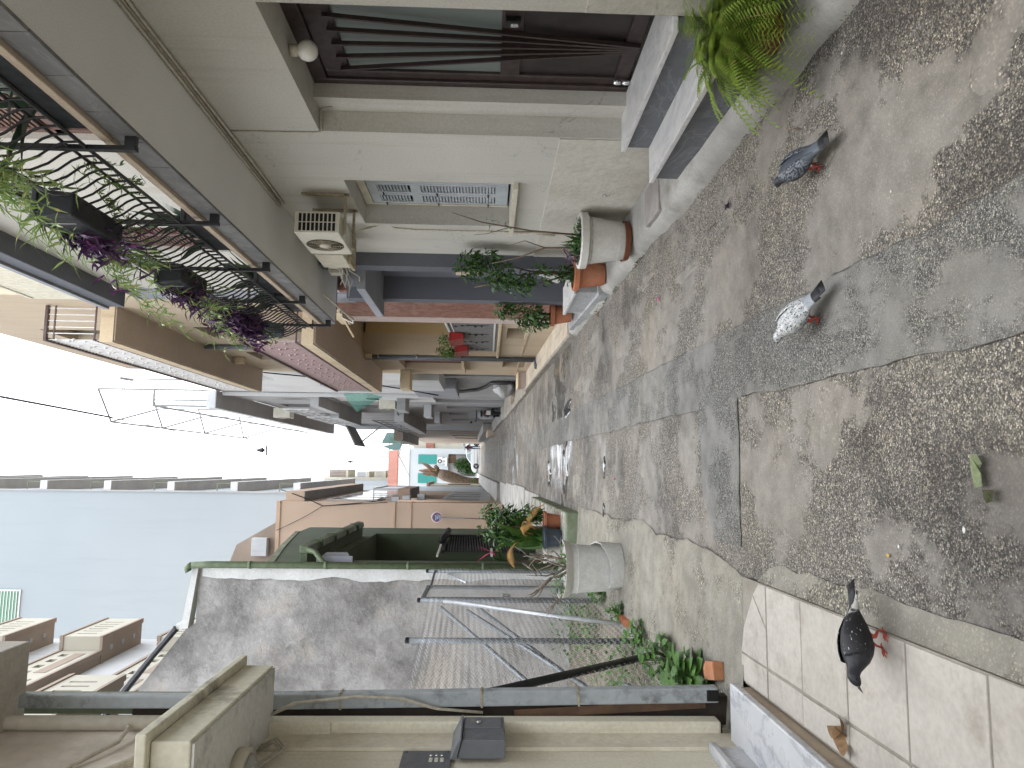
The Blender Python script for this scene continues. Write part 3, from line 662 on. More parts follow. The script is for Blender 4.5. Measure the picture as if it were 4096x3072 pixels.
# ------------------------------------------------------------------ air conditioners near the balcony
def ac_unit(label, x0, x1, y0, y1, z0, z1, group='air conditioners', bracket=True, mat='acwhite', facing='x', side=True):
    t_ = thing('air_conditioner', label, 'air conditioner', ((x0+x1)/2, (y0+y1)/2, z0), group)
    g = MB(); g.box(x0, x1, y0, y1, z0, z1); B('casing', g, M[mat], t_, bev=.008)
    if facing == 'x':
        cy, cz, r = y0+(y1-y0)*.55, (z0+z1)/2, min(z1-z0, y1-y0)*.43
        g = MB(); g.lathe([(r, -.003), (r, 0), (r*.9, .001)], (x0-.002, cy, cz), 28, axis='x'); B('fan_opening', g, M['dark'], t_, smooth=True)
        g = MB()
        for q in range(1, 9):
            rr = r*q/8.5; g.tube([(x0-.008, cy+rr*math.cos(a), cz+rr*math.sin(a)) for a in [math.pi*2*i/24 for i in range(25)]], .0022, 4, cap=False)
        for q in range(8): g.bar((x0-.009, cy, cz), (x0-.009, cy+r*math.cos(q*math.pi/4), cz+r*math.sin(q*math.pi/4)), .004)
        B('fan_guard', g, M['rust'], t_)
        g = MB(); g.lathe([(r*.30, -.012), (r*.30, 0), (r*.2, .002)], (x0-.003, cy, cz), 20, axis='x'); B('fan_hub', g, M['acwhite'], t_, smooth=True)
        if side:
            n = 9; w = (x1-x0-.05)/2; hh = (z1-z0-.06)/n
            for c_ in range(2):
                for q in range(n):
                    g = MB(); xa = x0+.02+c_*(w+.01); za = z0+.03+q*hh; g.box(xa, xa+w, y0-.003, y0+.01, za+.006, za+hh-.006); B('side_vent', g, M['dark'], t_)
    else:
        cx, cz, r = (x0+x1)/2-.1*(x1-x0), (z0+z1)/2, (z1-z0)*.42
        g = MB(); g.lathe([(r, -.004), (r, 0), (r*.9, .001)], (cx, y0-.003, cz), 24, axis='y'); B('fan_opening', g, M['dark'], t_)
        g = MB(); g.lathe([(r*.5, -.006), (r*.5, 0), (r*.3, .001)], (cx, y0-.006, cz), 20, axis='y'); B('fan_hub', g, M['acwhite'], t_)
    if bracket:
        for yy in (y0+.12, y1-.1): g = MB(); g.bar((X-.005, yy, z0-.02), (x0+.02, yy, z0-.02), .03, .02); g.bar((X-.012, yy, z0-.05), (X-.012, yy, z1-.02), .03, .02); B('bracket', g, M['rust'], t_)
    return t_
ac_unit('yellowed air conditioner with rusty fan guard hung under the cream balcony', 1.955, 2.145, 6.0, 6.62, 2.88, 3.26)
t_ = thing('air_conditioner', 'small boxy air conditioner tucked behind the yellowed one under the balcony', 'air conditioner', (2.15, 7.1, 3.0), 'air conditioners')
g = MB(); g.box(2.02, 2.30, 6.88, 7.32, 3.02, 3.30); B('casing', g, M['ivory'], t_, bev=.008)
g = MB(); g.box(2.05, 2.27, 6.868, 6.88, 3.05, 3.27); B('front_grille', g, M['acwhite'], t_, bev=.004)
g = MB(); g.box(2.0, 2.32, 7.1, 7.35, 2.985, 3.018); B('bracket', g, M['rust'], t_)
for i, (y0, z0) in enumerate([(7.62, 3.2), (7.9, 3.24)]):
    t_ = thing('meter_box', ['small ivory meter box beside tangled wires under the balcony end', 'second ivory meter box nearer the grey canopy'][i], 'meter box', (2.2, y0, z0))
    g = MB(); g.box(2.14, 2.34 if i == 0 else 2.20, y0, y0+.16, z0, z0+.15); B('box', g, M['ivory'], t_, bev=.006)
    g = MB(); g.box(2.128, 2.139, y0+.01, y0+.15, z0+.01, z0+.14); B('cover', g, M['acwhite'], t_, bev=.003)
cw = MB(); rng = random.Random(4)
for i in range(6):
    a = Vector((2.15+rng.uniform(-.1, .1), 6.7+rng.uniform(0, .6), 3.3-rng.uniform(0, .1))); b = Vector((1.95+rng.uniform(0, .2), 8.0+rng.uniform(0, .9), 3.32-rng.uniform(0, .2)))
    cw.tube([a.lerp(b, t_/6)+Vector((rng.uniform(-.03, .03), 0, -.10*math.sin(math.pi*t_/6)+rng.uniform(-.03, .03))) for t_ in range(7)], .007, 5)
cw.tube([(1.9, 8.0, 3.44), (1.86, 8.5, 3.38), (1.80, 8.9, 3.28), (1.80, 9.1, 3.32), (1.86, 9.1, 3.45), (2.0, 9.3, 3.5)], .012, 6)
B('loose_cables', cw, M['cable'], H1, smooth=True)

# ------------------------------------------------------------------ peach house
H2 = thing('peach_house', 'peach and ochre house with two brown soffited balconies and a raised veranda', 'house', (2.6, 15, .4))
g = MB(); g.wall(X, 2.8, 11.662, 18.35, -.2, 4.25, [(11.662, 15.2, 1.42, 4.25), (15.95, 17.40, 2.20, 3.60), (12.1, 13.15, .95, 1.28), (15.85, 16.9, .75, 1.27)])
g.wall(X, 2.8, 10.285, 18.35, 4.25, 10.6, [(12.5, 13.6, 4.45, 6.7), (15.2, 16.3, 4.45, 6.7), (13, 14.2, 7.45, 9.6)]); g.box(3.52, 7, 10.3, 18.35, -.2, 10.6); g.box(2.8, 3.52, 15.4, 18.34, -.2, 10.6); g.box(2.8, 3.52, 11.7, 15.4, 4.26, 10.6); g.box(2.8, 3.52, 11.665, 15.4, -.2, 1.40)
B('wall', g, M['peach'], H2)
g = MB(); g.box(3.47, 3.518, 11.7, 15.38, 1.42, 4.2); g.box(2.80, 3.47, 15.205, 15.39, 1.42, 4.2); g.box(2.60, 3.47, 11.67, 11.75, 1.42, 4.2); B('veranda_wall', g, M['ochre'], H2)
g = MB(); g.box(2.30, 3.47, 11.663, 15.203, 1.385, 1.43); B('veranda_floor', g, M['peachlt'], H2, bev=.006)
g = MB(); g.box(2.34, 2.349, 11.7, 18.3, .9, .93); B('plinth_line', g, M['peachlt'], H2)
vr = B('veranda_railing', MB().bar((2.37, 11.7, 2.32), (2.37, 14.65, 2.20), .05, .035).bar((2.37, 11.7, 1.50), (2.37, 14.65, 1.50), .03, .03).bar((2.37, 11.7, 2.24), (2.37, 14.65, 2.13), .02, .02).bar((2.37, 14.65, 2.2), (2.37, 15.2, 2.2), .04, .03), M['whiterail'], H2)
g = MB(); g.bar((2.37, 11.78, 1.44), (2.37, 11.78, 2.29), .014); b0 = B('baluster', g, M['rail'], vr)
for i in range(1, 38): c_ = dup(b0, (0, .078*i, 0)); c_.scale.z = 1
for i in range(4):
    g = MB(); yc = 12.0+.8*i
    for q in range(5): g.lathe([(.001, -.03), (.026, 0), (.001, .03)], (2.365, yc+.06*math.sin(q*2), 1.72+.11*q), 6)
    g.bar((2.365, yc-.05, 1.6), (2.365, yc+.05, 2.2), .012); B('scroll_ornament', g, M['black'], vr)
g = MB(); g.tube([(2.29, 15.26, gz(15.2)+.14), (2.29, 15.26, 4.2)], .052, 12); dp = B('downpipe', g, M['gpipe'], H2, smooth=True)
for z in (2.2, 3.1, 3.9): g = MB(); g.box(2.28, 2.36, 15.19, 15.33, z, z+.03); B('pipe_clip', g, M['steel'], dp)
g = MB(); g.tube([(2.29, 15.26, gz(15.2)+.16), (2.24, 15.22, gz(15.2)+.13), (2.10, 15.0, gz(15)+.145)], .05, 10); B('pipe_shoe', g, M['gpipe'], dp, smooth=True)
wn = B('louvred_window', MB().box(2.50, 2.54, 15.96, 16.02, 2.2, 3.6).box(2.50, 2.54, 17.33, 17.39, 2.2, 3.6), M['redshut'], H2)
g = MB(); z = 2.22
while z < 3.58: g.box(2.51, 2.53, 16.02, 17.33, z, z+.03); z += .05
B('louvre_slats', g, plain('salmon louvre', (.40,.20,.16), .6), wn)
g = MB(); g.box(2.25, 2.5, 15.88, 17.46, 2.14, 2.195); B('window_sill', g, M['peachlt'], wn, bev=.006)
for i, (a, b, c, d) in enumerate([(12.1, 13.15, .95, 1.28), (15.85, 16.9, .75, 1.27)]): g = MB(); g.box(2.55, 2.8, a, b, c, d); B('basement_window', g, M['dglass'], H2)
def balcony2(z0, z1, y0, y1, x0, soff, edge, parent, rail_top, barmat, capmat, n):
    g = MB(); g.box(x0+.02, 2.40, y0+.02, y1-.02, z0, z1); b = B('balcony', g, soff, parent)
    g = MB(); g.box(x0, x0+.018, y0, y1, z0+.02, z1+.02); g.box(x0+.018, 2.36, y0, y0+.018, z0+.02, z1+.02); g.box(x0+.018, 2.36, y1-.018, y1, z0+.02, z1+.02); B('balcony_edge', g, edge, b, bev=.004)
    r = B('balcony_railing', MB().bar((x0+.03, y0, rail_top), (x0+.03, y1, rail_top), .06, .04).bar((x0+.03, y0+.02, rail_top-.001), (2.34, y0+.02, rail_top-.001), .06, .04).bar((x0+.03, y0, z1+.10), (x0+.03, y1, z1+.10), .025, .025).bar((x0+.03, y0+.02, z1+.101), (2.34, y0+.02, z1+.101), .02, .02).bar((x0+.03, y0+.02, rail_top-.12), (2.34, y0+.02, rail_top-.12), .02, .02), capmat, parent)
    g = MB(); g.bar((x0+.03, y0+.06, z1+.02), (x0+.03, y0+.06, rail_top), .013); b0 = B('baluster', g, barmat, r)
    for i in range(1, n): dup(b0, (0, (y1-y0-.1)*i/n, 0))
    g = MB(); g.bar((x0+.12, y0+.02, z1+.1), (x0+.12, y0+.02, rail_top), .013); b1 = B('baluster', g, barmat, r)
    for i in range(1, 5): dup(b1, (.095*i, 0, 0))
    for i in range(0, n, 6):
        g = MB(); yc = y0+.06+(y1-y0-.1)*i/n
        for q in range(4): g.lathe([(.001, -.035), (.028, 0), (.001, .035)], (x0+.025, yc+.05*(-1)**q, z1+.28+.12*q), 5)
        B('scroll_ornament', g, barmat, r)
    return b, r
b1_, r1_ = balcony2(4.20, 4.38, 10.80, 17.85, 1.80, M['brownsoff'], M['peachlt'], H2, 5.30, M['railpink'], M['railbrown'], 72)
g = MB(); g.box(1.855, 1.865, 10.9, 17.8, 4.46, 5.24); B('rail_screen', g, plain('pale pink screen', (.56,.50,.50), .7), r1_)
g = MB(); g.prism([(1.82, 17.86, 4.45), (2.33, 17.86, 4.45), (2.33, 17.86, 5.0), (1.82, 17.86, 5.3)], (0, .012, 0)); B('glass_panel', g, M['greenglass'], r1_)
g = MB(); g.prism([(1.80, 18.0, 4.55), (1.75, 18.3, 4.25), (1.35, 18.4, 4.9), (1.78, 18.05, 5.2)], (0, .01, 0)); B('glass_panel', g, M['greenglass'], r1_)
b2_, r2_ = balcony2(7.20, 7.40, 10.90, 18.10, 1.80, M['brownsoff'], M['peachlt'], H2, 8.22, M['whiterail'], M['railbrown'], 72)
for (a, b, c, d) in ((12.5, 13.6, 4.45, 6.7), (15.2, 16.3, 4.45, 6.7), (13, 14.2, 7.45, 9.6)): g = MB(); g.box(2.5, 2.78, a, b, c, d); B('balcony_door', g, M['dglass'], H2)
g = MB(); g.box(2.25, 2.34, 15.05, 15.25, 4.05, 4.18); g.box(2.2, 2.34, 15.9, 16.05, 6.95, 7.15); B('rain_head', g, M['peachlt'], H2, bev=.01)
g = MB(); g.tube([(2.3, 14.3, 7.18), (2.3, 14.3, 4.5)], .045, 10); B('downpipe', g, M['gpipe'], H2, smooth=True)
g = MB(); g.box(1.88, 2.34, 17.6, 18.2, 3.50, 3.74); B('door_hood', g, M['peachlt'], H2, bev=.01)
g = MB(); g.box(2.10, 2.15, 9.9, 10.75, 3.66, 3.80); g.bar((2.05, 9.9, 3.62), (2.0, 11.2, 3.70), .03); B('gutter', g, M['peachlt'], H2)
t_ = thing('wall_lantern', 'small dark wall lantern on the ochre veranda wall', 'lantern', (3.4, 12.6, 3.5))
g = MB(); g.bar((3.468, 12.6, 3.5), (3.30, 12.6, 3.5), .02); B('arm', g, M['black'], t_)
g = MB(); g.lathe([(.02, 3.36), (.06, 3.42), (.05, 3.48), (.01, 3.54)], (3.28, 12.6, 0), 8); B('lantern', g, M['black'], t_)
for i, (y0, z0) in enumerate([(12.55, 2.05), (13.85, 2.0)]):
    t_ = thing('flower_box', ['red plastic flower box nearer the camera on the veranda rail', 'red plastic flower box at the far end of the veranda rail'][i], 'flower box', (2.3, y0, z0))
    g = MB(); g.prism([(2.24, y0, z0), (2.34, y0, z0), (2.36, y0, z0+.22), (2.20, y0, z0+.22)], (0, .62, 0)); B('box', g, M['redplastic'], t_, bev=.008)
    g = MB(); g.box(2.195, 2.365, y0-.01, y0+.63, z0+.222, z0+.245); B('rim', g, M['redplastic'], t_, bev=.004)
# steps at the house door
hs = B('door_steps', MB().sbox(1.98, 2.35, 17.7, 18.3, .0, .30), M['pinkmarble'], H2, bev=.008)
g = MB(); g.sbox(1.96, 2.35, 17.66, 18.32, .302, .34); B('tread', g, M['peachlt'], hs, bev=.006)

# ------------------------------------------------------------------ beige house, near left
M['beige'] = paint('beige paint', (.74,.70,.58), (.68,.64,.52), .8, 1.1, bs=80, bump=.12, dirt=(.26,.21,.13), dirtamt=.28, streak=1)
M['beigerough'] = paint('rough beige render', (.68,.63,.52), (.61,.565,.455), .9, 1.5, bs=38, bump=.8, bd=.010, dirt=(.24,.19,.12), dirtamt=.3)
M['peel'] = paint('peeling pinkish render', (.70,.64,.57), (.62,.56,.49), .9, 1.6, bs=16, bump=.7, bd=.02, dirt=(.30,.24,.18), dirtamt=.5)
M['canopyp'] = paint('stained canopy paint', (.68,.65,.53), (.61,.58,.46), .85, 1.2, bs=40, bump=.35, dirt=(.05,.045,.03), dirtamt=.7, dscale=4.2)
M['canopyu'] = paint('canopy underside', (.66,.65,.62), (.60,.59,.56), .85, 1.2, bs=60, bump=.1, dirt=(.04,.04,.04), dirtamt=.55, streak=1)
M['gpaintpeel'] = paint('peeling grey paint', (.40,.43,.45), (.33,.355,.37), .7, 3, bs=30, bump=.4, bd=.006, dirt=(.075,.075,.075), dirtamt=.8, dscale=7.5)
M['whitepipe'] = paint('dirty white pipe', (.62,.59,.53), (.52,.48,.41), .6, 3, bs=30, bump=.1, dirt=(.30,.22,.14), dirtamt=.5, streak=1)
M['greenpaint'] = paint('faded green paint', (.165,.195,.13), (.13,.16,.105), .7, 2, bs=40, bump=.15, dirt=(.33,.33,.25), dirtamt=.25)
M['green'] = paint('dark green render', (.095,.120,.078), (.078,.10,.064), .8, 1, bs=50, bump=.15, dirt=(.13,.15,.09), dirtamt=.25, streak=1)
M['greenpipe'] = plain('green pipe paint', (.11,.145,.08), .5, 0, .4, .25, 12)
M['steelbox'] = plain('grey powder coat', (.155,.165,.185), .45, .2, .4, .08, 20, .02)
M['wood'] = paint('brown plank', (.17,.10,.06), (.10,.06,.038), .6, 6, bs=40, bump=.2)
M['gapbrown'] = paint('dark gap brown', (.05,.038,.03), (.03,.024,.02), .85, 4, bs=30, bump=.5)
M['gline'] = plain('galvanised steel', (.20,.215,.23), .5, .5, .5, .25, 16)
M['galv'] = plain('bright galvanised tube', (.55,.57,.60), .4, .6, .5, .15, 16)
M['wire'] = plain('galvanised wire', (.48,.49,.50), .45, .3)
L1 = thing('beige_house', 'beige house corner with marble steps, stained door canopy and letter box', 'house', (-1.6, 3, 0))
XL = -1.462
g = MB(); g.box(-6, XL, -5, 4.30, -.3, 2.86); B('wall', g, M['beige'], L1)
g = MB(); g.box(-6, XL+.004, -5, 4.32, 2.86, 8.5); B('upper_wall', g, M['peel'], L1)
g = MB(); g.box(XL, -1.442, 3.955, 4.16, .2, 2.75); B('pilaster', g, M['beigerough'], L1, bev=.004)
def box_pipe(name, x0, x1, y0, y1, z0, z1, mat, parent):
    g = MB(); g.box(x0, x1, y0, y1, z0+.04, z1); q = B(name, g, mat, parent, bev=.012)
    g = MB(); g.box(x0+.008, x1-.008, y0+.008, y1-.008, z0+.033, z0+.045); B('pipe_mouth', g, M['dark'], q); return q
bp = box_pipe('beige_downpipe', -1.455, -1.382, 4.155, 4.262, .24, 2.78, M['beige'], L1)
g = MB(); g.box(-1.46, -1.384, 4.14, 4.265, 2.42, 2.80); B('pipe_socket', g, M['beige'], bp, bev=.01)
g = MB(); g.tube([(-1.42, 4.25, 2.95), (-1.42, 4.25, 8.4)], .04, 12); B('white_downpipe', g, M['whitepipe'], L1, smooth=True)
gp = MB(); gp.bar((-1.272, 4.29, .26), (-1.335, 4.36, 2.9), .085, .075, (0,1,0)); gp.bar((-1.335, 4.36, 2.902), (-1.345, 4.40, 8.4), .07, .075, (0,1,0))
q = B('grey_downpipe', gp, M['gpaintpeel'], L1, bev=.01)
for z in (1.05, 1.60, 2.4): g = MB(); tt = (z-.26)/2.64; g.bar((-1.272-.063*tt, 4.29+.07*tt, z), (-1.273-.063*tt, 4.291+.07*tt, z+.012), .092, .082, (0,1,0)); B('pipe_joint', g, M['rust'], q)
g = MB(); g.bar((-1.272, 4.2495, .262), (-1.272, 4.2495, .33), .06, .004, (0,1,0)); B('pipe_mouth', g, M['dark'], q)
g = MB(); g.box(-1.46, -1.30, 4.34, 4.40, .15, 2.8); g.box(-1.6, -1.36, 4.40, 4.60, .15, 3.6); B('dark_gap_fill', g, M['gapbrown'], L1)  # shade of the gap behind the grey pipe, put in as dark boxes
g = MB(); g.bar((-1.335, 4.325, .32), (-1.395, 4.325, 1.42), .05, .02, (0,1,0)); B('brown_plank', g, M['wood'], L1)
g = MB(); g.box(-1.44, -1.345, 4.46, 4.56, 3.0, 8.4); B('green_board', g, M['greenpaint'], L1)
# steps
ls = B('marble_steps', MB().box(-2, -1.17, -3, 4.0, -.1, .22), M['kerbcon'], L1)
g = MB(); g.box(-1.50, -1.145, -3, 4.06, .222, .262); B('tread', g, M['vmarble'], ls, bev=.008)
g = MB(); g.box(-1.20, -1.165, -3, 4.04, .05, .220); B('riser', g, M['capmarble'], ls, bev=.003)
g = MB(); g.box(-1.9, -1.405, -3, 3.93, .385, .42); B('tread', g, M['vmarble'], ls, bev=.008)
g = MB(); g.box(-1.9, -1.425, -3, 3.91, .262, .383); B('riser', g, M['vmarble'], ls, bev=.003)
# canopy over the door with a bulkhead lamp
g = MB(); g.box(XL+.005, -1.10, 3.08, 4.21, 2.762, 2.92); cn = B('door_canopy', g, M['canopyp'], L1, bev=.008)
g = MB(); g.box(XL+.006, -1.112, 3.09, 4.20, 2.750, 2.760); B('canopy_soffit', g, M['canopyu'], cn)
g = MB(); g.box(XL+.006, -1.06, 3.04, 4.26, 2.922, 2.965); B('canopy_lip', g, M['canopyp'], cn, bev=.006)
bl = thing('bulkhead_lamp', 'round caged bulkhead lamp under the stained beige canopy', 'lamp', (-1.42, 3.62, 2.75))
g = MB(); g.lathe([(.135, 2.749), (.135, 2.70), (.115, 2.688), (.11, 2.70)], (-1.46, 3.62, 0), 28); B('lamp_ring', g, M['ivory'], bl, smooth=True)
g = MB(); g.lathe([(.112, 2.71), (.10, 2.675), (.06, 2.655), (.002, 2.648)], (-1.46, 3.62, 0), 24); B('lamp_glass', g, glassmat('dusty lamp glass', (.30,.30,.27), .25), bl, smooth=True)
for k in range(12):
    a = k*math.pi/6; g = MB(); g.bar((-1.46+.113*math.cos(a), 3.62+.113*math.sin(a), 2.706), (-1.46+.07*math.cos(a), 3.62+.07*math.sin(a), 2.660), .005); B('lamp_rib', g, M['ivory'], bl)
g = MB(); g.box(-3, -1.02, -3, 4.40, 4.20, 4.42); ub = B('upper_balcony', g, paint('grey brown balcony render', (.50,.465,.42), (.43,.40,.36), .9, 1, bs=50, bump=.2, dirt=(.14,.10,.07), dirtamt=.4), L1, bev=.01)
# cables
g = MB()
for i in range(3): g.tube([(-1.45+.012*i, yy, 3.02+.78*((4.25-yy)/1.5)**.9 if yy < 4.25 else 3.02) for yy in [2.6+.11*k for k in range(16)]], .010, 5)
g.tube([(-1.43, 4.24, 3.55), (-1.41, 4.15, 3.50), (-1.43, 4.0, 3.48), (-1.445, 3.6, 3.60), (-1.445, 2.8, 4.1)], .011, 5)
B('wall_cables', g, M['cable'], L1, smooth=True)
g = MB()
for i in range(2): g.tube([(-1.36, 4.16, 2.78), (-1.30, 4.20, 2.62+.02*i), (-1.27, 4.22, 2.3), (-1.28, 4.22, 2.05+.03*i), (-1.34, 4.24, 1.86), (-1.37, 4.27, 1.6)], .008, 5)
for i in range(3): g.tube([(-1.44, 3.98-.04*i, 2.74), (-1.40, 3.97-.03*i, 2.66), (-1.42, 3.9-.03*i, 2.60), (-1.445, 3.80-.05*i, 2.68), (-1.445, 3.6-.05*i, 2.72)], .007, 5)
B('wall_cables', g, M['cable'], L1, smooth=True)
# letter box and door phone
lb = thing('letter_box', 'grey steel letter box with small lock on the beige pilaster', 'letter box', (-1.42, 3.98, 1.48))
g = MB(); g.prism([(-1.441, 3.80, 1.485), (-1.35, 3.80, 1.485), (-1.35, 3.80, 1.70), (-1.441, 3.80, 1.725)], (0, .335, 0)); B('body', g, M['steelbox'], lb, bev=.004)
g = MB(); g.prism([(-1.441, 3.79, 1.727), (-1.342, 3.79, 1.702), (-1.342, 3.79, 1.712), (-1.441, 3.79, 1.760)], (0, .355, 0)); B('lid', g, M['steelbox'], lb, bev=.003)
g = MB(); g.box(-1.352, -1.345, 3.96, 4.12, 1.50, 1.69); B('door', g, M['steelbox'], lb, bev=.003)
g = MB(); g.lathe([(.011, 0), (.011, .008), (.006, .010)], (-1.345, 4.03, 1.62), 12, axis='x'); B('lock', g, M['steel'], lb, smooth=True)
g = MB(); g.box(-1.346, -1.344, 4.055, 4.085, 1.64, 1.665); B('name_plate', g, plain('brass label', (.30,.26,.15), .5), lb)
ic = thing('door_phone', 'dark grey door phone panel with bell buttons beside the letter box', 'door phone', (-1.46, 3.85, 1.75))
g = MB(); g.box(XL, -1.450, 3.62, 3.935, 1.755, 2.005); B('panel', g, M['steelbox'], ic, bev=.003)
for k in range(3):
    zc = 1.80+.028*k
    g = MB(); g.lathe([(.008, 0), (.008, .006), (.004, .008)], (-1.450, 3.86, zc), 10, axis='x'); B('bell_button', g, M['steel'], ic, smooth=True)
    g = MB(); g.box(-1.451, -1.447, 3.79, 3.835, zc-.009, zc+.009); B('name_slot', g, M['globe'], ic)
for zc in (1.775, 1.985): g = MB(); g.lathe([(.005, 0), (.004, .003)], (-1.450, 3.915, zc), 8, axis='x'); B('screw', g, M['black'], ic)

# ------------------------------------------------------------------ chain link fence and gate
def on_slope(x, y, h): return (x, y, gz(y)+h)
FX = -1.5
fe = thing('chain_link_fence', 'galvanised chain link fence with slanting braces closing the vacant yard', 'fence', (FX, 6.5, .2))
for (y, h) in ((4.80, 2.10), (6.54, 2.06), (8.46, 2.08), (10.78, 2.10)):
    g = MB(); g.tube([on_slope(FX, y, -.05), on_slope(FX, y, h)], .025, 10); B('post', g, M['gline'], fe, smooth=True)
    g = MB(); g.lathe([(.027, 0), (.027, .03), (.012, .038)], on_slope(FX, y, h-.005), 10); B('post_cap', g, M['black'], fe)
for (a, b, m_, r) in (((-1.46, 5.92, .24), (-1.46, 4.82, 1.72), 'black', .030), ((-1.46, 7.03, .28), (-1.48, 8.30, 2.05), 'galv', .022), ((-1.55, 8.30, 2.08), (-1.75, 4.85, .85), 'gline', .020), ((-1.80, 9.9, 1.75), (-1.95, 7.1, .8), 'gline', .024), ((-1.70, 8.9, 1.8), (-2.05, 6.6, .45), 'gline', .022), ((-1.58, 11.0, 2.14), (-1.55, 10.1, 1.85), 'galv', .018), ((-1.6, 5.6, .55), (-1.55, 4.95, .25), 'gline', .022)):
    g = MB(); g.tube([a, b], r, 8); B('brace', g, M[m_], fe, smooth=True)
g = MB(); g.tube([on_slope(FX, 9.42, 2.0), on_slope(FX, 10.78, 2.0)], .018, 8); B('top_rail', g, M['gline'], fe, smooth=True)
def chain(mb, y0, y1, h0, h1, x, c=.118):
    n = int((y1-y0)/c); m_ = 3*int((h1-h0)/.026); hs = (h1-h0)/m_
    for i in range(n+1):
        vs = []
        for j in range(m_+1):
            s_ = -.5*math.cos(j*math.pi/3); s_ = max(-.5, min(.5, s_*1.0))
            yy = min(max(y0+i*c+s_*c*1.04, y0), y1); vs.append((x+(.004*math.sin(j*math.pi/3))+.012*math.sin(yy*3+j*.07), yy, gz(yy)+h0+j*hs-.015*math.sin((yy-y0)/(y1-y0)*3.14)))
        mb.tube(vs, .0019, 3, cap=False)
g = MB(); chain(g, 4.83, 8.44, .05, 1.98, FX+.03); chain(g, 9.44, 10.76, .05, 1.98, FX+.03); B('wire_mesh', g, M['wire'], fe, kind='stuff')
gt = thing('mesh_gate', 'grey steel gate of welded mesh in the chain link fence', 'gate', (FX, 8.9, .3))
z0, z1 = gz(8.9)+.06, gz(8.9)+2.06
g = MB(); g.bar((FX, 8.53, z0), (FX, 8.53, z1), .045); g.bar((FX, 9.36, z0), (FX, 9.36, z1), .045); g.bar((FX, 8.555, z1-.02), (FX, 9.335, z1-.02), .04); g.bar((FX, 8.555, z0+.02), (FX, 9.335, z0+.02), .04); B('gate_frame', g, M['gline'], gt, bev=.004)
g = MB(); k = 0
while k*.021 < 1.9: g.bar((FX, 8.55, z0+.05+k*.021), (FX, 9.34, z0+.05+k*.021), .003); k += 1
for k in range(12): g.bar((FX+.004, 8.58+k*.067, z0+.03), (FX+.004, 8.58+k*.067, z1-.03), .003)
B('welded_mesh', g, M['wire'], gt, kind='stuff')
g = MB(); g.box(FX+.02, FX+.05, 8.57, 8.63, 1.30, 1.40); B('latch', g, M['steel'], gt, bev=.004)

# ------------------------------------------------------------------ green house with the bare party wall
t = NT('weathered party wall'); n1 = t.noise(1.0, 6, .68); n2 = t.noise(4.5, 5, .7, vec=t.map(t.pos, (1,1,.75), loc=(3,1,2)))
c = t.ramp(n1, [(.32, (.13,.125,.12)), (.45, (.24,.232,.225)), (.55, (.32,.31,.30)), (.68, (.40,.392,.385))])
c = t.mix(t.rampv(n2, .52, .72, 0, .62), c, (.15,.14,.135,1)); c = t.mix(t.rampv(t.noise(.8, 5, vec=t.map(t.pos, loc=(7,3,1))), .55, .68, 0, .4), c, (.42,.34,.24,1))
x_, y_, z_ = t.sep()
c = t.mix(t.rampv(t.math('ADD', z_, t.math('MULTIPLY', t.noise(2, 4), .8)), 2.75, 2.95, .30, 0), c, (.50,.46,.43,1))
cr = t.math('ABSOLUTE', t.math('SUBTRACT', t.noise(3.2, 6, .65, dist=.5), .5)); crm = t.rampv(cr, 0, .010, 1, 0)
crm = t.math('MULTIPLY', crm, t.rampv(t.noise(.9, 3), .60, .72)); c = t.mix(t.math('MULTIPLY', crm, .45), c, (.09,.085,.08,1))
c = t.mix(t.rampv(t.noise(11, 4, .7, vec=t.map(t.pos, (1,1,.6))), .54, .70, 0, .28), c, (.17,.16,.155,1)); c = t.mix(t.rampv(t.noise(26, 2, .6), .58, .7, 0, .15), c, (.55,.54,.53,1))
hh = t.math('SUBTRACT', t.math('ADD', t.noise(14, 5, .75), t.math('MULTIPLY', n1, 1.5)), crm)
M['partywall'] = t.done(c, .93, t.bump(hh, .8, .03), 0, .2)
M['whitewash'] = paint('white plaster strip', (.60,.60,.59), (.50,.50,.49), .9, 2, bs=40, bump=.3, dirt=(.25,.24,.22), dirtamt=.4)
L2 = thing('green_house', 'dark green house with weathered bare party wall and recessed porch', 'house', (-1.8, 13, .4))
PROF = [(-1.505, -.1), (-1.505, 5.80), (-2.28, 5.90), (-2.34, 6.02), (-3.23, 6.68), (-5.0, 7.9), (-9, 7.9), (-9, -.1)]
def bumpy(u, v):
    x = -1.505-7.5*u; top = 5.80+(.1 if x < -2.3 else 0)+max(0, -x-2.34)*.74; top = min(top, 8.2); z = -.1+(top+.1)*v
    return (x, 11.05+.025*fbm(x, z, .9, 5)-.012*abs(fbm(x*2, z*2, 2.5, 4)), z)
g = MB(); g.grid(bumpy, 170, 150); B('party_wall', g, M['partywall'], L2, smooth=True)
g = MB(); zs = [.2+.07*i for i in range(80)]; vs = []
for z in zs: vs += [(-1.497, 11.005, z), (-1.655+.05*fbm(z, 2, 2.2, 4)+.02*math.sin(z*1.3), 11.005, z)]
g.add(vs, [(2*i, 2*i+1, 2*i+3, 2*i+2) for i in range(len(zs)-1)]); B('plaster_strip', g, M['whitewash'], L2)
g = MB(); g.prism([(-1.50, 10.97, 5.78), (-1.50, 10.97, 5.86), (-2.27, 10.97, 5.97), (-2.30, 10.97, 6.05), (-2.38, 10.97, 6.05), (-2.36, 10.97, 5.88)], (0, .2, 0)); B('flashing', g, M['whitewash'], L2)
g = MB(); g.tube([(-2.36, 10.98, 6.05), (-2.75, 10.98, 6.36), (-3.2, 10.98, 6.70), (-4.0, 10.98, 7.28), (-5, 10.98, 7.95)], [.05, .045, .055, .05, .05], 7); B('roof_edge', g, M['black'], L2)
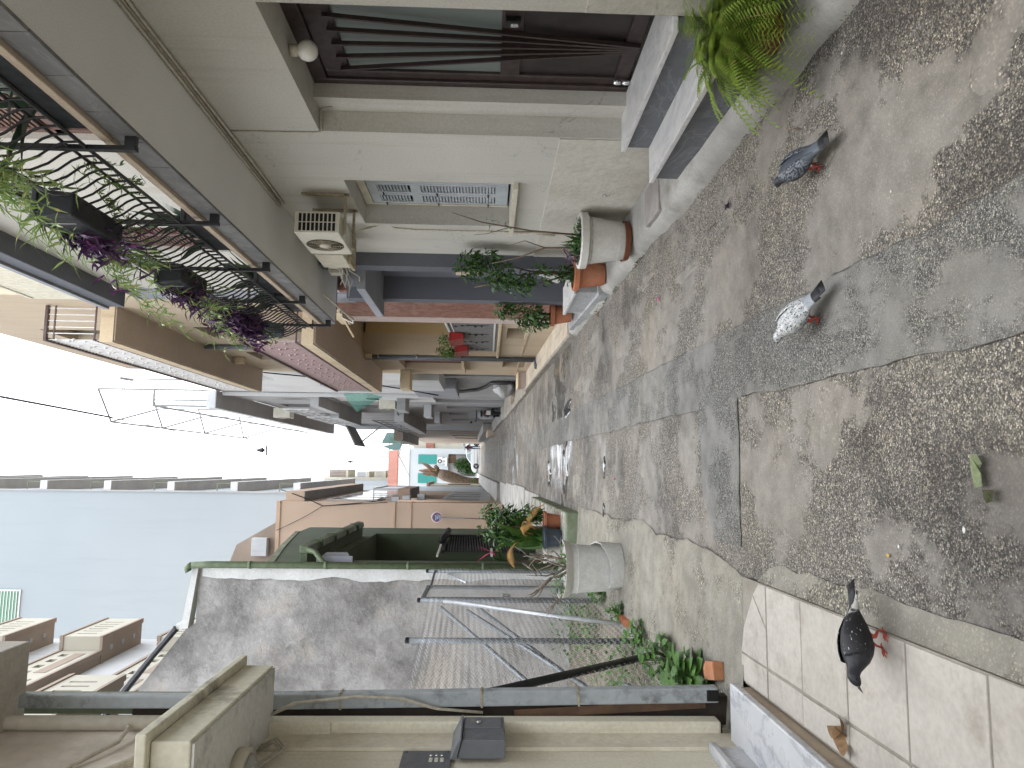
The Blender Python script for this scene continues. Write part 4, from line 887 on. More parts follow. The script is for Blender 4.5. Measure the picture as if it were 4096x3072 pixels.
g = MB(); g.wall(-2.6, -1.502, 11.13, 18.2, -.1, 4.6, [(11.95, 16.7, -.1, 4.05)]); g.box(-9, -2.6, 11.2, 18.2, -.1, 4.6)
g.prism([(-1.502, 11.13, 4.6), (-1.502, 11.13, 4.78), (-1.502, 14.0, 5.34), (-1.502, 17.0, 5.85), (-1.502, 18.2, 5.9), (-1.502, 18.2, 4.6)], (-.25, 0, 0)); B('wall', g, M['green'], L2)
g = MB(); g.prism([(-1.49, 11.13, 4.78), (-1.49, 11.13, 4.88), (-1.49, 14.0, 5.44), (-1.49, 17.0, 5.94), (-1.49, 17.0, 5.85), (-1.49, 14.0, 5.34)], (-.28, 0, 0)); B('parapet_cap', g, M['gledge'], L2)
g = MB(); g.box(-9, -1.51, 11.10, 11.12, -.1, 5.7); B('party_wall_back', g, M['partywall'], L2)
g = MB(); g.box(-2.58, -2.45, 11.96, 16.69, .5, 4.04); B('porch_back', g, M['green'], L2)
g = MB(); g.box(-2.45, -1.9, 11.96, 16.69, -.1, .62); B('porch_floor', g, M['ledgetop'], L2)
gu = B('gutter', MB().prism([(-1.30, 11.1, 4.22), (-1.20, 11.1, 4.24), (-1.18, 11.1, 4.36), (-1.30, 11.1, 4.36)], (0, 4.9, 0)), M['greenpipe'], L2, bev=.01)
g = MB(); g.box(-1.501, -1.302, 11.1, 16.0, 4.25, 4.34); B('eave_soffit', g, M['green'], gu)
for i in range(4): g = MB(); g.box(-1.31, -1.172, 11.9+1.1*i, 11.94+1.1*i, 4.20, 4.375); B('gutter_joint', g, M['green'], gu)
g = MB(); g.tube([(-1.46, 10.93, 5.86), (-1.50, 10.93, 5.93), (-1.55, 10.93, 5.90)], .05, 10); g.tube([(-1.45, 10.93, .5), (-1.45, 10.93, 5.60), (-1.46, 10.93, 5.86)], .05, 12); dp = B('downpipe', g, M['greenpipe'], L2, smooth=True)
for z in (1.6, 2.7, 3.9, 5.0): g = MB(); g.lathe([(.056, 0), (.056, .05)], (-1.45, 10.93, z), 12); B('pipe_collar', g, M['greenpipe'], dp, smooth=True)
g = MB(); g.tube([(-1.25, 11.13, 4.25), (-1.28, 11.08, 4.12), (-1.40, 10.98, 4.0), (-1.44, 10.94, 3.9)], .042, 10); B('gutter_outlet', g, M['greenpipe'], dp, smooth=True)
mb_ = thing('meter_cabinet', 'grey sloping metal cabinet beside the green downpipe under the eave', 'meter box', (-1.4, 11.3, 3.6))
g = MB(); g.prism([(-1.36, 11.16, 3.62), (-1.36, 11.16, 4.08), (-1.30, 11.30, 4.0), (-1.30, 11.30, 3.68)], (-.10, .0, 0)); g.box(-1.46, -1.34, 11.14, 11.17, 3.58, 4.12); B('cabinet', g, M['lgrey'], mb_, bev=.006)
# porch gate of black iron, white handrail
pg = thing('iron_gate', 'black iron lattice gate leaning in the green porch', 'gate', (-1.4, 13.5, .8))
g = MB(); g.bar((-1.40, 12.3, 2.30), (-1.36, 14.7, 2.38), .05); g.bar((-1.40, 12.3, 1.0), (-1.36, 14.7, 1.2), .05); g.bar((-1.36, 14.7, .9), (-1.36, 14.7, 2.4), .06); B('gate_frame', g, M['black'], pg)
for k in range(16): g = MB(); g.bar((-1.398, 12.38+.15*k, 1.0), (-1.398, 12.38+.15*k, 2.31), .018); B('gate_bar', g, M['black'], pg)
g = MB()
for k in range(26): g.bar((-1.405, 12.32, 1.03+.048*k), (-1.37, 14.68, 1.1+.048*k), .014)
B('gate_slats', g, M['black'], pg, kind='stuff')
for i in range(2): g = MB(); g.tube([(-1.30, 13.2+.5*i, 2.38), (-1.26, 14.4+.4*i, 2.34)], .06, 8); B('folded_shade', g, plain('black canvas', (.02,.02,.024), .8), pg, smooth=True)
hr = thing('handrail', 'thin white handrail post on the porch of the green house', 'handrail', (-1.35, 11.6, .6))
g = MB(); g.bar((-1.36, 11.4, 2.34), (-1.36, 13.0, 2.38), .03); B('rail', g, M['whiterail'], hr)
g = MB(); g.bar((-1.36, 11.5, 1.5), (-1.36, 12.4, 1.5), .035); B('lower_rail', g, M['whiterail'], hr)
rb = thing('ribbon', 'bright pink ribbon tied to the white handrail', 'ribbon', (-1.34, 11.8, 1.5))
g = MB(); rng = random.Random(5)
for k in range(5): a = Vector((-1.33, 11.75, 1.5)); g.leaf(a, (rng.uniform(-.2, .3), rng.uniform(-1, .6), rng.uniform(-1, .6)), (1, 0, 0), .28, .04, .2)
B('ribbon_tails', g, plain('pink plastic', (.75,.03,.16), .5), rb)

# ------------------------------------------------------------------ peach block, pale blue tower, cream tower
M['peachw'] = paint('pale peach render', (.50,.375,.285), (.47,.35,.265), .85, .5, bs=90, bump=.03, dirt=(.42,.28,.19), dirtamt=.15)
M['peachsh'] = paint('peach slab', (.50,.36,.26), (.44,.31,.22), .85, .8, bs=80, bump=.1)
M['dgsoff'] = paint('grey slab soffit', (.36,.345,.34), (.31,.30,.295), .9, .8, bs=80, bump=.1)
M['palegrey'] = paint('pale grey render', (.52,.53,.54), (.45,.46,.47), .85, .6, bs=80, bump=.1, dirt=(.22,.22,.22), dirtamt=.35, streak=1)
M['midgrey'] = paint('mid grey render', (.36,.36,.36), (.30,.30,.30), .85, .7, bs=80, bump=.1, dirt=(.16,.15,.14), dirtamt=.4, streak=1)
M['blue'] = paint('pale blue gable', (.315,.343,.360), (.285,.315,.334), .85, .07, bs=120, bump=.0, dirt=(.24,.265,.28), dirtamt=.35, streak=1, dscale=.5)
M['towercream'] = paint('tower cream', (.43,.405,.34), (.39,.365,.305), .8, .5, bs=80, bump=.05)
M['towerbrown'] = paint('tower brown trim', (.30,.24,.19), (.26,.205,.165), .8, .6, bs=80, bump=.05)
L3 = thing('peach_block', 'peach apartment block with blank side wall behind the round sign', 'building', (-2, 31, .9))
g = MB(); g.box(-12, -1.45, 30.0, 44.6, .5, 9.9); B('wall', g, M['peachw'], L3)
g = MB(); g.box(-12, -1.43, 29.95, 30.0, 5.28, 5.36); g.box(-12, -1.43, 29.96, 30.0, 4.62, 4.68); g.box(-12, -1.43, 29.95, 44.5, 9.9, 10.05); B('string_course', g, M['peachsh'], L3)
def slab(parent, x0, x1, y0, y1, z0, z1, soff, edge):
    g = MB(); g.box(x0+.01, x1-.01, y0+.01, y1-.01, z0, z1-.04); b = B('balcony', g, soff, parent)
    g = MB(); g.box(x0, x1, y0, y1, z1-.04, z1+.01); g.box(x0, x0+.008, y0, y1, z0+.02, z1-.04); g.box(x1-.008, x1, y0, y1, z0+.02, z1-.04); g.box(x0+.008, x1-.008, y0, y0+.008, z0+.02, z1-.04); B('slab_edge', g, edge, b); return b
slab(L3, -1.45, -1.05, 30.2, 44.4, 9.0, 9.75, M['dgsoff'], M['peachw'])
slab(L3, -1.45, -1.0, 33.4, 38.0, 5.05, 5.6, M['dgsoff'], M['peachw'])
g = MB(); g.box(-1.47, -1.15, 31.0, 31.7, 4.2, 4.5); B('door_hood', g, M['palegrey'], L3)
for k in range(5): g = MB(); g.box(-1.47, -1.40, 31.2+2.4*k, 32.9+2.4*k, 6.2, 8.3); w_ = B('window', g, M['white'], L3); g = MB(); g.box(-1.405, -1.395, 31.3+2.4*k, 32.8+2.4*k, 6.3, 8.2); B('pane', g, M['dglass'], w_)
for k in range(4): g = MB(); g.box(-1.47, -1.42, 31.6+3*k, 33.6+3*k, 1.4, 3.6); w_ = B('garage_door', g, M['palegrey'], L3); g = MB(); g.box(-1.425, -1.415, 31.8+3*k, 33.4+3*k, 1.9, 3.4); B('pane', g, M['midgrey'], w_)
g = MB(); g.tube([(-1.40, 30.1, 1.2), (-1.40, 30.1, 5.2)], .05, 8); g.tube([(-1.40, 30.3, 2.5), (-1.38, 31.5, 4.9)], .05, 8); B('wall_pipes', g, M['peachw'], L3, smooth=True)
g = MB(); g.box(-1.44, -1.2, 30.3, 30.9, 4.75, 5.05); g.box(-1.44, -1.25, 30.35, 30.8, 5.2, 5.5); B('meter_boxes', g, M['palegrey'], L3)
r = B('balcony_railing', MB().bar((-1.01, 33.4, 6.7), (-1.01, 38, 6.7), .06).bar((-1.01, 33.4, 5.6), (-1.01, 33.4, 6.7), .05).bar((-1.43, 33.4, 6.7), (-1.01, 33.4, 6.7), .05).bar((-1.01, 38, 5.6), (-1.01, 38, 6.7), .05), M['whiterail'], L3)
for k in range(8): g = MB(); g.bar((-1.43+.055*k, 33.41, 5.6), (-1.43+.055*k, 33.41, 6.7), .02); B('baluster', g, M['whiterail'], r)
# wires strung on the peach wall
g = MB()
def sag(a, b, s, n=14): a, b = Vector(a), Vector(b); return [a.lerp(b, i/n)-Vector((0, 0, s*4*(i/n)*(1-i/n))) for i in range(n+1)]
g.tube(sag((-1.0, 30.3, 10.0), (-1.62, 29.9, 8.2), .1), .018, 4); g.tube(sag((-1.62, 29.9, 8.2), (-1.35, 30.1, 5.7), .25), .018, 4); g.tube(sag((-1.62, 29.9, 8.2), (-1.45, 29.95, 5.6), .0), .012, 4); g.tube(sag((-1.62, 29.9, 8.2), (-2.6, 29.9, 10), .1), .012, 4)
B('overhead_wires', g, M['cableblk'], L3)
g = MB(); g.prism([(-2.2, 30.05, 9.9), (-5, 30.05, 9.9), (-5, 30.05, 12.2), (-3.2, 30.05, 11.6)], (0, 6, 0)); tr_ = B('roof_terrace', g, M['towerbrown'], L3)
g = MB(); g.box(-3.6, -2.9, 29.7, 30.04, 10.3, 10.9); B('terrace_cooler', g, M['palegrey'], tr_, bev=.02)

T1 = thing('pale_blue_tower', 'very tall tower with blank pale blue gable and stacked grey balconies', 'building', (-4, 46, 1))
g = MB(); g.box(-16, -1.69, 45.0, 64, .5, 42); B('wall', g, M['blue'], T1)
g = MB(); g.box(-1.69, -1.60, 44.9, 45.1, 9, 42); B('corner_strip', g, M['midgrey'], T1)
g = MB(); g.box(-16, -1.70, 44.985, 45.0, 13.1, 13.16); g.box(-6.03, -5.97, 44.985, 45.0, 9, 13.1); B('render_joint', g, M['palegrey'], T1)
for k in range(9):
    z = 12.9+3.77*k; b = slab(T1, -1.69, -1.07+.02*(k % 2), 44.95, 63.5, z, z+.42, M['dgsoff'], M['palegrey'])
    g = MB(); g.box(-1.60, -1.12, 45.15, 45.2, z+.45, z+.50); g.box(-1.16, -1.12, 45.15, 45.2, z+.5, z+1.3); g.box(-1.60, -1.12, 45.15, 45.2, z+1.28, z+1.33); g.box(-1.14, -1.11, 45.2, 63, z+1.28, z+1.33); B('rail', g, M['greenpaint'], b)
    g = MB(); g.bar((-1.10, 47+k, z+.6), (-.85, 47+k, z+.9), .03); B('clothes_arm', g, M['rail'], b)
wn = B('window', MB().box(-9.6, -7.5, 44.93, 45.0, 29.0, 31.2), M['whiterail'], T1)
g = MB(); g.box(-9.5, -7.58, 44.90, 44.94, 29.1, 31.1); B('pane', g, glassmat('green reflecting glass', (.10,.22,.14), .1), wn)
for k in range(11): g = MB(); g.box(-9.5, -7.58, 44.86, 44.89, 29.15+.18*k, 29.18+.18*k); B('window_bar', g, M['whiterail'], wn)

T2 = thing('cream_tower', 'cream apartment tower with slotted balcony parapets behind the party wall', 'building', (-7, 20, .5))
g = MB(); g.box(-16, -6.25, 9, 27.3, .3, 34); B('wall', g, M['palegrey'], T2)
def slot_balcony(x0, y0, y1, z0, slots=True, tri=False):
    g = MB(); g.box(x0-.10 if 0 else -6.25, x0-.12, y0+.02, y1-.02, z0, z0+.22); b = B('balcony', g, M['towerbrown'], T2)
    hs = []; y = y0+.35
    while y < y1-.35: hs.append((y, y+.10, z0+.36, z0+.98) if not tri else (y, y+.32, z0+.72, z0+.95)); y += .34 if not tri else .62
    g = MB(); g.wall(x0-.12, x0, y0, y1, z0+.06, z0+1.18, hs); g.box(-6.25, x0-.12, y0, y0+.12, z0+.06, z0+1.18); g.box(-6.25, x0-.12, y1-.12, y1, z0+.06, z0+1.18); B('parapet', g, M['towercream'], b)
    g = MB(); g.box(x0-.16, x0+.035, y0-.03, y1+.03, z0+1.18, z0+1.24); g.box(x0-.14, x0+.025, y0-.02, y1+.02, z0+1.242, z0+1.30); g.box(-6.25, x0-.16, y0-.03, y0+.14, z0+1.18, z0+1.29); B('parapet_cap', g, M['towerbrown'], b)
    g = MB(); g.box(x0-.13, x0+.02, y0-.02, y1+.02, z0-.03, z0+.055); g.box(-6.25, x0-.13, y0-.02, y0+.10, z0-.03, z0+.055); B('lower_trim', g, M['towerbrown'], b)
    if tri:
        y = y0+.4
        while y+2.2 < y1: g = MB(); g.box(x0, x0+.012, y, y+2.1, z0+.26, z0+.58); B('recess_panel', g, M['towerbrown'], b); y += 2.7
    else:
        for q in range(3): g = MB(); g.lathe([(.09, 0), (.09, -.02), (.05, -.03)], (x0-.45, y0+.6+.75*q, z0), 12); B('downlight', g, M['midgrey'], b)
for k in range(-1, 4): slot_balcony(-5.42, 24.0, 26.7, 13.6+3.0*k); slot_balcony(-5.85, 13.0, 23.98, 13.6+3.0*k, tri=True)
slot_balcony(-5.30, 11.0, 19.6, 10.55+.0) if False else None
slot_balcony(-5.05, 12.0, 18.4, 10.2)

# ------------------------------------------------------------------ white and grey houses further along on the right
H3 = thing('white_house', 'white upper floors over grey ground floor with box porch past the peach house', 'house', (2.8, 22, .7))
g = MB(); g.wall(2.62, 3.2, 18.36, 28.2, .2, 3.6, [(18.9, 20.9, .6, 2.9)]); B('ground_floor_wall', g, M['midgrey'], H3)
g = MB(); g.box(3.2, 8, 18.36, 28.2, .2, 10.8); g.wall(2.50, 3.2, 18.36, 25.2, 3.6, 10.8, [(20.2, 21.6, 7.9, 9.3)]); g.wall(2.50, 3.2, 25.2, 28.2, 3.6, 7.3); B('wall', g, M['white'], H3)
g = MB(); g.box(2.7, 3.0, 18.9, 20.9, .6, 2.9); B('doorway', g, M['midgrey'], H3)
g = MB(); g.box(2.20, 2.62, 18.5, 21.1, 2.86, 3.78); B('box_porch', g, M['palegrey'], H3, bev=.01)
g = MB(); g.box(2.30, 2.62, 21.4, 24.2, 2.55, 3.9); B('concrete_hood', g, M['lgrey'], H3, bev=.02)
g = MB(); g.box(2.75, 3.1, 20.2, 21.6, 7.9, 9.3); B('window', g, M['midgrey'], H3)
g = MB(); g.box(2.47, 2.495, 22.5, 23.2, 4.0, 6.8); B('wall_strip', g, M['palegrey'], H3)
g = MB(); g.bar((2.42, 25.15, 3.6), (2.42, 25.15, 10.7), .12); B('corner_post', g, M['white'], H3)
g = MB(); g.tube([(2.45, 19.4, 7.6), (2.46, 21, 5.6), (2.3, 22.0, 3.9), (2.28, 23.2, 3.2), (2.4, 24.8, 3.4), (2.45, 25.6, 4.6)], .02, 5); B('cable', g, M['cableblk'], H3, smooth=True)
hp = thing('black_hose', 'thick black hose bending down the grey wall to the pavement', 'hose', (2.55, 24, 1))
g = MB(); g.tube([(2.50, 27.2, 5.7), (2.48, 26.6, 6.0), (2.5, 26.0, 5.2), (2.52, 25.4, 4.2), (2.55, 24.9, 3.2), (2.55, 24.4, 2.4), (2.55, 23.8, 1.9), (2.55, 22.9, 1.65), (2.55, 21.9, 1.5), (2.5, 21.3, .95)], .055, 8); B('tube', g, M['cableblk'], hp, smooth=True)
bgm = leafmat('white plastic bag', (.62,.62,.62), (.45,.45,.46), .2)
rb_ = thing('rubble_bag', 'white plastic rubble bag slumped at the foot of the grey wall', 'bag', (2.5, 22.3, .8))
g = MB(); g.grid(lambda u, v: (2.45+.30*math.cos(u*6.283)*math.sin(v*3.1416)*(1+.3*fbm(u*5, v*5, 1)), 22.3+.5*math.sin(u*6.283)*math.sin(v*3.1416)*(1+.3*fbm(u*4+3, v*5, 1)), gz(22.3)+.42-.32*math.cos(v*3.1416)*(1+.3*fbm(u*6, v*3, 1))), 22, 14); B('bag', g, bgm, rb_)
rng = random.Random(8)
for k in range(9):
    g = MB(); c_ = Vector((2.2+rng.uniform(-.15, .4), 22.6+rng.uniform(-.4, 1.2), gz(22.6)+.13)); s_ = rng.uniform(.04, .09); g.box(c_.x-s_, c_.x+s_, c_.y-s_, c_.y+s_, c_.z-.03, c_.z+s_); B('rubble', g, M['capmarble'] if k % 2 else M['midgrey'], rb_, bev=.012)

H4 = thing('grey_apartments', 'grey apartment house with dark balcony soffits and roof frame', 'building', (2.8, 34, 1))
g = MB(); g.wall(2.50, 3.2, 28.25, 50, .4, 10.8, [(30, 31.2, 1, 3.3), (33.5, 35, 1, 3.4), (38, 39.2, 1.2, 3.5), (27, 28, 8, 10), (30, 31.5, 8, 10.2), (35, 37, 8, 10.2), (30, 31.5, 5.6, 7.2)]); g.box(3.2, 8, 28.25, 50, .4, 10.8); g.box(2.45, 3.2, 25.25, 28.22, 7.32, 10.8); B('wall', g, M['midgrey'], H4)
for (a, b, c, d) in ((30, 31.2, 1, 3.3), (33.5, 35, 1, 3.4), (38, 39.2, 1.2, 3.5), (30, 31.5, 8, 10.2), (35, 37, 8, 10.2), (30, 31.5, 5.6, 7.2)):
    g = MB(); g.box(2.62, 2.70, a, b, c, d); w_ = B('window', g, M['bluegrey'], H4); g = MB(); g.box(2.60, 2.62, a+.2, b-.2, c+.3, d-.2); B('pane', g, M['dglass'], w_)
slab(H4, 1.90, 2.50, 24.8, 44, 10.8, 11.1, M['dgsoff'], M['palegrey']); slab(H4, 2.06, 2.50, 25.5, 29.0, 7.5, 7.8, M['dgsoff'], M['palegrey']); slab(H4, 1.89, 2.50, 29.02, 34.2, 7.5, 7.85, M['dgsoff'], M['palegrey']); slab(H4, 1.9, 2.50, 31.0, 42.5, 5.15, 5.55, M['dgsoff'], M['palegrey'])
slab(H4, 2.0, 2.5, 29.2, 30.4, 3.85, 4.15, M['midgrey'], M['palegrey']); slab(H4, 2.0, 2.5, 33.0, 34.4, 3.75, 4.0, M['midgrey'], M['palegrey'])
for (x0, ya, yb, z) in ((1.95, 25.6, 29, 7.85), (1.92, 29.2, 34, 7.9)):
    r = B('balcony_railing', MB().bar((x0, ya, z+.9), (x0, yb, z+.9), .04).bar((x0, ya, z+.45), (x0, yb, z+.45), .025).bar((x0, ya, z+.2), (x0, yb, z+.2), .025).bar((x0, ya, z), (x0, ya, z+.9), .04), M['whiterail'], H4)
    for k in range(5): g = MB(); g.bar((x0, ya+(yb-ya)*k/4, z), (x0, ya+(yb-ya)*k/4, z+.9), .03); B('rail_post', g, M['whiterail'], r)
for k in range(7): g = MB(); g.bar((1.95, 31.2+1.6*k, 5.56), (1.95, 31.2+1.6*k, 6.5), .04); B('rail_post', g, M['rail'], H4)
g = MB(); g.bar((1.95, 31.1, 6.5), (1.95, 42.4, 6.5), .05); g.bar((1.95, 31.1, 6.2), (1.95, 42.4, 6.2), .03); B('balcony_railing', g, M['rail'], H4)
# pergola frame of thin steel on the roof
pf = thing('roof_frame', 'thin steel pergola frame standing on the grey roof terrace', 'frame', (2, 28, 11))
F_ = lambda *pts, r=.035: [g.tube([a, b], r, 5) for a, b in zip(pts, pts[1:])]
for (ya) in (24.9, 29.0, 33.5, 39.0):
    g = MB(); F_((2.5, ya, 11.1), (2.5, ya, 14.8), (1.45, ya+1.2, 14.9)); F_((1.45, ya+1.2, 14.9), (1.95, ya+1.5, 13.4)); F_((1.95, ya+1.5, 13.4), (1.95, ya+1.5, 11.1), r=.02); B('frame_post', g, M['rail'], pf)
g = MB(); F_((1.45, 26.1, 14.9), (1.45, 41, 14.9)); B('frame_rail', g, M['rail'], pf)
g = MB(); F_((1.95, 24.85, 11.12), (1.95, 24.85, 12.9), (2.5, 24.85, 12.9), r=.04); F_((1.95, 24.85, 12.9), (1.95, 43.5, 12.3), r=.04); B('terrace_rail', g, M['rail'], pf)
for k in range(5): g = MB(); F_((1.97, 24.86, 11.3+.28*k), (2.5, 24.86, 11.3+.28*k), r=.008); B('terrace_bar', g, M['rail'], pf)
an = thing('tv_antenna', 'tall thin television antenna above the white railed balcony', 'antenna', (2.6, 22.8, 10.8))
g = MB(); g.tube([(2.62, 22.9, 10.7), (2.60, 22.7, 12.95)], .025, 6); B('mast', g, M['rail'], an)
g = MB(); g.bar((2.6, 22.5, 12.9), (2.6, 23.0, 12.75), .07); B('boom', g, M['rail'], an)
for k in range(7): g = MB(); w_ = .42 if k in (1, 2) else .16; g.bar((2.6-w_, 22.55+.06*k, 12.86-.02*k), (2.6+w_, 22.55+.06*k, 12.86-.02*k), .010); B('antenna_rod', g, M['rail'], an)
ac_unit('white air conditioner standing on the bracket of the grey apartments', 2.06, 2.36, 26.1, 26.7, 4.92, 5.5, bracket=False, side=False, mat='acwhite')
g = MB(); g.box(2.0, 2.5, 26.0, 27.4, 4.55, 4.85); B('bracket_slab', g, M['midgrey'], H4)
ac_unit('air conditioner hanging high from steel arms on the grey apartments', 1.75, 2.1, 27.0, 27.6, 8.9, 9.5, bracket=False, side=False)
H5 = thing('end_house', 'brownish low house closing the right side of the alley', 'house', (2.8, 60, 2))
g = MB(); g.wall(2.45, 3.2, 50.05, 76, 1.2, 8.0, [(52, 53.2, 2, 4.3), (56, 57.5, 2, 4.3), (61, 62.4, 2, 4.3)]); g.box(3.2, 9, 50.05, 76, 1.2, 8.0); B('wall', g, M['towerbrown'], H5)
g = MB(); g.box(2.6, 2.8, 50.2, 70, 1.9, 4.4); B('windows_back', g, M['dglass'], H5)
slab(H5, 1.8, 2.45, 50.2, 62, 7.4, 8.0, M['dgsoff'], M['towerbrown'])
g = MB(); g.prism([(1.2, 43, 9.3), (2.4, 43, 9.9), (2.4, 46, 9.9), (1.2, 46, 9.2)], (0, 0, .08)); B('tilted_panel', g, M['dgsoff'], H4); g = MB(); g.bar((2.4, 44, 8.0), (1.4, 45, 9.4), .06); B('panel_strut', g, M['rail'], H4)
sb = thing('stone_block', 'low pale stone block against the wall beyond the scooter', 'block', (2.3, 45, 1.4))
g = MB(); g.sbox(1.98, 2.48, 41, 57, .1, .62); B('block', g, M['lpave'], sb, bev=.03)
g = MB(); g.sbox(1.70, 2.1, 40, 42, -.05, .40); B('rough_stone', g, M['capmarble'], sb, bev=.06)

# ------------------------------------------------------------------ the end of the alley
M['teal'] = plain('teal shutter', (.05,.26,.225), .5)
M['roofred'] = paint('red roof tiles', (.33,.15,.11), (.27,.12,.09), .8, 3, bs=60, bump=.3)
M['endwhite'] = paint('end house white', (.47,.495,.51), (.43,.455,.47), .85, .5, bs=80, bump=.02)
E1 = thing('white_end_house', 'white house with teal shutters across the end of the alley', 'house', (.5, 93, 2.6))
g = MB(); g.wally(93, 93.8, -9, 2.35, 2.3, 11.4, [(-1.15, 1.65, 3.1, 6.5)]); g.box(-9, 2.35, 93.8, 101, 2.3, 11.4); B('wall', g, M['endwhite'], E1)
g = MB(); g.box(-9, 2.2, 92.9, 101, 11.4, 11.7); g.box(-9, 2.15, 93.05, 101, 11.7, 12.8); B('parapet', g, M['white'], E1)
for k in range(9): g = MB(); g.box(-2.4+.5*k, -2.37+.5*k, 93.03, 93.05, 11.7, 12.8); B('parapet_joint', g, M['midgrey'], E1)
g = MB(); g.prism([(-9, 93.3, 12.8), (2.1, 93.3, 12.8), (2.1, 97, 14.5), (-9, 97, 14.5)], (0, 0, .1)); rf = B('roof', g, M['roofred'], E1)
for k in range(28): g = MB(); g.tube([(-2.2+.155*k, 93.25, 12.93), (-2.2+.155*k, 97, 14.63)], .05, 5); B('tile_row', g, M['roofred'], rf)
for (x0, x1) in ((.35, 1.57), (-2.05, -.8)):
    fr = B('shutters', MB().box(x0, x1, 92.93, 92.99, 7.95, 10.3), M['teal'], E1)
    for k in range(4): g = MB(); xc = x0+.06+(x1-x0-.1)*k/4; g.box(xc, xc+.2, 92.90, 92.93, 8.1, 8.95); g.box(xc, xc+.2, 92.90, 92.93, 9.1, 10.15); B('louvre', g, plain('teal louvre paint', (.03,.26,.23), .6), fr)  # louvre panels in a teal close to that of the shutters
g = MB(); g.box(.1, 1.2, 92.3, 93, 6.6, 6.85); B('canopy_ledge', g, M['white'], E1)
g = MB(); g.box(-1.15, 1.65, 93.5, 93.75, 3.1, 6.5); B('porch_back', g, M['dgsoff'], E1); B('porch_panel', MB().box(.5, 1.6, 93.4, 93.49, 5.6, 6.5), M['wood'], E1)
for (x0, x1, z0, z1) in ((.55, 1.25, 7.1, 7.75), (.62, 1.2, 6.3-.0+.55, 7.0+.05)): pass
ac_unit('larger white air conditioner beneath the teal shutters of the end house', .35, 1.25, 92.5, 92.95, 7.2, 7.85, bracket=False, facing='y', mat='white')
ac_unit('smaller air conditioner below the larger one on the end house', .45, 1.1, 92.5, 92.95, 6.87+.0, 7.18, bracket=False, facing='y', mat='white')
E2 = thing('beige_end_house', 'beige house with red striped tiles at the alley end behind the person', 'house', (4, 95, 2.6))
g = MB(); g.box(2.36, 9, 93.2, 101, 2.3, 8.3); g.box(2.36, 4.2, 93.4, 101, 8.3, 11.0); B('wall', g, M['towercream'], E2)
for k in range(9): g = MB(); g.tube([(2.45+.19*k, 93.05, 8.35), (2.45+.19*k, 93.5, 9.35)], .085, 7); B('awning_tile', g, M['roofred'], E2)
g = MB(); g.box(2.4, 4.2, 93.3, 93.42, 8.3, 9.4); B('awning_back', g, M['roofred'], E2)
g = MB(); g.box(3.2, 4.8, 93.1, 93.2, 2.6, 6.6); dd = B('shutter_door', g, M['white'], E2)
for k in range(9): g = MB(); g.box(3.25, 4.75, 93.07, 93.1, 2.75+.42*k, 3.05+.42*k); B('door_panel', g, M['palegrey'], dd)
g = MB(); g.box(3.0, 4.9, 92.8, 93.2, 6.7, 6.9); B('door_hood', g, M['towercream'], E2)
g = MB(); g.box(4.0, 4.9, 90, 93, 8.6, 9.4); B('side_volume', g, M['dgsoff'], E2)
# scaffold netting far above
gn = thing('green_netting', 'blue green scaffold netting on a frame above the end house roofs', 'netting', (3, 110, 12))
nm = leafmat('scaffold net', (.22,.33,.32), (.16,.26,.26), .4)
for k in range(6): g = MB(); g.bar((1.4+.55*k, 108, 8), (1.4+.55*k, 108, 17.5-.3*k), .09); B('scaffold_post', g, M['greenpaint'], gn)
for k in range(6): g = MB(); g.bar((1.2, 108, 12+1.0*k), (4.6, 108, 12+1.0*k), .08); B('scaffold_bar', g, M['greenpaint'], gn)
g = MB(); g.prism([(3.2, 108.3, 11), (5, 108.3, 11), (5, 108.3, 16.5), (3.4, 108.3, 17.2)], (0, .05, 0)); B('net_sheet', g, nm, gn)
g = MB(); g.prism([(2.1, 107.8, 14.5), (3.6, 107.8, 14.0), (3.5, 107.8, 14.7), (2.9, 107.8, 17.0)], (0, .05, 0)); B('torn_net', g, nm, gn)
F1 = thing('far_apartments', 'far cream apartment block with stepped balconies above the tree stump', 'building', (-6, 100, 3))
g = MB(); g.box(-18, -1.5, 98, 112, 3, 23.2); B('wall', g, M['towercream'], F1)
g = MB(); g.box(-18, -1.9, 97.4, 98, 3, 21); B('wall_bay', g, M['blue'], F1)
for k, (x1, z0, z1) in enumerate([(-.55, 20.4, 22.6), (-.75, 17.6, 19.0), (-.6, 15.4, 16.6), (-.7, 12.8, 14.4), (-.5, 10.2, 11.6)]):
    g = MB(); g.box(-1.5, x1, 98.5, 104, z0, z1); b = B('balcony', g, [M['towerbrown'], M['palegrey'], M['towercream']][k % 3], F1)
    g = MB(); g.box(-1.5, x1+.08, 98.4, 104, z0-.3, z0-.02); B('slab', g, M['towercream'], b)
    for q in range(4): g = MB(); g.box(-1.4+.2*q, -1.34+.2*q, 98.44, 98.5, z0+.2, z1-.15); B('parapet_slot', g, M['dgsoff'], b)
F2 = thing('low_cream_house', 'low cream house beyond the blue tower on the left', 'house', (-2, 66, 2))
g = MB(); g.box(-12, -1.55, 64.1, 70.5, 1.4, 6.6); B('wall', g, M['towercream'], F2)
g = MB(); g.box(-12, -1.35, 64.0, 70.6, 6.6, 6.8); B('eave', g, M['towerbrown'], F2)
g = MB(); g.box(-1.56, -1.50, 65, 66.4, 3, 5); B('window', g, M['dglass'], F2)

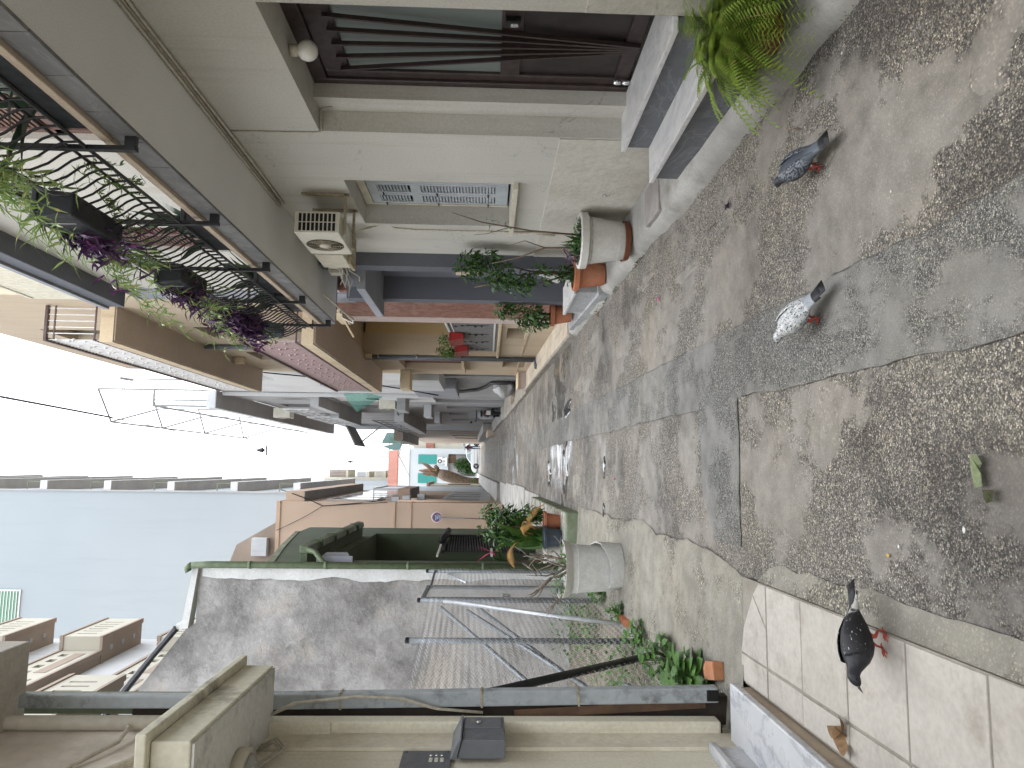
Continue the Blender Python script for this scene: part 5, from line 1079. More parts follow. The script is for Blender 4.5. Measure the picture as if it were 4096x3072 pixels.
# ------------------------------------------------------------------ overhead wire with street lamp
ow = thing('overhead_wire', 'black overhead wire crossing the white sky towards the far end', 'wire', (1.5, 30, 14))
pts = [Vector((1.5, 9, 11.3)), Vector((1.5, 17.2, 12.9)), Vector((1.42, 23.1, 13.35)), Vector((1.35, 35, 15.4)), Vector((1.2, 48, 17.6)), Vector((1.15, 60, 19.9))]
g = MB(); g.tube(pts[:3], .030, 6); g.tube(pts[2:], .016, 5); B('wire', g, M['cableblk'], ow)
sl_ = thing('hanging_street_lamp', 'small dark lamp hanging on the wire against the sky', 'lamp', (1.15, 60, 19.7))
g = MB(); g.bar((.75, 60.3, 19.6), (1.55, 60.3, 19.65), .14, .10); B('cross_arm', g, M['black'], sl_)
g = MB(); g.lathe([(.06, 19.75), (.22, 19.95), (.10, 20.3), (.03, 20.5)], (1.2, 60.2, 0), 8); B('lamp_head', g, M['black'], sl_)
s2 = thing('hanging_street_lamp', 'farther of the two small lamps against the sky, near the roofs', 'lamp', (.6, 95, 19))
g = MB(); g.bar((.2, 95, 18.9), (.9, 95, 18.9), .12, .1); B('cross_arm', g, M['black'], s2)
g = MB(); g.lathe([(.05, 19), (.18, 19.2), (.05, 19.6)], (.55, 95, 0), 8); B('lamp_head', g, M['black'], s2)
g = MB(); g.tube([(2.2, 30, 5.3), (1.9, 45, 6.8), (1.0, 70, 10.0), (-1.3, 95, 11.5)], .03, 4); t_ = thing('overhead_wire', 'thin dark wire running past the red roof of the end house', 'wire', (1.5, 60, 9)); B('wire', g, M['cableblk'], t_)

# ------------------------------------------------------------------ plants and pots
M['leafg'] = leafmat('glossy green leaf', (.065,.14,.03), (.035,.085,.02), .2, .4)
M['leafl'] = leafmat('light green leaf', (.14,.22,.045), (.075,.14,.03), .3, .5, (.30,.27,.07))
M['spider'] = leafmat('spider plant leaf', (.26,.34,.12), (.15,.23,.07), .35, .45, (.48,.42,.18))
M['fern'] = leafmat('fern leaf', (.24,.33,.045), (.14,.22,.03), .35, .5, (.32,.28,.08))
M['purple'] = leafmat('purple leaf', (.085,.035,.10), (.045,.02,.06), .2, .45, (.22,.05,.16))
M['agave'] = leafmat('dark aloe leaf', (.045,.085,.05), (.022,.045,.028), .1, .5)
M['weed'] = leafmat('weed leaf', (.11,.23,.045), (.06,.14,.03), .3, .5)
M['dry'] = leafmat('dry palm frond', (.34,.19,.045), (.22,.115,.03), .2, .7)
M['deadleaf'] = leafmat('fallen brown leaf', (.33,.21,.11), (.22,.13,.065), .1, .7)
M['bark'] = paint('bark', (.17,.125,.09), (.10,.072,.052), .9, 6, bs=45, bump=.8, bd=.012)
M['deadwood'] = paint('grey dead wood', (.26,.22,.18), (.16,.13,.105), .9, 8, bs=60, bump=.6, bd=.006)
M['soil'] = paint('soil', (.045,.034,.026), (.025,.02,.016), .95, 6, bs=60, bump=.8)
M['terra'] = paint('terracotta', (.40,.15,.075), (.34,.125,.065), .75, 3, bs=50, bump=.12, dirt=(.45,.30,.22), dirtamt=.3)
M['potwhite'] = paint('off white plastic pot', (.56,.545,.505), (.51,.495,.455), .5, 2, bs=50, bump=.03, dirt=(.33,.27,.2), dirtamt=.25)
M['potgrey'] = paint('weathered grey plastic', (.42,.415,.395), (.36,.355,.335), .55, 2.5, bs=50, bump=.05, dirt=(.27,.22,.16), dirtamt=.4)
M['potgrey2'] = paint('sun bleached grey plastic', (.64,.635,.615), (.56,.555,.535), .5, 2.5, bs=50, bump=.05, dirt=(.30,.25,.18), dirtamt=.4)
M['potblack'] = plain('black plastic pot', (.022,.024,.028), .45)
M['potblue'] = plain('dark blue plastic pot', (.035,.048,.066), .5)
M['saucer'] = plain('brown saucer', (.17,.062,.03), .45)

def strap(mb, p, az, el, L, w, droop, seg=5, mi=0):
    d = Vector((math.cos(az), math.sin(az), 0)); side = Vector((-d.y, d.x, 0)); vs = []
    for i in range(seg+1):
        t_ = i/seg; c_ = Vector(p)+d*(L*t_*math.cos(el))+Vector((0, 0, L*(math.sin(el)*t_-droop*t_*t_))); ww = w*(.5+.5*math.sin(math.pi*min(1, t_+.25)))*(1-t_**3)+.0006
        vs += [c_-side*ww/2, c_+side*ww/2]
    mb.add(vs, [(2*i, 2*i+1, 2*i+3, 2*i+2) for i in range(seg)], mi)
def tuft(mb, p, n, L, w, droop, rng, el0=.5, el1=1.3, r=.03):
    for i in range(n): strap(mb, Vector(p)+Vector((rng.uniform(-r, r), rng.uniform(-r, r), 0)), rng.uniform(0, 6.283), rng.uniform(el0, el1), L*rng.uniform(.6, 1.1), w*rng.uniform(.7, 1.1), droop*rng.uniform(.6, 1.3))
def cloud(mb, c_, rad, n, L, w, rng, flat=1.0):
    for i in range(n):
        v = Vector((rng.gauss(0, 1), rng.gauss(0, 1), rng.gauss(0, 1))).normalized()*rng.random()**.4
        p = Vector(c_)+Vector((v.x*rad[0], v.y*rad[1], v.z*rad[2]))
        d = Vector((rng.uniform(-1, 1), rng.uniform(-1, 1), rng.uniform(-1, .5)))+v*.6
        mb.leaf(p, d, (rng.uniform(-.5, .5), rng.uniform(-.5, .5), 1), L*rng.uniform(.6, 1.2), w*rng.uniform(.6, 1.2), .25)
def trail(mb, p, n, L, rng, mb_stem=None, leafL=.07, leafW=.02):
    """hanging runners with little tufts"""
    for i in range(n):
        q = Vector(p)+Vector((rng.uniform(-.05, .05), rng.uniform(-.25, .25), 0)); pts = [q]; v = Vector((rng.uniform(-.05, .02), rng.uniform(-.04, .04), 0))
        for k in range(7): v += Vector((rng.uniform(-.01, .005), rng.uniform(-.012, .012), -.012)); q = q+v*(L/.45); pts.append(q)
        if mb_stem: mb_stem.tube(pts, .002, 3, cap=False)
        for q in pts[1:]:
            for k in range(3): mb.leaf(q, (rng.uniform(-1, 1), rng.uniform(-1, 1), rng.uniform(-.8, .8)), (0, 0, 1), leafL*rng.uniform(.6, 1.2), leafW, .3)
def pot(label, name, x, y, z, rb, rt, h, mat, rim=.02, cat='plant pot', group=None, saucer=None, n=28):
    t_ = thing(name, label, cat, (x, y, z), group)
    b = 0
    if saucer:
        g = MB(); g.lathe([(rb*1.05, 0), (rb*1.15, .05), (rb*1.12, .055), (rb*1.0, .02)], (x, y, z), n); B('saucer', g, M[saucer], t_, smooth='auto'); b = .02
    g = MB(); g.lathe([(rb*.97, b), (rb, b+.01), (rb+(rt-rb)*.35, b+h*.35), (rb+(rt-rb)*.75, b+h*.75), (rt, h-rim*2.2), (rt*1.10, h-rim*2), (rt*1.12, h-rim*.3), (rt*1.08, h), (rt*.97, h), (rt*.94, h-rim*2.5)], (x, y, z), n); B('pot', g, mat, t_, smooth='auto')
    g = MB(); g.lathe([(rt*.95, h-rim*3), (rt*.6, h-rim*2.2), (.002, h-rim*2)], (x, y, z), 16); B('soil', g, M['soil'], t_, smooth=True)
    return t_

# right-hand pots
rng = random.Random(21)
z = gz(6.45)+.135
p1 = pot('large off white pot on brown saucer against the cream wall', 'large_pot', 2.09, 6.46, z, .165, .235, .46, M['potwhite'], .035, saucer='saucer')
g = MB()
for dz in (.10, .115): g.lathe([(.178, dz), (.1795, dz+.003), (.178, dz+.006)], (2.09, 6.46, z), 28)
B('groove_ring', g, M['potwhite'], p1, smooth=True)
sp = thing('sprouting_shrub', 'sparse half bare shrub with strappy green sprouts in the off white pot', 'plant', (2.09, 6.46, z+.4))
g = MB(); g.tube([(2.15, 6.50, z+.40), (2.17, 6.46, z+.9), (2.22, 6.40, z+1.35), (2.27, 6.30, z+1.62)], [.010, .008, .006, .003], 6); g.tube([(2.05, 6.55, z+.4), (2.06, 6.62, z+.75), (2.0, 6.75, z+1.0), (1.98, 6.9, z+1.25)], [.011, .009, .007, .004], 6); g.tube([(2.06, 6.62, z+.75), (2.12, 6.6, z+.95), (2.10, 6.7, z+1.1)], [.006, .004, .002], 5); g.tube([(2.19, 6.44, z+1.1), (2.12, 6.42, z+1.3), (2.1, 6.4, z+1.42)], [.004, .003, .002], 5); B('stem', g, M['bark'], sp, smooth=True)
g = MB(); tuft(g, (2.07, 6.5, z+.42), 26, .30, .026, .35, rng, .5, 1.35, .06); cloud(g, (2.09, 6.46, z+.46), (.2, .2, .05), 260, .05, .022, rng); B('leaves', g, M['leafg'], sp)
g = MB(); cloud(g, (2.2, 6.40, z+1.25), (.08, .1, .15), 16, .05, .02, rng); B('twig_leaves', g, M['leafl'], sp)
g = MB(); cloud(g, (2.0, 6.62, z+.47), (.06, .10, .1), 90, .10, .014, rng); B('dark_tuft', g, M['purple'], sp)
z = gz(7.75)+.13
p2 = pot('terracotta pot half hidden behind the large off white pot', 'terracotta_pot', 2.09, 7.62, z, .115, .165, .34, M['terra'], .03, saucer='potblack' if False else None)
fx = thing('ficus_bush', 'leafy green ficus rising from the hidden terracotta pot', 'plant', (2.09, 7.62, z+.3))
g = MB(); br = [((2.09, 7.62, z+.3), (2.08, 7.6, z+.75), (2.02, 7.55, z+1.1), (2.1, 7.45, z+1.5)), ((2.1, 7.62, z+.3), (2.12, 7.66, z+.8), (2.2, 7.6, z+1.2), (2.24, 7.5, z+1.55)), ((2.08, 7.6, z+.35), (2.0, 7.7, z+.7), (1.94, 7.75, z+.95)), ((2.02, 7.55, z+1.1), (1.95, 7.6, z+1.25), (1.92, 7.62, z+1.4))]
for b in br: g.tube(b, [.012*(1-.22*i) for i in range(len(b))], 6)
B('stem', g, M['bark'], fx, smooth=True)
g = MB()
for c_, r_, n_ in (((2.12, 7.5, z+1.45), (.17, .18, .16), 330), ((2.02, 7.52, z+1.15), (.16, .16, .17), 300), ((1.96, 7.62, z+.92), (.13, .15, .16), 240), ((2.2, 7.5, z+1.25), (.10, .15, .14), 130), ((2.08, 7.6, z+.42), (.12, .12, .10), 160), ((2.05, 7.56, z+.7), (.12, .12, .14), 120)): cloud(g, c_, r_, n_, .065, .028, rng)
B('crown', g, M['leafg'], fx)
pd = thing('ceramic_shard', 'white ceramic shard standing among the ficus stems', 'shard', (2.15, 8.0, z+.5))
g = MB(); g.prism([(2.1, 7.88, z+.40), (2.2, 7.9, z+.62), (2.17, 7.95, z+.72), (2.06, 7.93, z+.48)], (.01, .02, 0)); B('shard', g, M['lgmarble'], pd)
z = .475
p3 = pot('terracotta pot standing on the ramp slab beyond the marble step', 'terracotta_pot', 2.10, 9.75, z, .10, .15, .29, M['terra'], .028)
g3 = thing('leafy_pot_plant', 'green leafy plant spilling from the farther terracotta pot', 'plant', (2.1, 9.75, z+.28))
g = MB(); g.tube([(2.1, 9.75, z+.25), (2.06, 9.7, z+.55), (2.0, 9.6, z+.8)], [.012, .008, .004], 6); g.tube([(2.1, 9.75, z+.25), (2.14, 9.8, z+.6), (2.1, 9.7, z+.95)], [.012, .008, .004], 6); B('stem', g, M['bark'], g3, smooth=True)
g = MB()
for c_, r_, n_ in (((2.08, 9.65, z+.62), (.16, .2, .22), 260), ((2.12, 9.6, z+.92), (.12, .16, .14), 170), ((2.0, 9.7, z+.42), (.12, .18, .12), 170), ((1.97, 9.8, z+.58), (.09, .16, .16), 110)): cloud(g, c_, r_, n_, .075, .034, rng)
B('crown', g, M['leafg'], g3)

# fern by the steps
z = gz(3.2)+.14
fp = pot('brown pot under the bright green fern beside the marble steps', 'fern_pot', 2.10, 3.24, z, .10, .135, .20, M['saucer'], .022)
fn = thing('fern', 'bright yellow green sword fern beside the entrance steps', 'plant', (2.10, 3.24, z+.2))
g = MB()
for i in range(250):
    az = rng.uniform(0, 6.283); el = rng.uniform(.0, 1.35); L = rng.uniform(.24, .46); dr = rng.uniform(.4, 1.0); d = Vector((math.cos(az), math.sin(az), 0)); sd_ = Vector((-d.y, d.x, 0)); p0 = Vector((2.08+rng.uniform(-.05, .05), 3.24+rng.uniform(-.07, .07), z+.22))
    P_ = lambda t_: p0+d*(L*t_*math.cos(el))+Vector((0, 0, L*(math.sin(el)*t_-dr*t_*t_)))
    for k in range(1, 22):
        t_ = k/21; a = P_(t_); tn = (P_(min(1, t_+.03))-P_(t_-.03)).normalized(); lw = .052*math.sin(math.pi*min(1, .18+.82*(1-t_)))+.006
        for s_ in (-1, 1): g.leaf(a, sd_*s_+tn*.45, (0, 0, 1), lw, .023, .2, seg=1)
B('fronds', g, M['fern'], fn)
g = MB()
for i in range(30): strap(g, (2.10, 3.22, z+.26), rng.uniform(0, 6.283), rng.uniform(-.3, .5), rng.uniform(.2, .4), .006, .8)
B('dead_fronds', g, M['deadleaf'], fn)

# planters on the wrought iron balcony
def trough(label, x0, x1, y0, y1, z0, z1, mat, group=None):
    t_ = thing('planter', label, 'planter', ((x0+x1)/2, (y0+y1)/2, z0), group)
    k = .018; g = MB(); lo = [(x0+k, y0+k, z0), (x1-k, y0+k, z0), (x1-k, y1-k, z0), (x0+k, y1-k, z0)]; hi = [(x0, y0, z1), (x1, y0, z1), (x1, y1, z1), (x0, y1, z1)]
    g.add(lo+hi, [(3, 2, 1, 0), (4, 5, 6, 7), (0, 1, 5, 4), (1, 2, 6, 5), (2, 3, 7, 6), (3, 0, 4, 7)]); B('box', g, mat, t_, bev=.012)
    g = MB(); g.box(x0-.008, x1+.008, y0-.008, y1+.008, z1-.03, z1+.004); B('rim', g, mat, t_, bev=.006)
    g = MB()
    for yy in (y0+.1, y1-.1): g.tube([(x1+.03, yy, 4.55), (x1-.0, yy, z1+.02), (x0-.006, yy, z1-.01), (x0-.004, yy, z0+.02)], .004, 5, cap=False)
    B('wire_hanger', g, M['rail'], t_); return t_
trough('long black planter hooked outside the balcony rail, nearest the camera', 1.42, 1.60, 4.18, 4.80, 4.05, 4.28, M['potblack'])
trough('black planter hooked outside the balcony rail, second from the camera', 1.44, 1.62, 5.76, 6.32, 4.07, 4.28, M['potblack'])
for i, (y0, y1, w_) in enumerate([(2.9, 3.75, 'under the nearest aloes'), (5.25, 5.92, 'between the two hooked planters'), (6.95, 7.4, 'behind the purple plant'), (7.55, 8.3, 'near the far end of the balcony')]):
    t_ = thing('floor_trough', 'black trough on the balcony floor '+w_, 'planter', (1.9, y0, 3.69)); g = MB(); g.box(1.76, 1.96, y0, y1, 3.692, 3.88); B('box', g, M['potblack'], t_, bev=.01); g = MB(); g.box(1.75, 1.97, y0-.01, y1+.01, 3.85, 3.885); B('rim', g, M['potblack'], t_, bev=.005)
    a = thing('aloe', 'dark green pointed aloe leaves in the trough '+w_, 'plant', (1.86, (y0+y1)/2, 3.88)); g = MB()
    for k in range(int(14*(y1-y0)/.6)): strap(g, (1.86+rng.uniform(-.05, .05), rng.uniform(y0+.05, y1-.05), 3.87), rng.uniform(0, 6.283), rng.uniform(.7, 1.45), rng.uniform(.35, .62), .075, .25, 6)
    B('leaves', g, M['agave'], a)
hp_ = thing('hanging_pot', 'dark blue round pot hanging at the far corner of the balcony', 'plant pot', (1.60, 8.62, 4.1))
g = MB(); g.lathe([(.075, 4.16), (.10, 4.30), (.115, 4.33), (.12, 4.37), (.108, 4.37)], (1.60, 8.62, -.10), 18); B('pot', g, M['potblue'], hp_, smooth='auto')
g = MB(); trail(g, (1.58, 8.62, 4.28), 5, .2, rng); B('trailing_leaves', g, M['leafl'], hp_)
def spider(label, c_, n, L, trails, dy):
    t_ = thing('spider_plant', label, 'plant', c_); g = MB(); st_ = MB()
    for k in range(n): strap(g, (c_[0]+rng.uniform(-.06, .06), c_[1]+rng.uniform(-dy, dy), c_[2]), rng.uniform(0, 6.283), rng.uniform(.2, 1.4), L*rng.uniform(.6, 1.15), .017, rng.uniform(.3, .9), 6)
    B('leaves', g, M['spider'], t_)
    g = MB(); trail(g, (c_[0]-.05, c_[1], c_[2]), trails, .5, rng, st_, .10, .015); B('runners', g, M['spider'], t_)
    if st_.v: B('runner_stems', st_, M['leafl'], t_)
spider('spider plant with arching leaves in the nearest hooked black planter', (1.50, 4.45, 4.29), 95, .40, 0, .22)
spider('spider plant trailing between the two hooked planters', (1.58, 5.35, 4.46), 70, .22, 18, .28)
spider('spider plant in the second hooked black planter', (1.53, 6.10, 4.30), 70, .30, 6, .20)
spider('spider plant trailing from the rail at the picture edge', (1.58, 3.72, 4.30), 170, .22, 14, .26)
spider('spider plant draping over the rail before the purple plant', (1.60, 6.95, 4.42), 70, .24, 16, .3)
def purple(label, c_, rad, n, trails):
    t_ = thing('purple_plant', label, 'plant', c_); g = MB(); cloud(g, c_, rad, n, .095, .024, rng); trail(g, (c_[0], c_[1], c_[2]), trails, .35, rng, None, .10, .024); B('leaves', g, M['purple'], t_)
purple('purple trailing plant drooping from the nearest hooked planter', (1.47, 4.66, 4.22), (.12, .20, .15), 260, 8)
purple('purple trailing plant drooping from the second hooked planter', (1.46, 6.12, 4.22), (.10, .22, .15), 240, 8)
purple('big dark purple plant massed on the balcony rail', (1.55, 7.75, 4.33), (.16, .56, .25), 1700, 18)
wd = thing('climbing_weed', 'thin green weed curling over the balcony edge tiles', 'plant', (1.72, 4.2, 3.7)); g = MB(); st_ = MB()
for (yy, h_) in ((4.15, .15), (4.45, .35), (5.3, .5)): trail(g, (1.70, yy, 3.72+h_), 5, .2, rng, st_, .05, .012)
B('leaves', g, M['leafl'], wd); B('stems', st_, M['leafl'], wd)
for i, (yy, z0) in enumerate([(12.7, 2.3), (14.0, 2.25)]):
    t_ = thing('flower_box_plant', ['small yellow green shrub in the nearer red flower box', 'yellow green shrub in the farther red flower box'][i], 'plant', (2.28, yy+.2, z0)); g = MB(); cloud(g, (2.25, yy+.2, z0+.1*(1+i)), (.12, .26, .10+.10*i), 120+160*i, .075, .035, rng); B('leaves', g, M['leafl'], t_)

# kerb moss and tufts
g = MB()
for i in range(900):
    y = rng.choice([rng.uniform(2.4, 10.3), rng.uniform(5.6, 9.0), rng.uniform(2.3, 4.3)]); x = kx(y)-.015+rng.gauss(0, .018)
    if mnoise.noise(Vector((y*1.7, 4, 1))) < -.05: continue
    g.leaf((x, y, gz(y)+.01), (rng.uniform(-1, .3), rng.uniform(-1, 1), rng.uniform(.2, 1)), (0, 0, 1), rng.uniform(.012, .035), .008, .3, seg=1)
for (cy, n_) in ((7.6, 60), (8.1, 40), (6.55, 50), (8.7, 30), (11.5, 30)):
    for k in range(n_): strap(g, (kx(cy)-.02+rng.gauss(0, .02), cy+rng.gauss(0, .09), gz(cy)+.02), rng.uniform(0, 6.283), rng.uniform(.4, 1.3), rng.uniform(.03, .08), .006, .5, 3)
B('kerb_moss', g, M['moss'], kind='stuff', label='moss and small grass along the right kerb', cat='moss')

# ------------------------------------------------------------------ left: broken planter, pots, weeds
z = gz(7.38)+.03
bpn = thing('broken_planter', 'big grey plastic planter with split skirt and torn rim by the fence', 'planter', (-.99, 7.38, z))
g = MB(); g.lathe([(.19, 0), (.205, .02), (.22, .16), (.235, .40), (.243, .44), (.238, .445), (.245, .53), (.24, .545), (.225, .52), (.21, .4)], (-.99, 7.38, z), 36); B('barrel', g, M['potgrey2'], bpn, smooth='auto')
g = MB(); g.lathe([(.22, .45), (.15, .47), (.002, .475)], (-.99, 7.38, z), 20); B('soil', g, M['soil'], bpn, smooth=True)
def arc_shell(a0, a1, r0, r1, z0, z1f, th, n=40):
    mb = MB(); vs = []
    for i in range(n+1):
        a = a0+(a1-a0)*i/n; zt = z1f(a)
        for r_, zz_ in ((r0, z0), (r0+(r1-r0)*.6, z0+(zt-z0)*.5), (r1, zt), (r1-th, zt), (r0+(r1-r0)*.6-th, z0+(zt-z0)*.5), (r0-th, z0)): vs.append((-.99+r_*math.cos(a), 7.38+r_*math.sin(a), z+zz_))
    fs = [(i*6+j, i*6+(j+1) % 6, (i+1)*6+(j+1) % 6, (i+1)*6+j) for i in range(n) for j in range(6)]; fs += [tuple(range(5, -1, -1)), tuple(n*6+j for j in range(6))]
    mb.add(vs, fs); return mb
B('split_skirt', arc_shell(-2.2, .6,   .25, .265, .0, lambda a: .20+.07*math.sin(a*1.2+.5)+.03*mnoise.noise(Vector((a*5, 1, 0))), .012), M['potgrey2'], bpn, smooth='auto', label='torn lower skirt')
B('torn_rim', arc_shell(-3.6, -.2, .255, .295, .50, lambda a: .595+.03*math.sin(a*1.1), .012), M['potwhite'], bpn, smooth='auto', label='pale rim lifting off')
db = thing('dead_shrub', 'dead grey branching shrub in the broken planter', 'shrub', (-.99, 7.38, z+.46)); g = MB(); tips = []
def branch(p, d, L, r, depth):
    pts = [Vector(p)]; v = Vector(d).normalized()
    for k in range(4): v = (v+Vector((rng.uniform(-.35, .35), rng.uniform(-.35, .35), rng.uniform(-.15, .25)))).normalized(); pts.append(pts[-1]+v*L/4)
    g.tube(pts, [r*(1-.13*i) for i in range(5)], 6); tips.append(pts[-1])
    if depth:
        for k in range(rng.choice([2, 2, 3])): branch(pts[rng.choice([2, 3, 4])], v+Vector((rng.uniform(-1, 1), rng.uniform(-1, 1), rng.uniform(-.2, .6))), L*rng.uniform(.55, .8), r*.58, depth-1)
for d in ((-.6, -.2, .6), (.5, -.1, .75), (.1, .3, 1), (-.3, -.4, .9), (.35, -.4, .7), (-.75, 0, .5)): branch((-.99+rng.uniform(-.06, .06), 7.38+rng.uniform(-.06, .06), z+.46), d, .30, .017, 2)
B('branches', g, M['deadwood'], db, smooth=True)
g = MB(); cloud(g, (-.92, 7.38, z+.56), (.2, .15, .1), 60, .07, .03, rng); cloud(g, (-1.16, 7.33, z+.6), (.08, .1, .12), 40, .07, .035, rng); B('sprouts', g, M['weed'], db)
# plants massed on the ledge
zl = gz(10.6)+.2
for i, (x, y, rb, rt, h, m_, nm, lab) in enumerate([(-.78, 10.75, .10, .14, .24, 'terra', 'terracotta_pot', 'terracotta pot on the mossy ledge behind the dead shrub'), (-.98, 10.5, .11, .15, .26, 'potblue', 'plant_pot', 'dark blue pot on the ledge beside the terracotta one'), (-1.2, 10.7, .12, .15, .24, 'potwhite', 'plant_pot', 'pale pot at the back of the mossy ledge')]):
    pot(lab, nm, x, y, zl, rb, rt, h, M[m_], .022)
bs_ = thing('leafy_bush', 'dense green leafy bush on the mossy ledge before the green house', 'bush', (-.85, 11.2, zl+.2)); g = MB()
for c_, r_, n_ in (((-.78, 11.3, zl+.75), (.20, .3, .30), 420), ((-.95, 11.0, zl+.95), (.16, .25, .25), 260), ((-.70, 11.0, zl+.45), (.14, .25, .2), 220), ((-.72, 11.6, zl+1.0), (.14, .25, .18), 150)): cloud(g, c_, r_, n_, .11, .04, rng)
B('crown', g, M['leafg'], bs_)
g = MB(); g.tube([(-.9, 11.1, zl), (-.88, 11.1, zl+.7)], .02, 6); g.tube([(-.8, 11.3, zl), (-.76, 11.3, zl+.8)], .015, 6); B('trunk', g, M['bark'], bs_)
bb = thing('banana_leaf_plant', 'broad leaved plant with long upright leaves beside the bush', 'plant', (-1.1, 11.2, zl+.2)); g = MB()
for k in range(14): strap(g, (-1.05+rng.uniform(-.1, .1), 11.1+rng.uniform(-.1, .1), zl+.2), rng.uniform(0, 6.283), rng.uniform(.9, 1.45), rng.uniform(.8, 1.25), .14, .3, 7)
B('leaves', g, M['weed'], bb)
def frond(mb, p, az, el, L, droop, n=34, lw=.16):
    d = Vector((math.cos(az), math.sin(az), 0)); sd_ = Vector((-d.y, d.x, 0)); P_ = lambda t_: Vector(p)+d*(L*t_*math.cos(el))+Vector((0, 0, L*(math.sin(el)*t_-droop*t_*t_)))
    mb.tube([P_(i/8) for i in range(9)], [.009*(1-.1*i) for i in range(9)], 5)
    for k in range(3, n):
        t_ = k/n; tn = (P_(t_+.02)-P_(t_-.02)).normalized()
        for s_ in (-1, 1): mb.leaf(P_(t_), sd_*s_*.8+tn*.8+Vector((0, 0, -.35)), (0, 0, 1), lw*math.sin(math.pi*min(1, .15+.85*t_)), .011, .35)
for i, (p, az, el, L, dr, lab) in enumerate([((-.95, 10.7, zl+.4), -1.0, 1.15, .85, .95, 'dry orange palm frond curling over the ledge edge'), ((-.9, 10.9, zl+.35), -.55, .95, .8, 1.0, 'second dry frond hanging towards the wet road'), ((-1.05, 10.6, zl+.6), -2.3, .9, .8, .7, 'dry brown frond pointing at the party wall')]):
    t_ = thing('dry_palm_frond', lab, 'palm frond', p); g = MB(); frond(g, p, az, el, L, dr); B('frond', g, M['dry'], t_)
pt = thing('potted_palm', 'young green palm in the dark porch of the green house', 'palm', (-1.6, 12.4, .6)); g = MB()
for k in range(9): frond(g, (-1.55, 12.3, 1.25), rng.uniform(0, 6.283), rng.uniform(.6, 1.3), rng.uniform(.5, .8), .6, 22, .16)
B('fronds', g, M['weed'], pt); g = MB(); g.tube([(-1.55, 12.3, .5), (-1.55, 12.3, 1.28)], .03, 7); B('trunk', g, M['bark'], pt)
# weeds along the fence
for i, (x, y, r_, n_, L, lab) in enumerate([(-1.36, 4.80, .17, 120, .105, 'clump of broad green weeds at the foot of the leaning grey pipe'), (-1.40, 5.50, .18, 110, .075, 'weeds creeping round the foot of the black fence brace'), (-1.42, 6.35, .13, 80, .06, 'flowering weeds at the foot of the second fence post'), (-1.38, 7.15, .11, 60, .06, 'small round weed beside a broken terracotta scrap'), (-1.36, 8.15, .12, 70, .06, 'low weed tucked behind the broken planter')]):
    t_ = thing('weed_clump', lab, 'weed', (x, y, gz(y)+.04)); g = MB()
    for k in range(n_):
        a = rng.uniform(0, 6.283); q = rng.random()**.6*r_; p = Vector((x+q*math.cos(a)*.8, y+q*math.sin(a)*1.4, gz(y)+.06+rng.random()*r_*1.5*(1-q/r_*.5))); g.leaf(p, (math.cos(a)+rng.uniform(-.4, .8), math.sin(a)-.4, rng.uniform(.0, .9)), (0, 0, 1), L*rng.uniform(.6, 1.2), L*.8*rng.uniform(.6, 1.1), .4, seg=3)
        if k % 3 == 0: g.tube([(x, y, gz(y)+.03), p], .003, 3)
    B('leaves', g, M['weed'], t_)
g = MB()
for i in range(2600):
    x = -1.62-abs(rng.gauss(0, 1.1)); y = rng.uniform(4.9, 10.9)
    if mnoise.noise(Vector((x*.9, y*.9, 2))) < -.08: continue
    p = (x, y, gz(y)+.01+rng.random()**2*.28); g.leaf(p, (rng.uniform(-1, 1), rng.uniform(-1, 1), rng.uniform(0, 1)), (0, 0, 1), rng.uniform(.04, .11), rng.uniform(.02, .05), .4)
B('yard_weeds', g, M['weed'], kind='stuff', label='low green weeds growing in the fenced yard', cat='weeds')
t_ = thing('terracotta_scrap', 'broken terracotta pot scrap between weeds at the fence foot', 'shard', (-1.42, 6.9, gz(6.9)+.05)); g = MB()
for k in range(3): yy = 6.82+.09*k; g.prism([(-1.46, yy, gz(yy)+.03), (-1.38, yy+.02, gz(yy)+.03), (-1.39, yy+.05, gz(yy)+.12), (-1.45, yy+.04, gz(yy)+.10)], (.01, .03, .0))
B('shards', g, M['terra'], t_)
t_ = thing('brick', 'orange brick lying at the foot of the leaning grey pipe', 'brick', (-1.22, 4.55, gz(4.5)+.04)); g = MB(); c_, s_ = math.cos(.25), math.sin(.25)
zb = gz(4.5)+.045; pl = [(-.055, -.10), (.05, -.10), (.055, .05), (.02, .11), (-.055, .10)]; g.prism([(-1.20+a*c_-b*s_, 4.50+a*s_+b*c_, zb) for a, b in pl], (0, 0, .065)); B('body', g, paint('orange brick', (.44,.20,.10), (.36,.155,.08), .9, 6, bs=40, bump=.4, dirt=(.3,.26,.2), dirtamt=.3), t_, bev=.006)
# round sign on a thin pole
sg = thing('round_sign', 'round blue sign with pink ring on a thin pole before the peach wall', 'sign', (-2.0, 29.4, .95))
g = MB(); g.tube([(-2.06, 29.42, .9), (-1.99, 29.42, 3.75)], .022, 8); B('pole', g, M['gline'], sg, smooth=True)
g = MB(); g.lathe([(.21, .02), (.215, .0), (.205, -.012), (.002, -.012)], (-1.985, 29.38, 3.55), 36, axis='y'); pl_ = B('disc', g, M['whiterail'], sg, smooth='auto')
g = MB(); g.lathe([(.19, -.013), (.19, -.016), (.002, -.0165)], (-1.985, 29.38, 3.55), 36, axis='y'); B('red_ring', g, plain('faded red ring', (.36,.13,.20), .5), pl_)
g = MB(); g.lathe([(.145, -.0175), (.145, -.019), (.002, -.0195)], (-1.985, 29.38, 3.55), 36, axis='y'); B('blue_field', g, plain('sign blue', (.02,.055,.18), .5), pl_)
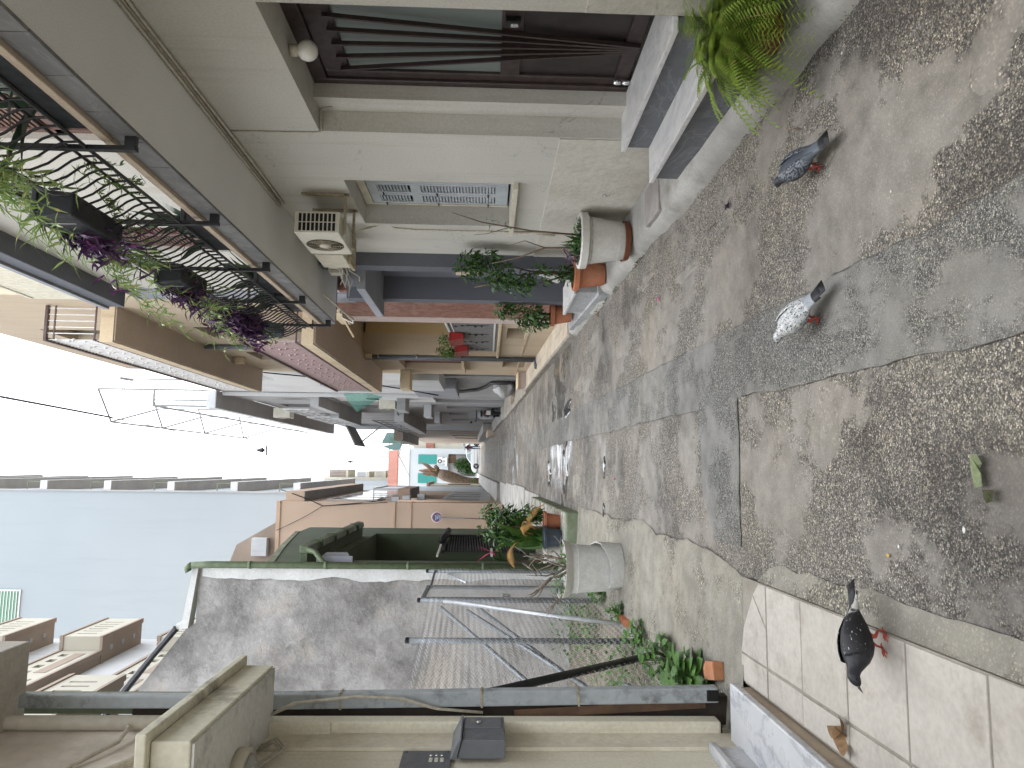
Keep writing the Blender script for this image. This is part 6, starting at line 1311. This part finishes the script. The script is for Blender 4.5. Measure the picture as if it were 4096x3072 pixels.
for (x, z_, w, h, a) in ((-.02, .055, .21, .05, .1), (.0, .0, .20, .045, .1), (.01, -.05, .17, .05, -.15), (-.03, -.12, .22, .07, .05), (.07, -.09, .05, .08, .4)):
    nseg = 5
    for q in range(nseg): g = MB(); xx = x-w/2+w*(q+.5)/nseg; g.bar((-1.985+xx-.012*a, 29.358, 3.55+z_-h/2+xx*a), (-1.985+xx+.012, 29.358, 3.55+z_+h/2+xx*a), .016, .003, (0, 1, 0)); B('sticker_letter', g, M['whiterail'], pl_)
# pruned tree trunk at the end on the left
tk = thing('pruned_tree', 'thick pruned tree trunk with splintered limbs at the alley end', 'tree', (-1.35, 72, 2.3))
g = MB(); g.tube([(-1.42, 72, 2.2), (-1.40, 72, 3.0), (-1.30, 72, 3.9), (-1.05, 72, 4.9), (-.80, 72, 5.7), (-.62, 72, 6.3)], [.44, .38, .42, .55, .56, .44], 14); B('trunk', g, M['bark'], tk, smooth=True)
for pts, rr in ((((-.65, 72, 6.2), (-.35, 72, 6.9), (.1, 72, 7.4), (.45, 72, 8.1)), (.30, .22, .17, .06)), (((-.7, 72, 6.2), (-.62, 72, 6.9), (-.45, 72, 7.6), (-.35, 72, 8.25)), (.34, .30, .22, .06)), (((-.5, 72, 6.4), (-.1, 72, 6.5), (.15, 72, 6.7)), (.28, .22, .15)), (((-.65, 72, 6.8), (-.75, 72, 7.4), (-.7, 72, 8.0)), (.2, .14, .05))): g = MB(); g.tube(pts, list(rr), 8); B('limb', g, M['bark'], tk, smooth=True)
g = MB()
for k in range(9): a = Vector((-.5+rng.uniform(-.2, .3), 71.7, 6.6+rng.uniform(-.2, .8))); g.tube([a, a+Vector((rng.uniform(-.1, .35), 0, rng.uniform(.3, .7)))], [.05, .005], 5)
B('splinters', g, plain('fresh split wood', (.34,.18,.08), .8), tk)
g = MB(); cloud(g, (-1.35, 71.6, 2.9), (.2, .2, .25), 60, .14, .07, rng); B('sprouts', g, M['weed'], tk)
hd = thing('hedge', 'rounded green hedge in the porch of the white end house', 'hedge', (.2, 92.6, 2.7)); g = MB()
for c_, r_, n_ in (((.2, 92.8, 4.4), (1.05, .5, 1.1), 900), ((.4, 92.7, 5.2), (.7, .4, .6), 350), ((-.4, 92.8, 3.6), (.5, .4, .8), 300), ((.9, 92.7, 3.7), (.5, .4, .8), 300)): cloud(g, c_, r_, n_, .26, .13, rng)
B('foliage', g, M['leafg'], hd); B('trunk', MB().tube([(.2, 92.9, 2.5), (.2, 92.9, 4.4)], .08, 6), M['bark'], hd)

# ------------------------------------------------------------------ pigeons
def pigeon_mat(name, kind):
    t = NT(name); tc = t.n('TexCoord').outputs['Object']; sp_ = t.n('SeparateXYZ'); t.l(tc, sp_.inputs[0]); y = sp_.outputs[1]
    n = t.noise(130, 2, .6, vec=t.map(tc, (1,.55,1))); n2 = t.noise(45, 3, .6, vec=tc)
    if kind == 'pied':
        c = t.mix(t.rampv(n2, .42, .60), (.60,.60,.59,1), (.34,.36,.38,1)); c = t.mix(t.rampv(n, .56, .61), c, (.045,.05,.06,1))
        c = t.mix(t.rampv(y, -.085, -.10), c, (.30,.32,.35,1)); c = t.mix(t.rampv(y, -.125, -.130), c, (.02,.02,.024,1))
    elif kind == 'dark':
        c = t.mix(t.rampv(y, .02, .11), (.055,.062,.078,1), (.024,.03,.04,1)); c = t.mix(t.rampv(y, -.07, -.10), c, (.10,.115,.14,1)); c = t.mix(t.rampv(y, -.14, -.15), c, (.02,.02,.022,1))
    elif kind == 'darkwing':
        c = t.mix(t.rampv(n, .47, .56), (.028,.034,.045,1), (.17,.185,.205,1)); c = t.mix(t.rampv(y, -.06, -.09), c, (.06,.07,.085,1))
    elif kind == 'blackwing':
        c = t.mix(t.rampv(n, .66, .70), (.013,.013,.015,1), (.5,.5,.5,1)); c = t.mix(t.math('MULTIPLY', t.rampv(y, -.075, -.085), t.rampv(n2, .42, .5)), c, (.45,.44,.41,1))
    else: c = t.mix(t.rampv(n2, .4, .6), (.014,.014,.016,1), (.022,.024,.03,1))
    return t.done(c, .5, t.bump(t.noise(140, 3, vec=tc), .35, .003), 0, .35)
M['pleg'] = plain('red bird leg', (.42,.07,.05), .6); M['beak'] = plain('dark beak', (.05,.05,.05), .5); M['eye'] = plain('bird eye', (.01,.008,.006), .15)
SEC = [(-.178, .060, .022, .003), (-.160, .063, .027, .005), (-.125, .071, .025, .009), (-.095, .080, .030, .017), (-.065, .089, .042, .030), (-.03, .097, .053, .043), (.005, .102, .058, .051), (.04, .107, .055, .054), (.068, .116, .046, .048), (.090, .130, .034, .038), (.106, .147, .026, .029), (.120, .163, .021, .023), (.133, .174, .0195, .020), (.147, .177, .0180, .0175), (.158, .175, .013, .013), (.165, .173, .006, .006)]
def pigeon(label, loc, heading, body, wing, drop=0.0, fwd=0.0, sc=1.0, step=.02):
    x, y = loc; z = gz(y)+ (.048 if x < -.5 else .006)
    ob = thing('pigeon', label, 'pigeon', (x, y, z), 'pigeons on the ground')
    def add(name, mb, mats, sm=True):
        me = bpy.data.meshes.new(name); me.from_pydata([tuple(v) for v in mb.v], [], mb.f)
        for m_ in (mats if isinstance(mats, list) else [mats]): me.materials.append(m_)
        if isinstance(mats, list): me.polygons.foreach_set('material_index', mb.mi)
        me.polygons.foreach_set('use_smooth', [sm]*len(me.polygons)); o = bpy.data.objects.new(name, me); link(o, ob); return o
    g = MB(); n = 20; vs = []
    for (sy, sz, rx, rz) in SEC:
        k = max(0, min(1, (sy-.06)/.09)); sz = sz-drop*k; sy2 = sy+fwd*k
        for i in range(n):
            a = 2*math.pi*i/n; vs.append((rx*math.cos(a), sy2, sz+rz*math.sin(a)*(1 if math.sin(a) > 0 else 1.08)))
    N_ = len(SEC); g.add(vs, [(i*n+j, i*n+(j+1) % n, (i+1)*n+(j+1) % n, (i+1)*n+j) for i in range(N_-1) for j in range(n)]+[tuple(range(n-1, -1, -1)), tuple((N_-1)*n+j for j in range(n))], 0)
    hy, hz = .160+fwd, .1735-drop
    g.tube([(0, hy, hz), (0, hy+.012, hz-.002), (0, hy+.026, hz-.009)], [.0058, .0045, .0008], 8, mi=1)
    for s_ in (-1, 1):
        g.lathe([(.0005, -.003), (.0032, 0), (.0005, .003)], (s_*.0165, .148+fwd, .181-drop), 8, mi=3)
        fy = .008+s_*step
        g.tube([(s_*.02, .0, .066), (s_*.021, .004, .04), (s_*.021, fy-.006, .022), (s_*.021, fy, .004)], [.013, .0075, .0042, .0038], 7, mi=2)
        for a, L in ((-.5, .030), (0, .036), (.5, .030), (3.14, .018)): g.tube([(s_*.021, fy, .005), (s_*.021+L*.6*math.sin(a), fy+L*.6*math.cos(a), .006), (s_*.021+L*math.sin(a), fy+L*math.cos(a), .002)], [.0038, .0032, .001], 5, mi=2)
    add('body', g, [body, M['beak'], M['pleg'], M['eye']])
    for s_ in (-1, 1):
        g = MB()
        def wf(u, v):
            sy = .072-.232*u; a = -.35+1.55*v if u < .75 else -.35+1.55*v*(1-(u-.75)*1.2)
            i = max(k for k in range(len(SEC)) if SEC[k][0] <= max(sy, -.177)); i = min(i, len(SEC)-2); f_ = (max(sy, -.177)-SEC[i][0])/(SEC[i+1][0]-SEC[i][0])
            sz, rx, rz = [SEC[i][q]+(SEC[i+1][q]-SEC[i][q])*f_ for q in (1, 2, 3)]
            rx = max(rx, .030-.09*max(0, u-.62)); rz = max(rz, .020-.02*u); e_ = .0055*math.sin(math.pi*min(1, u*1.4+.08))*math.sin(math.pi*min(max(v, .04), .96))**.4
            if u > .8: a = .25+(a-.25)*.5
            return (s_*(rx+e_+.001)*math.cos(a), sy, sz+.004+(rz+e_)*math.sin(a)-.012*u*u)
        g.grid(wf, 26, 10); w = add('wing', g, wing); md = w.modifiers.new('thick', 'SOLIDIFY'); md.thickness = .0035; md.offset = -1 if s_ > 0 else 1
    g = MB()
    for k in range(5): a = (k-2)*.085; g.add([(-.020+.006*k, -.085, .080+.0006*k), (-.020+.006*k+.016, -.085, .0802), (math.sin(a)*.1+.014, -.205, .052+.0005*k), (math.sin(a)*.1-.014, -.205, .0525)], [(0, 1, 2, 3)])
    w = add('tail', g, M['black']); md = w.modifiers.new('thick', 'SOLIDIFY'); md.thickness = .002
    ob.rotation_euler = (0, 0, math.atan2(-heading[0], heading[1])); ob.scale = (sc, sc, sc)
    return ob
pigeon('dark blue grey pigeon with mottled wings on the right of the road', (1.395, 3.13), (-.06, .30), pigeon_mat('dark pigeon', 'dark'), pigeon_mat('mottled wing', 'darkwing'), .045, .012, 1.0)
pigeon('white and grey speckled pigeon on the grey trench strip', (.70, 3.20), (-.17, .31), pigeon_mat('pied pigeon', 'pied'), pigeon_mat('pied wing', 'pied'), .05, .012, 1.02)
pigeon('black pigeon with white streaked wing on the square tiles', (-.605, 2.71), (-.26, -.17), pigeon_mat('black pigeon', 'black'), pigeon_mat('black wing', 'blackwing'), .03, .0, 1.05)

# ------------------------------------------------------------------ car, person, scooter
def car(x0, yc, z):
    t_ = thing('parked_car', 'white hatchback parked across the end of the alley behind the person', 'car', (x0+2, yc, z)); wp = plain('white car paint', (.66,.68,.70), .25, 0, .6, .03); w = .82
    side = [(0, .30), (.05, .62), (.35, .80), (.95, .92), (1.55, 1.34), (2.0, 1.45), (3.1, 1.44), (3.75, 1.02), (4.0, .90), (4.05, .35), (3.6, .22), (.4, .2)]
    g = MB(); lower = [(0, .30), (.05, .62), (.35, .80), (.95, .90), (3.8, .98), (4.0, .86), (4.05, .35), (3.6, .22), (.4, .20)]; g.prism([(x0+a, yc-w, z+b) for a, b in lower], (0, 2*w, 0)); B('body', g, wp, t_, bev=.05)
    g = MB(); a = [(x0+1.0, .90), (x0+1.6, 1.36), (x0+2.0, 1.46), (x0+3.1, 1.45), (x0+3.75, .98)]; vs = [(x_, yc-w+.04+(.10 if b > 1 else 0), z+b) for x_, b in a]+[(x_, yc+w-.04-(.10 if b > 1 else 0), z+b) for x_, b in a]
    g.add(vs, [(4, 3, 2, 1, 0), (5, 6, 7, 8, 9)]+[(i, i+1, i+6, i+5) for i in range(4)]); B('cabin', g, wp, t_, bev=.03)
    for (p) in ([(1.18, .95), (1.66, 1.32), (2.10, 1.38), (2.15, .95)], [(2.22, .95), (2.18, 1.38), (3.0, 1.36), (3.35, .98)]):
        g = MB(); g.prism([(x0+a_, yc-w+.015+(.115*(b-.95)/.4), z+b) for a_, b in p], (0, -.012, 0)); B('side_window', g, glassmat('car glass', (.13,.19,.20), .08), t_)
    g = MB(); g.prism([(x0+1.02, yc-.7, z+.945), (x0+1.02, yc+.7, z+.945), (x0+1.58, yc+.6, z+1.36), (x0+1.58, yc-.6, z+1.36)], (-.03, 0, .02)); B('windscreen', g, M['dglass'], t_)
    for xw in (.72, 3.25):
        g = MB(); g.lathe([(.29, -.10), (.31, -.08), (.31, .08), (.29, .1)], (x0+xw, yc-w+.06, z+.31), 24, axis='y'); wh = B('wheel', g, M['cableblk'], t_, smooth='auto')
        g = MB(); g.lathe([(.20, -.112), (.20, -.10), (.002, -.09)], (x0+xw, yc-w+.06, z+.31), 20, axis='y'); B('rim', g, M['dark'], wh)
        for k in range(5): a_ = k*1.2566; g = MB(); g.bar((x0+xw, yc-w-.055, z+.31), (x0+xw+.19*math.cos(a_), yc-w-.055, z+.31+.19*math.sin(a_)), .045, .02, (0, 1, 0)); B('spoke', g, M['steel'], wh)
    g = MB(); g.box(x0+.9, x0+3.3, yc-w-.012, yc-w+.01, z+.52, z+.56); B('side_moulding', g, M['midgrey'], t_)
    g = MB(); g.prism([(x0+.03, yc-w-.004, z+.60), (x0+.34, yc-w-.004, z+.77), (x0+.36, yc-w-.004, z+.66), (x0+.06, yc-w-.004, z+.52)], (0, .3, 0)); B('headlight', g, M['globe'], t_)
    g = MB(); g.box(x0+1.12, x0+1.26, yc-w-.13, yc-w-.0, z+.95, z+1.06); B('mirror', g, wp, t_, bev=.03)
    g = MB(); g.box(x0+3.9, x0+4.03, yc-w-.006, yc-w+.2, z+.72, z+.9); B('tail_light', g, M['redplastic'], t_)
    for xh in (2.05, 3.1): g = MB(); g.box(x0+xh, x0+xh+.16, yc-w-.014, yc-w+.0, z+.80, z+.83); B('door_handle', g, M['black'], t_)
car(-.58, 82.3, gz(82.3)-.0)
# person walking away under a grey umbrella
pz_ = gz(76); t = NT('walker clothing'); tc = t.n('TexCoord').outputs['Object']; sp_ = t.n('SeparateXYZ'); t.l(tc, sp_.inputs[0])
c = t.ramp(t.math('DIVIDE', sp_.outputs[2], 1.8), [(0, (.03,.03,.03)), (.045, (.035,.075,.17)), (.50, (.11,.035,.05)), (.80, (.03,.022,.02))], 'CONSTANT'); mw = t.done(c, .85, t.bump(t.noise(30, 3), .4, .02))
pr = thing('person', 'person in maroon jacket and blue jeans walking away with a grey umbrella', 'person', (2.05, 76, pz_))
sk_v = [(0, 0, .93), (0, 0, 1.12), (0, -.02, 1.36), (0, .0, 1.47), (0, .02, 1.56), (0, .02, 1.68), (-.09, 0, .90), (-.10, .14, .50), (-.10, .06, .09), (-.10, .20, .04), (.09, 0, .90), (.10, -.08, .50), (.10, -.24, .10), (.10, -.12, .04), (-.19, 0, 1.40), (-.27, .02, 1.13), (-.24, .16, .95), (-.235, .21, .90), (.19, 0, 1.40), (.26, .08, 1.16), (.16, .26, 1.25), (.15, .30, 1.28)]
sk_e = [(0, 1), (1, 2), (2, 3), (3, 4), (4, 5), (0, 6), (6, 7), (7, 8), (8, 9), (0, 10), (10, 11), (11, 12), (12, 13), (2, 14), (14, 15), (15, 16), (16, 17), (2, 18), (18, 19), (19, 20), (20, 21)]
rad = [.16, .16, .17, .065, .085, .085, .095, .075, .05, .04, .095, .075, .05, .04, .075, .055, .042, .035, .075, .055, .042, .035]
me = bpy.data.meshes.new('body'); me.from_pydata(sk_v, sk_e, []); me.materials.append(mw); bo = bpy.data.objects.new('body', me); link(bo, pr)
bm_ = bo.modifiers.new('skin', 'SKIN'); bo.modifiers.new('sub', 'SUBSURF').levels = 2; bo.modifiers['sub'].render_levels = 2
if not me.skin_vertices:
    import bmesh
    bq = bmesh.new(); bq.from_mesh(me); bq.verts.layers.skin.verify(); bq.to_mesh(me); bq.free()
for i, v in enumerate(me.skin_vertices[0].data): v.radius = (rad[i], rad[i]*.85); v.use_root = (i == 0)
um = thing('umbrella', 'grey umbrella tilted over the walking person', 'umbrella', (2.2, 76.3, pz_+1.2)); cx_, cy_, cz_ = 2.14, 76.25, pz_+1.86
g = MB(); n = 16; vs = [(cx_, cy_, cz_)]
for ring, (r_, dz) in enumerate([(.18, -.03), (.34, -.10), (.48, -.22)]):
    for k in range(n): a = 2*math.pi*k/n; vs.append((cx_+r_*math.cos(a), cy_+r_*math.sin(a), cz_+dz-(.02 if k % 2 else 0)+.16*r_*math.cos(a)))
g.add(vs, [(0, 1+k, 1+(k+1) % n) for k in range(n)]+[(1+q*n+k, 1+(q+1)*n+k, 1+(q+1)*n+(k+1) % n, 1+q*n+(k+1) % n) for q in range(2) for k in range(n)]); B('canopy', g, plain('grey umbrella cloth', (.13,.15,.16), .7), um)
g = MB(); g.tube([(cx_, cy_, cz_+.05), (2.20, 76.30, pz_+1.22)], .01, 6); B('shaft', g, M['rail'], um)
# scooter
def scooter(x, y, z):
    t_ = thing('scooter', 'black and silver scooter parked facing away beside the grey wall', 'scooter', (x, y, z)); sil = plain('silver scooter panel', (.36,.37,.38), .35, .2)
    for yy, rw in ((0, .25), (1.22, .24)):
        g = MB(); g.lathe([(rw*.78, -.055), (rw*.96, -.045), (rw, 0), (rw*.96, .045), (rw*.78, .055)], (x, y+yy, z+rw), 24, axis='x'); wh = B('wheel', g, M['cableblk'], t_, smooth=True); g = MB(); g.lathe([(rw*.7, -.03), (rw*.7, .03)], (x, y+yy, z+rw), 16, axis='x'); B('rim', g, M['rail'], wh)
    g = MB(); g.grid(lambda u, v: (x+(.17-.05*abs(v-.5))*math.cos(u*6.283)*(.6+.4*math.sin(v*3.14)), y-.18+.9*v, z+.62+.16*math.sin(u*6.283)*(.5+.5*math.sin(v*3.1))-.05*v), 20, 10); B('rear_body', g, M['potblack'], t_, smooth=True)
    for s_ in (-1, 1): g = MB(); g.box(x+s_*.15-.02, x+s_*.15+.02, y-.1, y+.5, z+.55, z+.72); B('side_panel', g, sil, t_, bev=.015)
    g = MB(); g.box(x-.13, x+.13, y-.02, y+.68, z+.76, z+.86); B('seat', g, M['potblack'], t_, bev=.05, smooth=True)
    g = MB(); g.box(x-.06, x+.06, y-.225, y-.19, z+.64, z+.69); B('tail_light', g, M['redplastic'], t_, bev=.02)
    g = MB(); g.box(x-.095, x+.095, y-.30, y-.29, z+.42, z+.60); B('number_plate', g, M['globe'], t_)
    g = MB(); g.box(x-.11, x+.11, y-.289, y-.18, z+.30, z+.60); B('mudguard', g, M['potblack'], t_, bev=.03)
    g = MB(); g.box(x+.12, x+.20, y-.22, y+.35, z+.26, z+.40); B('exhaust', g, M['potblack'], t_, bev=.04)
    g = MB(); g.box(x-.14, x+.14, y+.45, y+1.0, z+.22, z+.30); B('footboard', g, M['potblack'], t_, bev=.03)
    g = MB(); g.prism([(x-.17, y+.98, z+.3), (x+.17, y+.98, z+.3), (x+.20, y+1.06, z+.8), (x+.09, y+1.1, z+1.0), (x-.09, y+1.1, z+1.0), (x-.20, y+1.06, z+.8)], (0, .07, 0)); B('front_shield', g, sil, t_, bev=.02)
    g = MB(); g.tube([(x-.33, y+.95, z+1.06), (x-.12, y+1.02, z+1.03), (x+.12, y+1.02, z+1.03), (x+.33, y+.95, z+1.06)], .022, 8); B('handlebar', g, M['potblack'], t_, smooth=True)
    for s_ in (-1, 1): g = MB(); g.tube([(x+s_*.24, y+.98, z+1.06), (x+s_*.32, y+1.0, z+1.22)], .008, 5); g.lathe([(.002, -.008), (.055, -.004), (.055, .006), (.002, .01)], (x+s_*.33, y+1.0, z+1.26), 14, axis='y'); B('mirror', g, M['potblack'] if s_ < 0 else sil, t_)
    g = MB(); g.prism([(x-.16, y+1.2, z+1.0), (x+.16, y+1.2, z+1.0), (x+.12, y+1.12, z+1.38), (x-.12, y+1.12, z+1.38)], (0, .006, 0)); B('windscreen', g, glassmat('scooter screen', (.35,.36,.37), .1), t_)
scooter(2.30, 30.9, gz(31)+.12)

# ------------------------------------------------------------------ litter on the ground
def ground_leaf(label, x, y, pts, mat, curl=.02, name='fallen_leaf', h=.0):
    t_ = thing(name, label, 'leaf', (x, y, gz(y)+h)); g = MB(); n = len(pts); cx_ = sum(p[0] for p in pts)/n; cy_ = sum(p[1] for p in pts)/n
    vs = [(x+cx_, y+cy_, gz(y)+h+.006)]+[(x+a, y+b, gz(y+b)+h+.010+curl*abs(mnoise.noise(Vector((a*30, b*30, x))))) for a, b in pts]; g.add(vs, [(0, 1+i, 1+(i+1) % n) for i in range(n)])
    g2 = MB(); g2.tube([(x+pts[0][0], y+pts[0][1], gz(y)+h+.013), (x+pts[n//2][0], y+pts[n//2][1], gz(y)+h+.013)], .0016, 4)
    B('blade', g, mat, t_); B('midrib', g2, M['leafl'], t_)
dull = leafmat('dull green fallen leaf', (.20,.23,.12), (.14,.17,.09), .1, .7)
ground_leaf('torn pale green leaf piece lying on the near road', .0, 2.21, [(.055, .03), (.06, -.005), (.03, -.018), (.022, -.004), (.0, -.015), (-.04, -.012), (-.045, .02), (.0, .034)], dull)
ground_leaf('dark olive leaf tip beside the torn green leaf', -.068, 2.17, [(.018, .022), (.02, -.02), (-.016, -.018), (-.022, .004), (-.01, .02)], leafmat('olive leaf', (.075,.07,.03), (.05,.046,.022), .1, .7))
t_ = thing('fallen_leaf', 'curled dry brown leaf on the tiles by the marble step', 'leaf', (-1.07, 3.0, gz(3)+.045)); g = MB()
for (a0, dx, dy) in ((0, 0, 0), (1.9, .045, .035)): g.grid(lambda u, v: (-1.07+dx+(.045+.012*math.sin(u*9))*math.cos(a0+u*4.2)*(.3+.7*v), 3.0+dy+(.05)*math.sin(a0+u*4.2)*(.3+.7*v), gz(3)+.048+.045*v*(1-.4*u)), 14, 5)
B('blade', g, M['deadleaf'], t_, smooth=True)
ground_leaf('wilted purple leaf on the road below the off white pot', 1.62, 4.27, [(.03, .05), (.015, .0), (.04, -.05), (.0, -.02), (-.035, -.05), (-.012, .0), (-.02, .04), (.0, .01)], M['purple'], .04)
ground_leaf('small dark fallen leaf near the kerb beyond the pot', 1.88, 8.72, [(.03, .04), (.03, -.03), (-.03, -.04), (-.02, .03)], M['deadleaf'], .03)
t_ = thing('twig', 'short pale curved twig lying on the road near the kerb', 'twig', (1.6, 4.62, .14)); g = MB(); g.tube([(1.575, 4.66, gz(4.66)+.012), (1.60, 4.62, gz(4.62)+.014), (1.60, 4.56, gz(4.56)+.012), (1.59, 4.5, gz(4.5)+.012)], .004, 5); B('stick', g, M['deadwood'], t_, smooth=True)
t_ = thing('twig', 'thin dark straight twig on the road right of the dark pigeon', 'twig', (1.66, 3.33, .11)); g = MB(); g.tube([(1.68, 3.36, gz(3.36)+.012), (1.64, 3.29, gz(3.29)+.012)], .003, 5); B('stick', g, M['bark'], t_)
for i, (x, y, r_) in enumerate([(-.18, 2.30, .008), (-.27, 2.66, .006), (1.06, 2.6, .005), (1.8, 2.9, .006)]):
    g = MB(); g.lathe([(r_*.7, 0), (r_, r_*.3), (r_*.6, r_*.6)], (0, 0, 0), 7); v0 = [(p[0]*1.3+x, p[1]*.9+y, p[2]+gz(y)+.004) for p in g.v]; g.v = v0
    B('pebble', g, M['lgmarble'], None, bev=0, label=['largest white pebble, near the torn green leaf', 'white pebble next to the yellow seed', 'white pebble on the pale road right of the grey strip', 'white pebble close to the right kerb'][i], cat='pebble', group='white pebbles on the road', loc=(x, y, gz(y)))
g = MB(); g.lathe([(.005, 0), (.008, .003), (.004, .007)], (-.31, 2.73, gz(2.73)+.003), 8); B('yellow_seed', g, plain('yellow seed', (.55,.36,.06), .5), label='single yellow seed on the near road', cat='seed', loc=(-.31, 2.73, gz(2.73)))
for i, (x, y) in enumerate([(1.42, 5.92), (-.1, 7.75)]): g = MB(); cloud(g, (x, y, gz(y)+.012), (.012, .02, .006), 6, .025, .012, rng); B('petal', g, plain('magenta petal', (.55,.04,.25), .6), label=['magenta petals fallen near the right kerb', 'magenta petal on the middle of the road'][i], cat='petal', loc=(x, y, gz(y)))
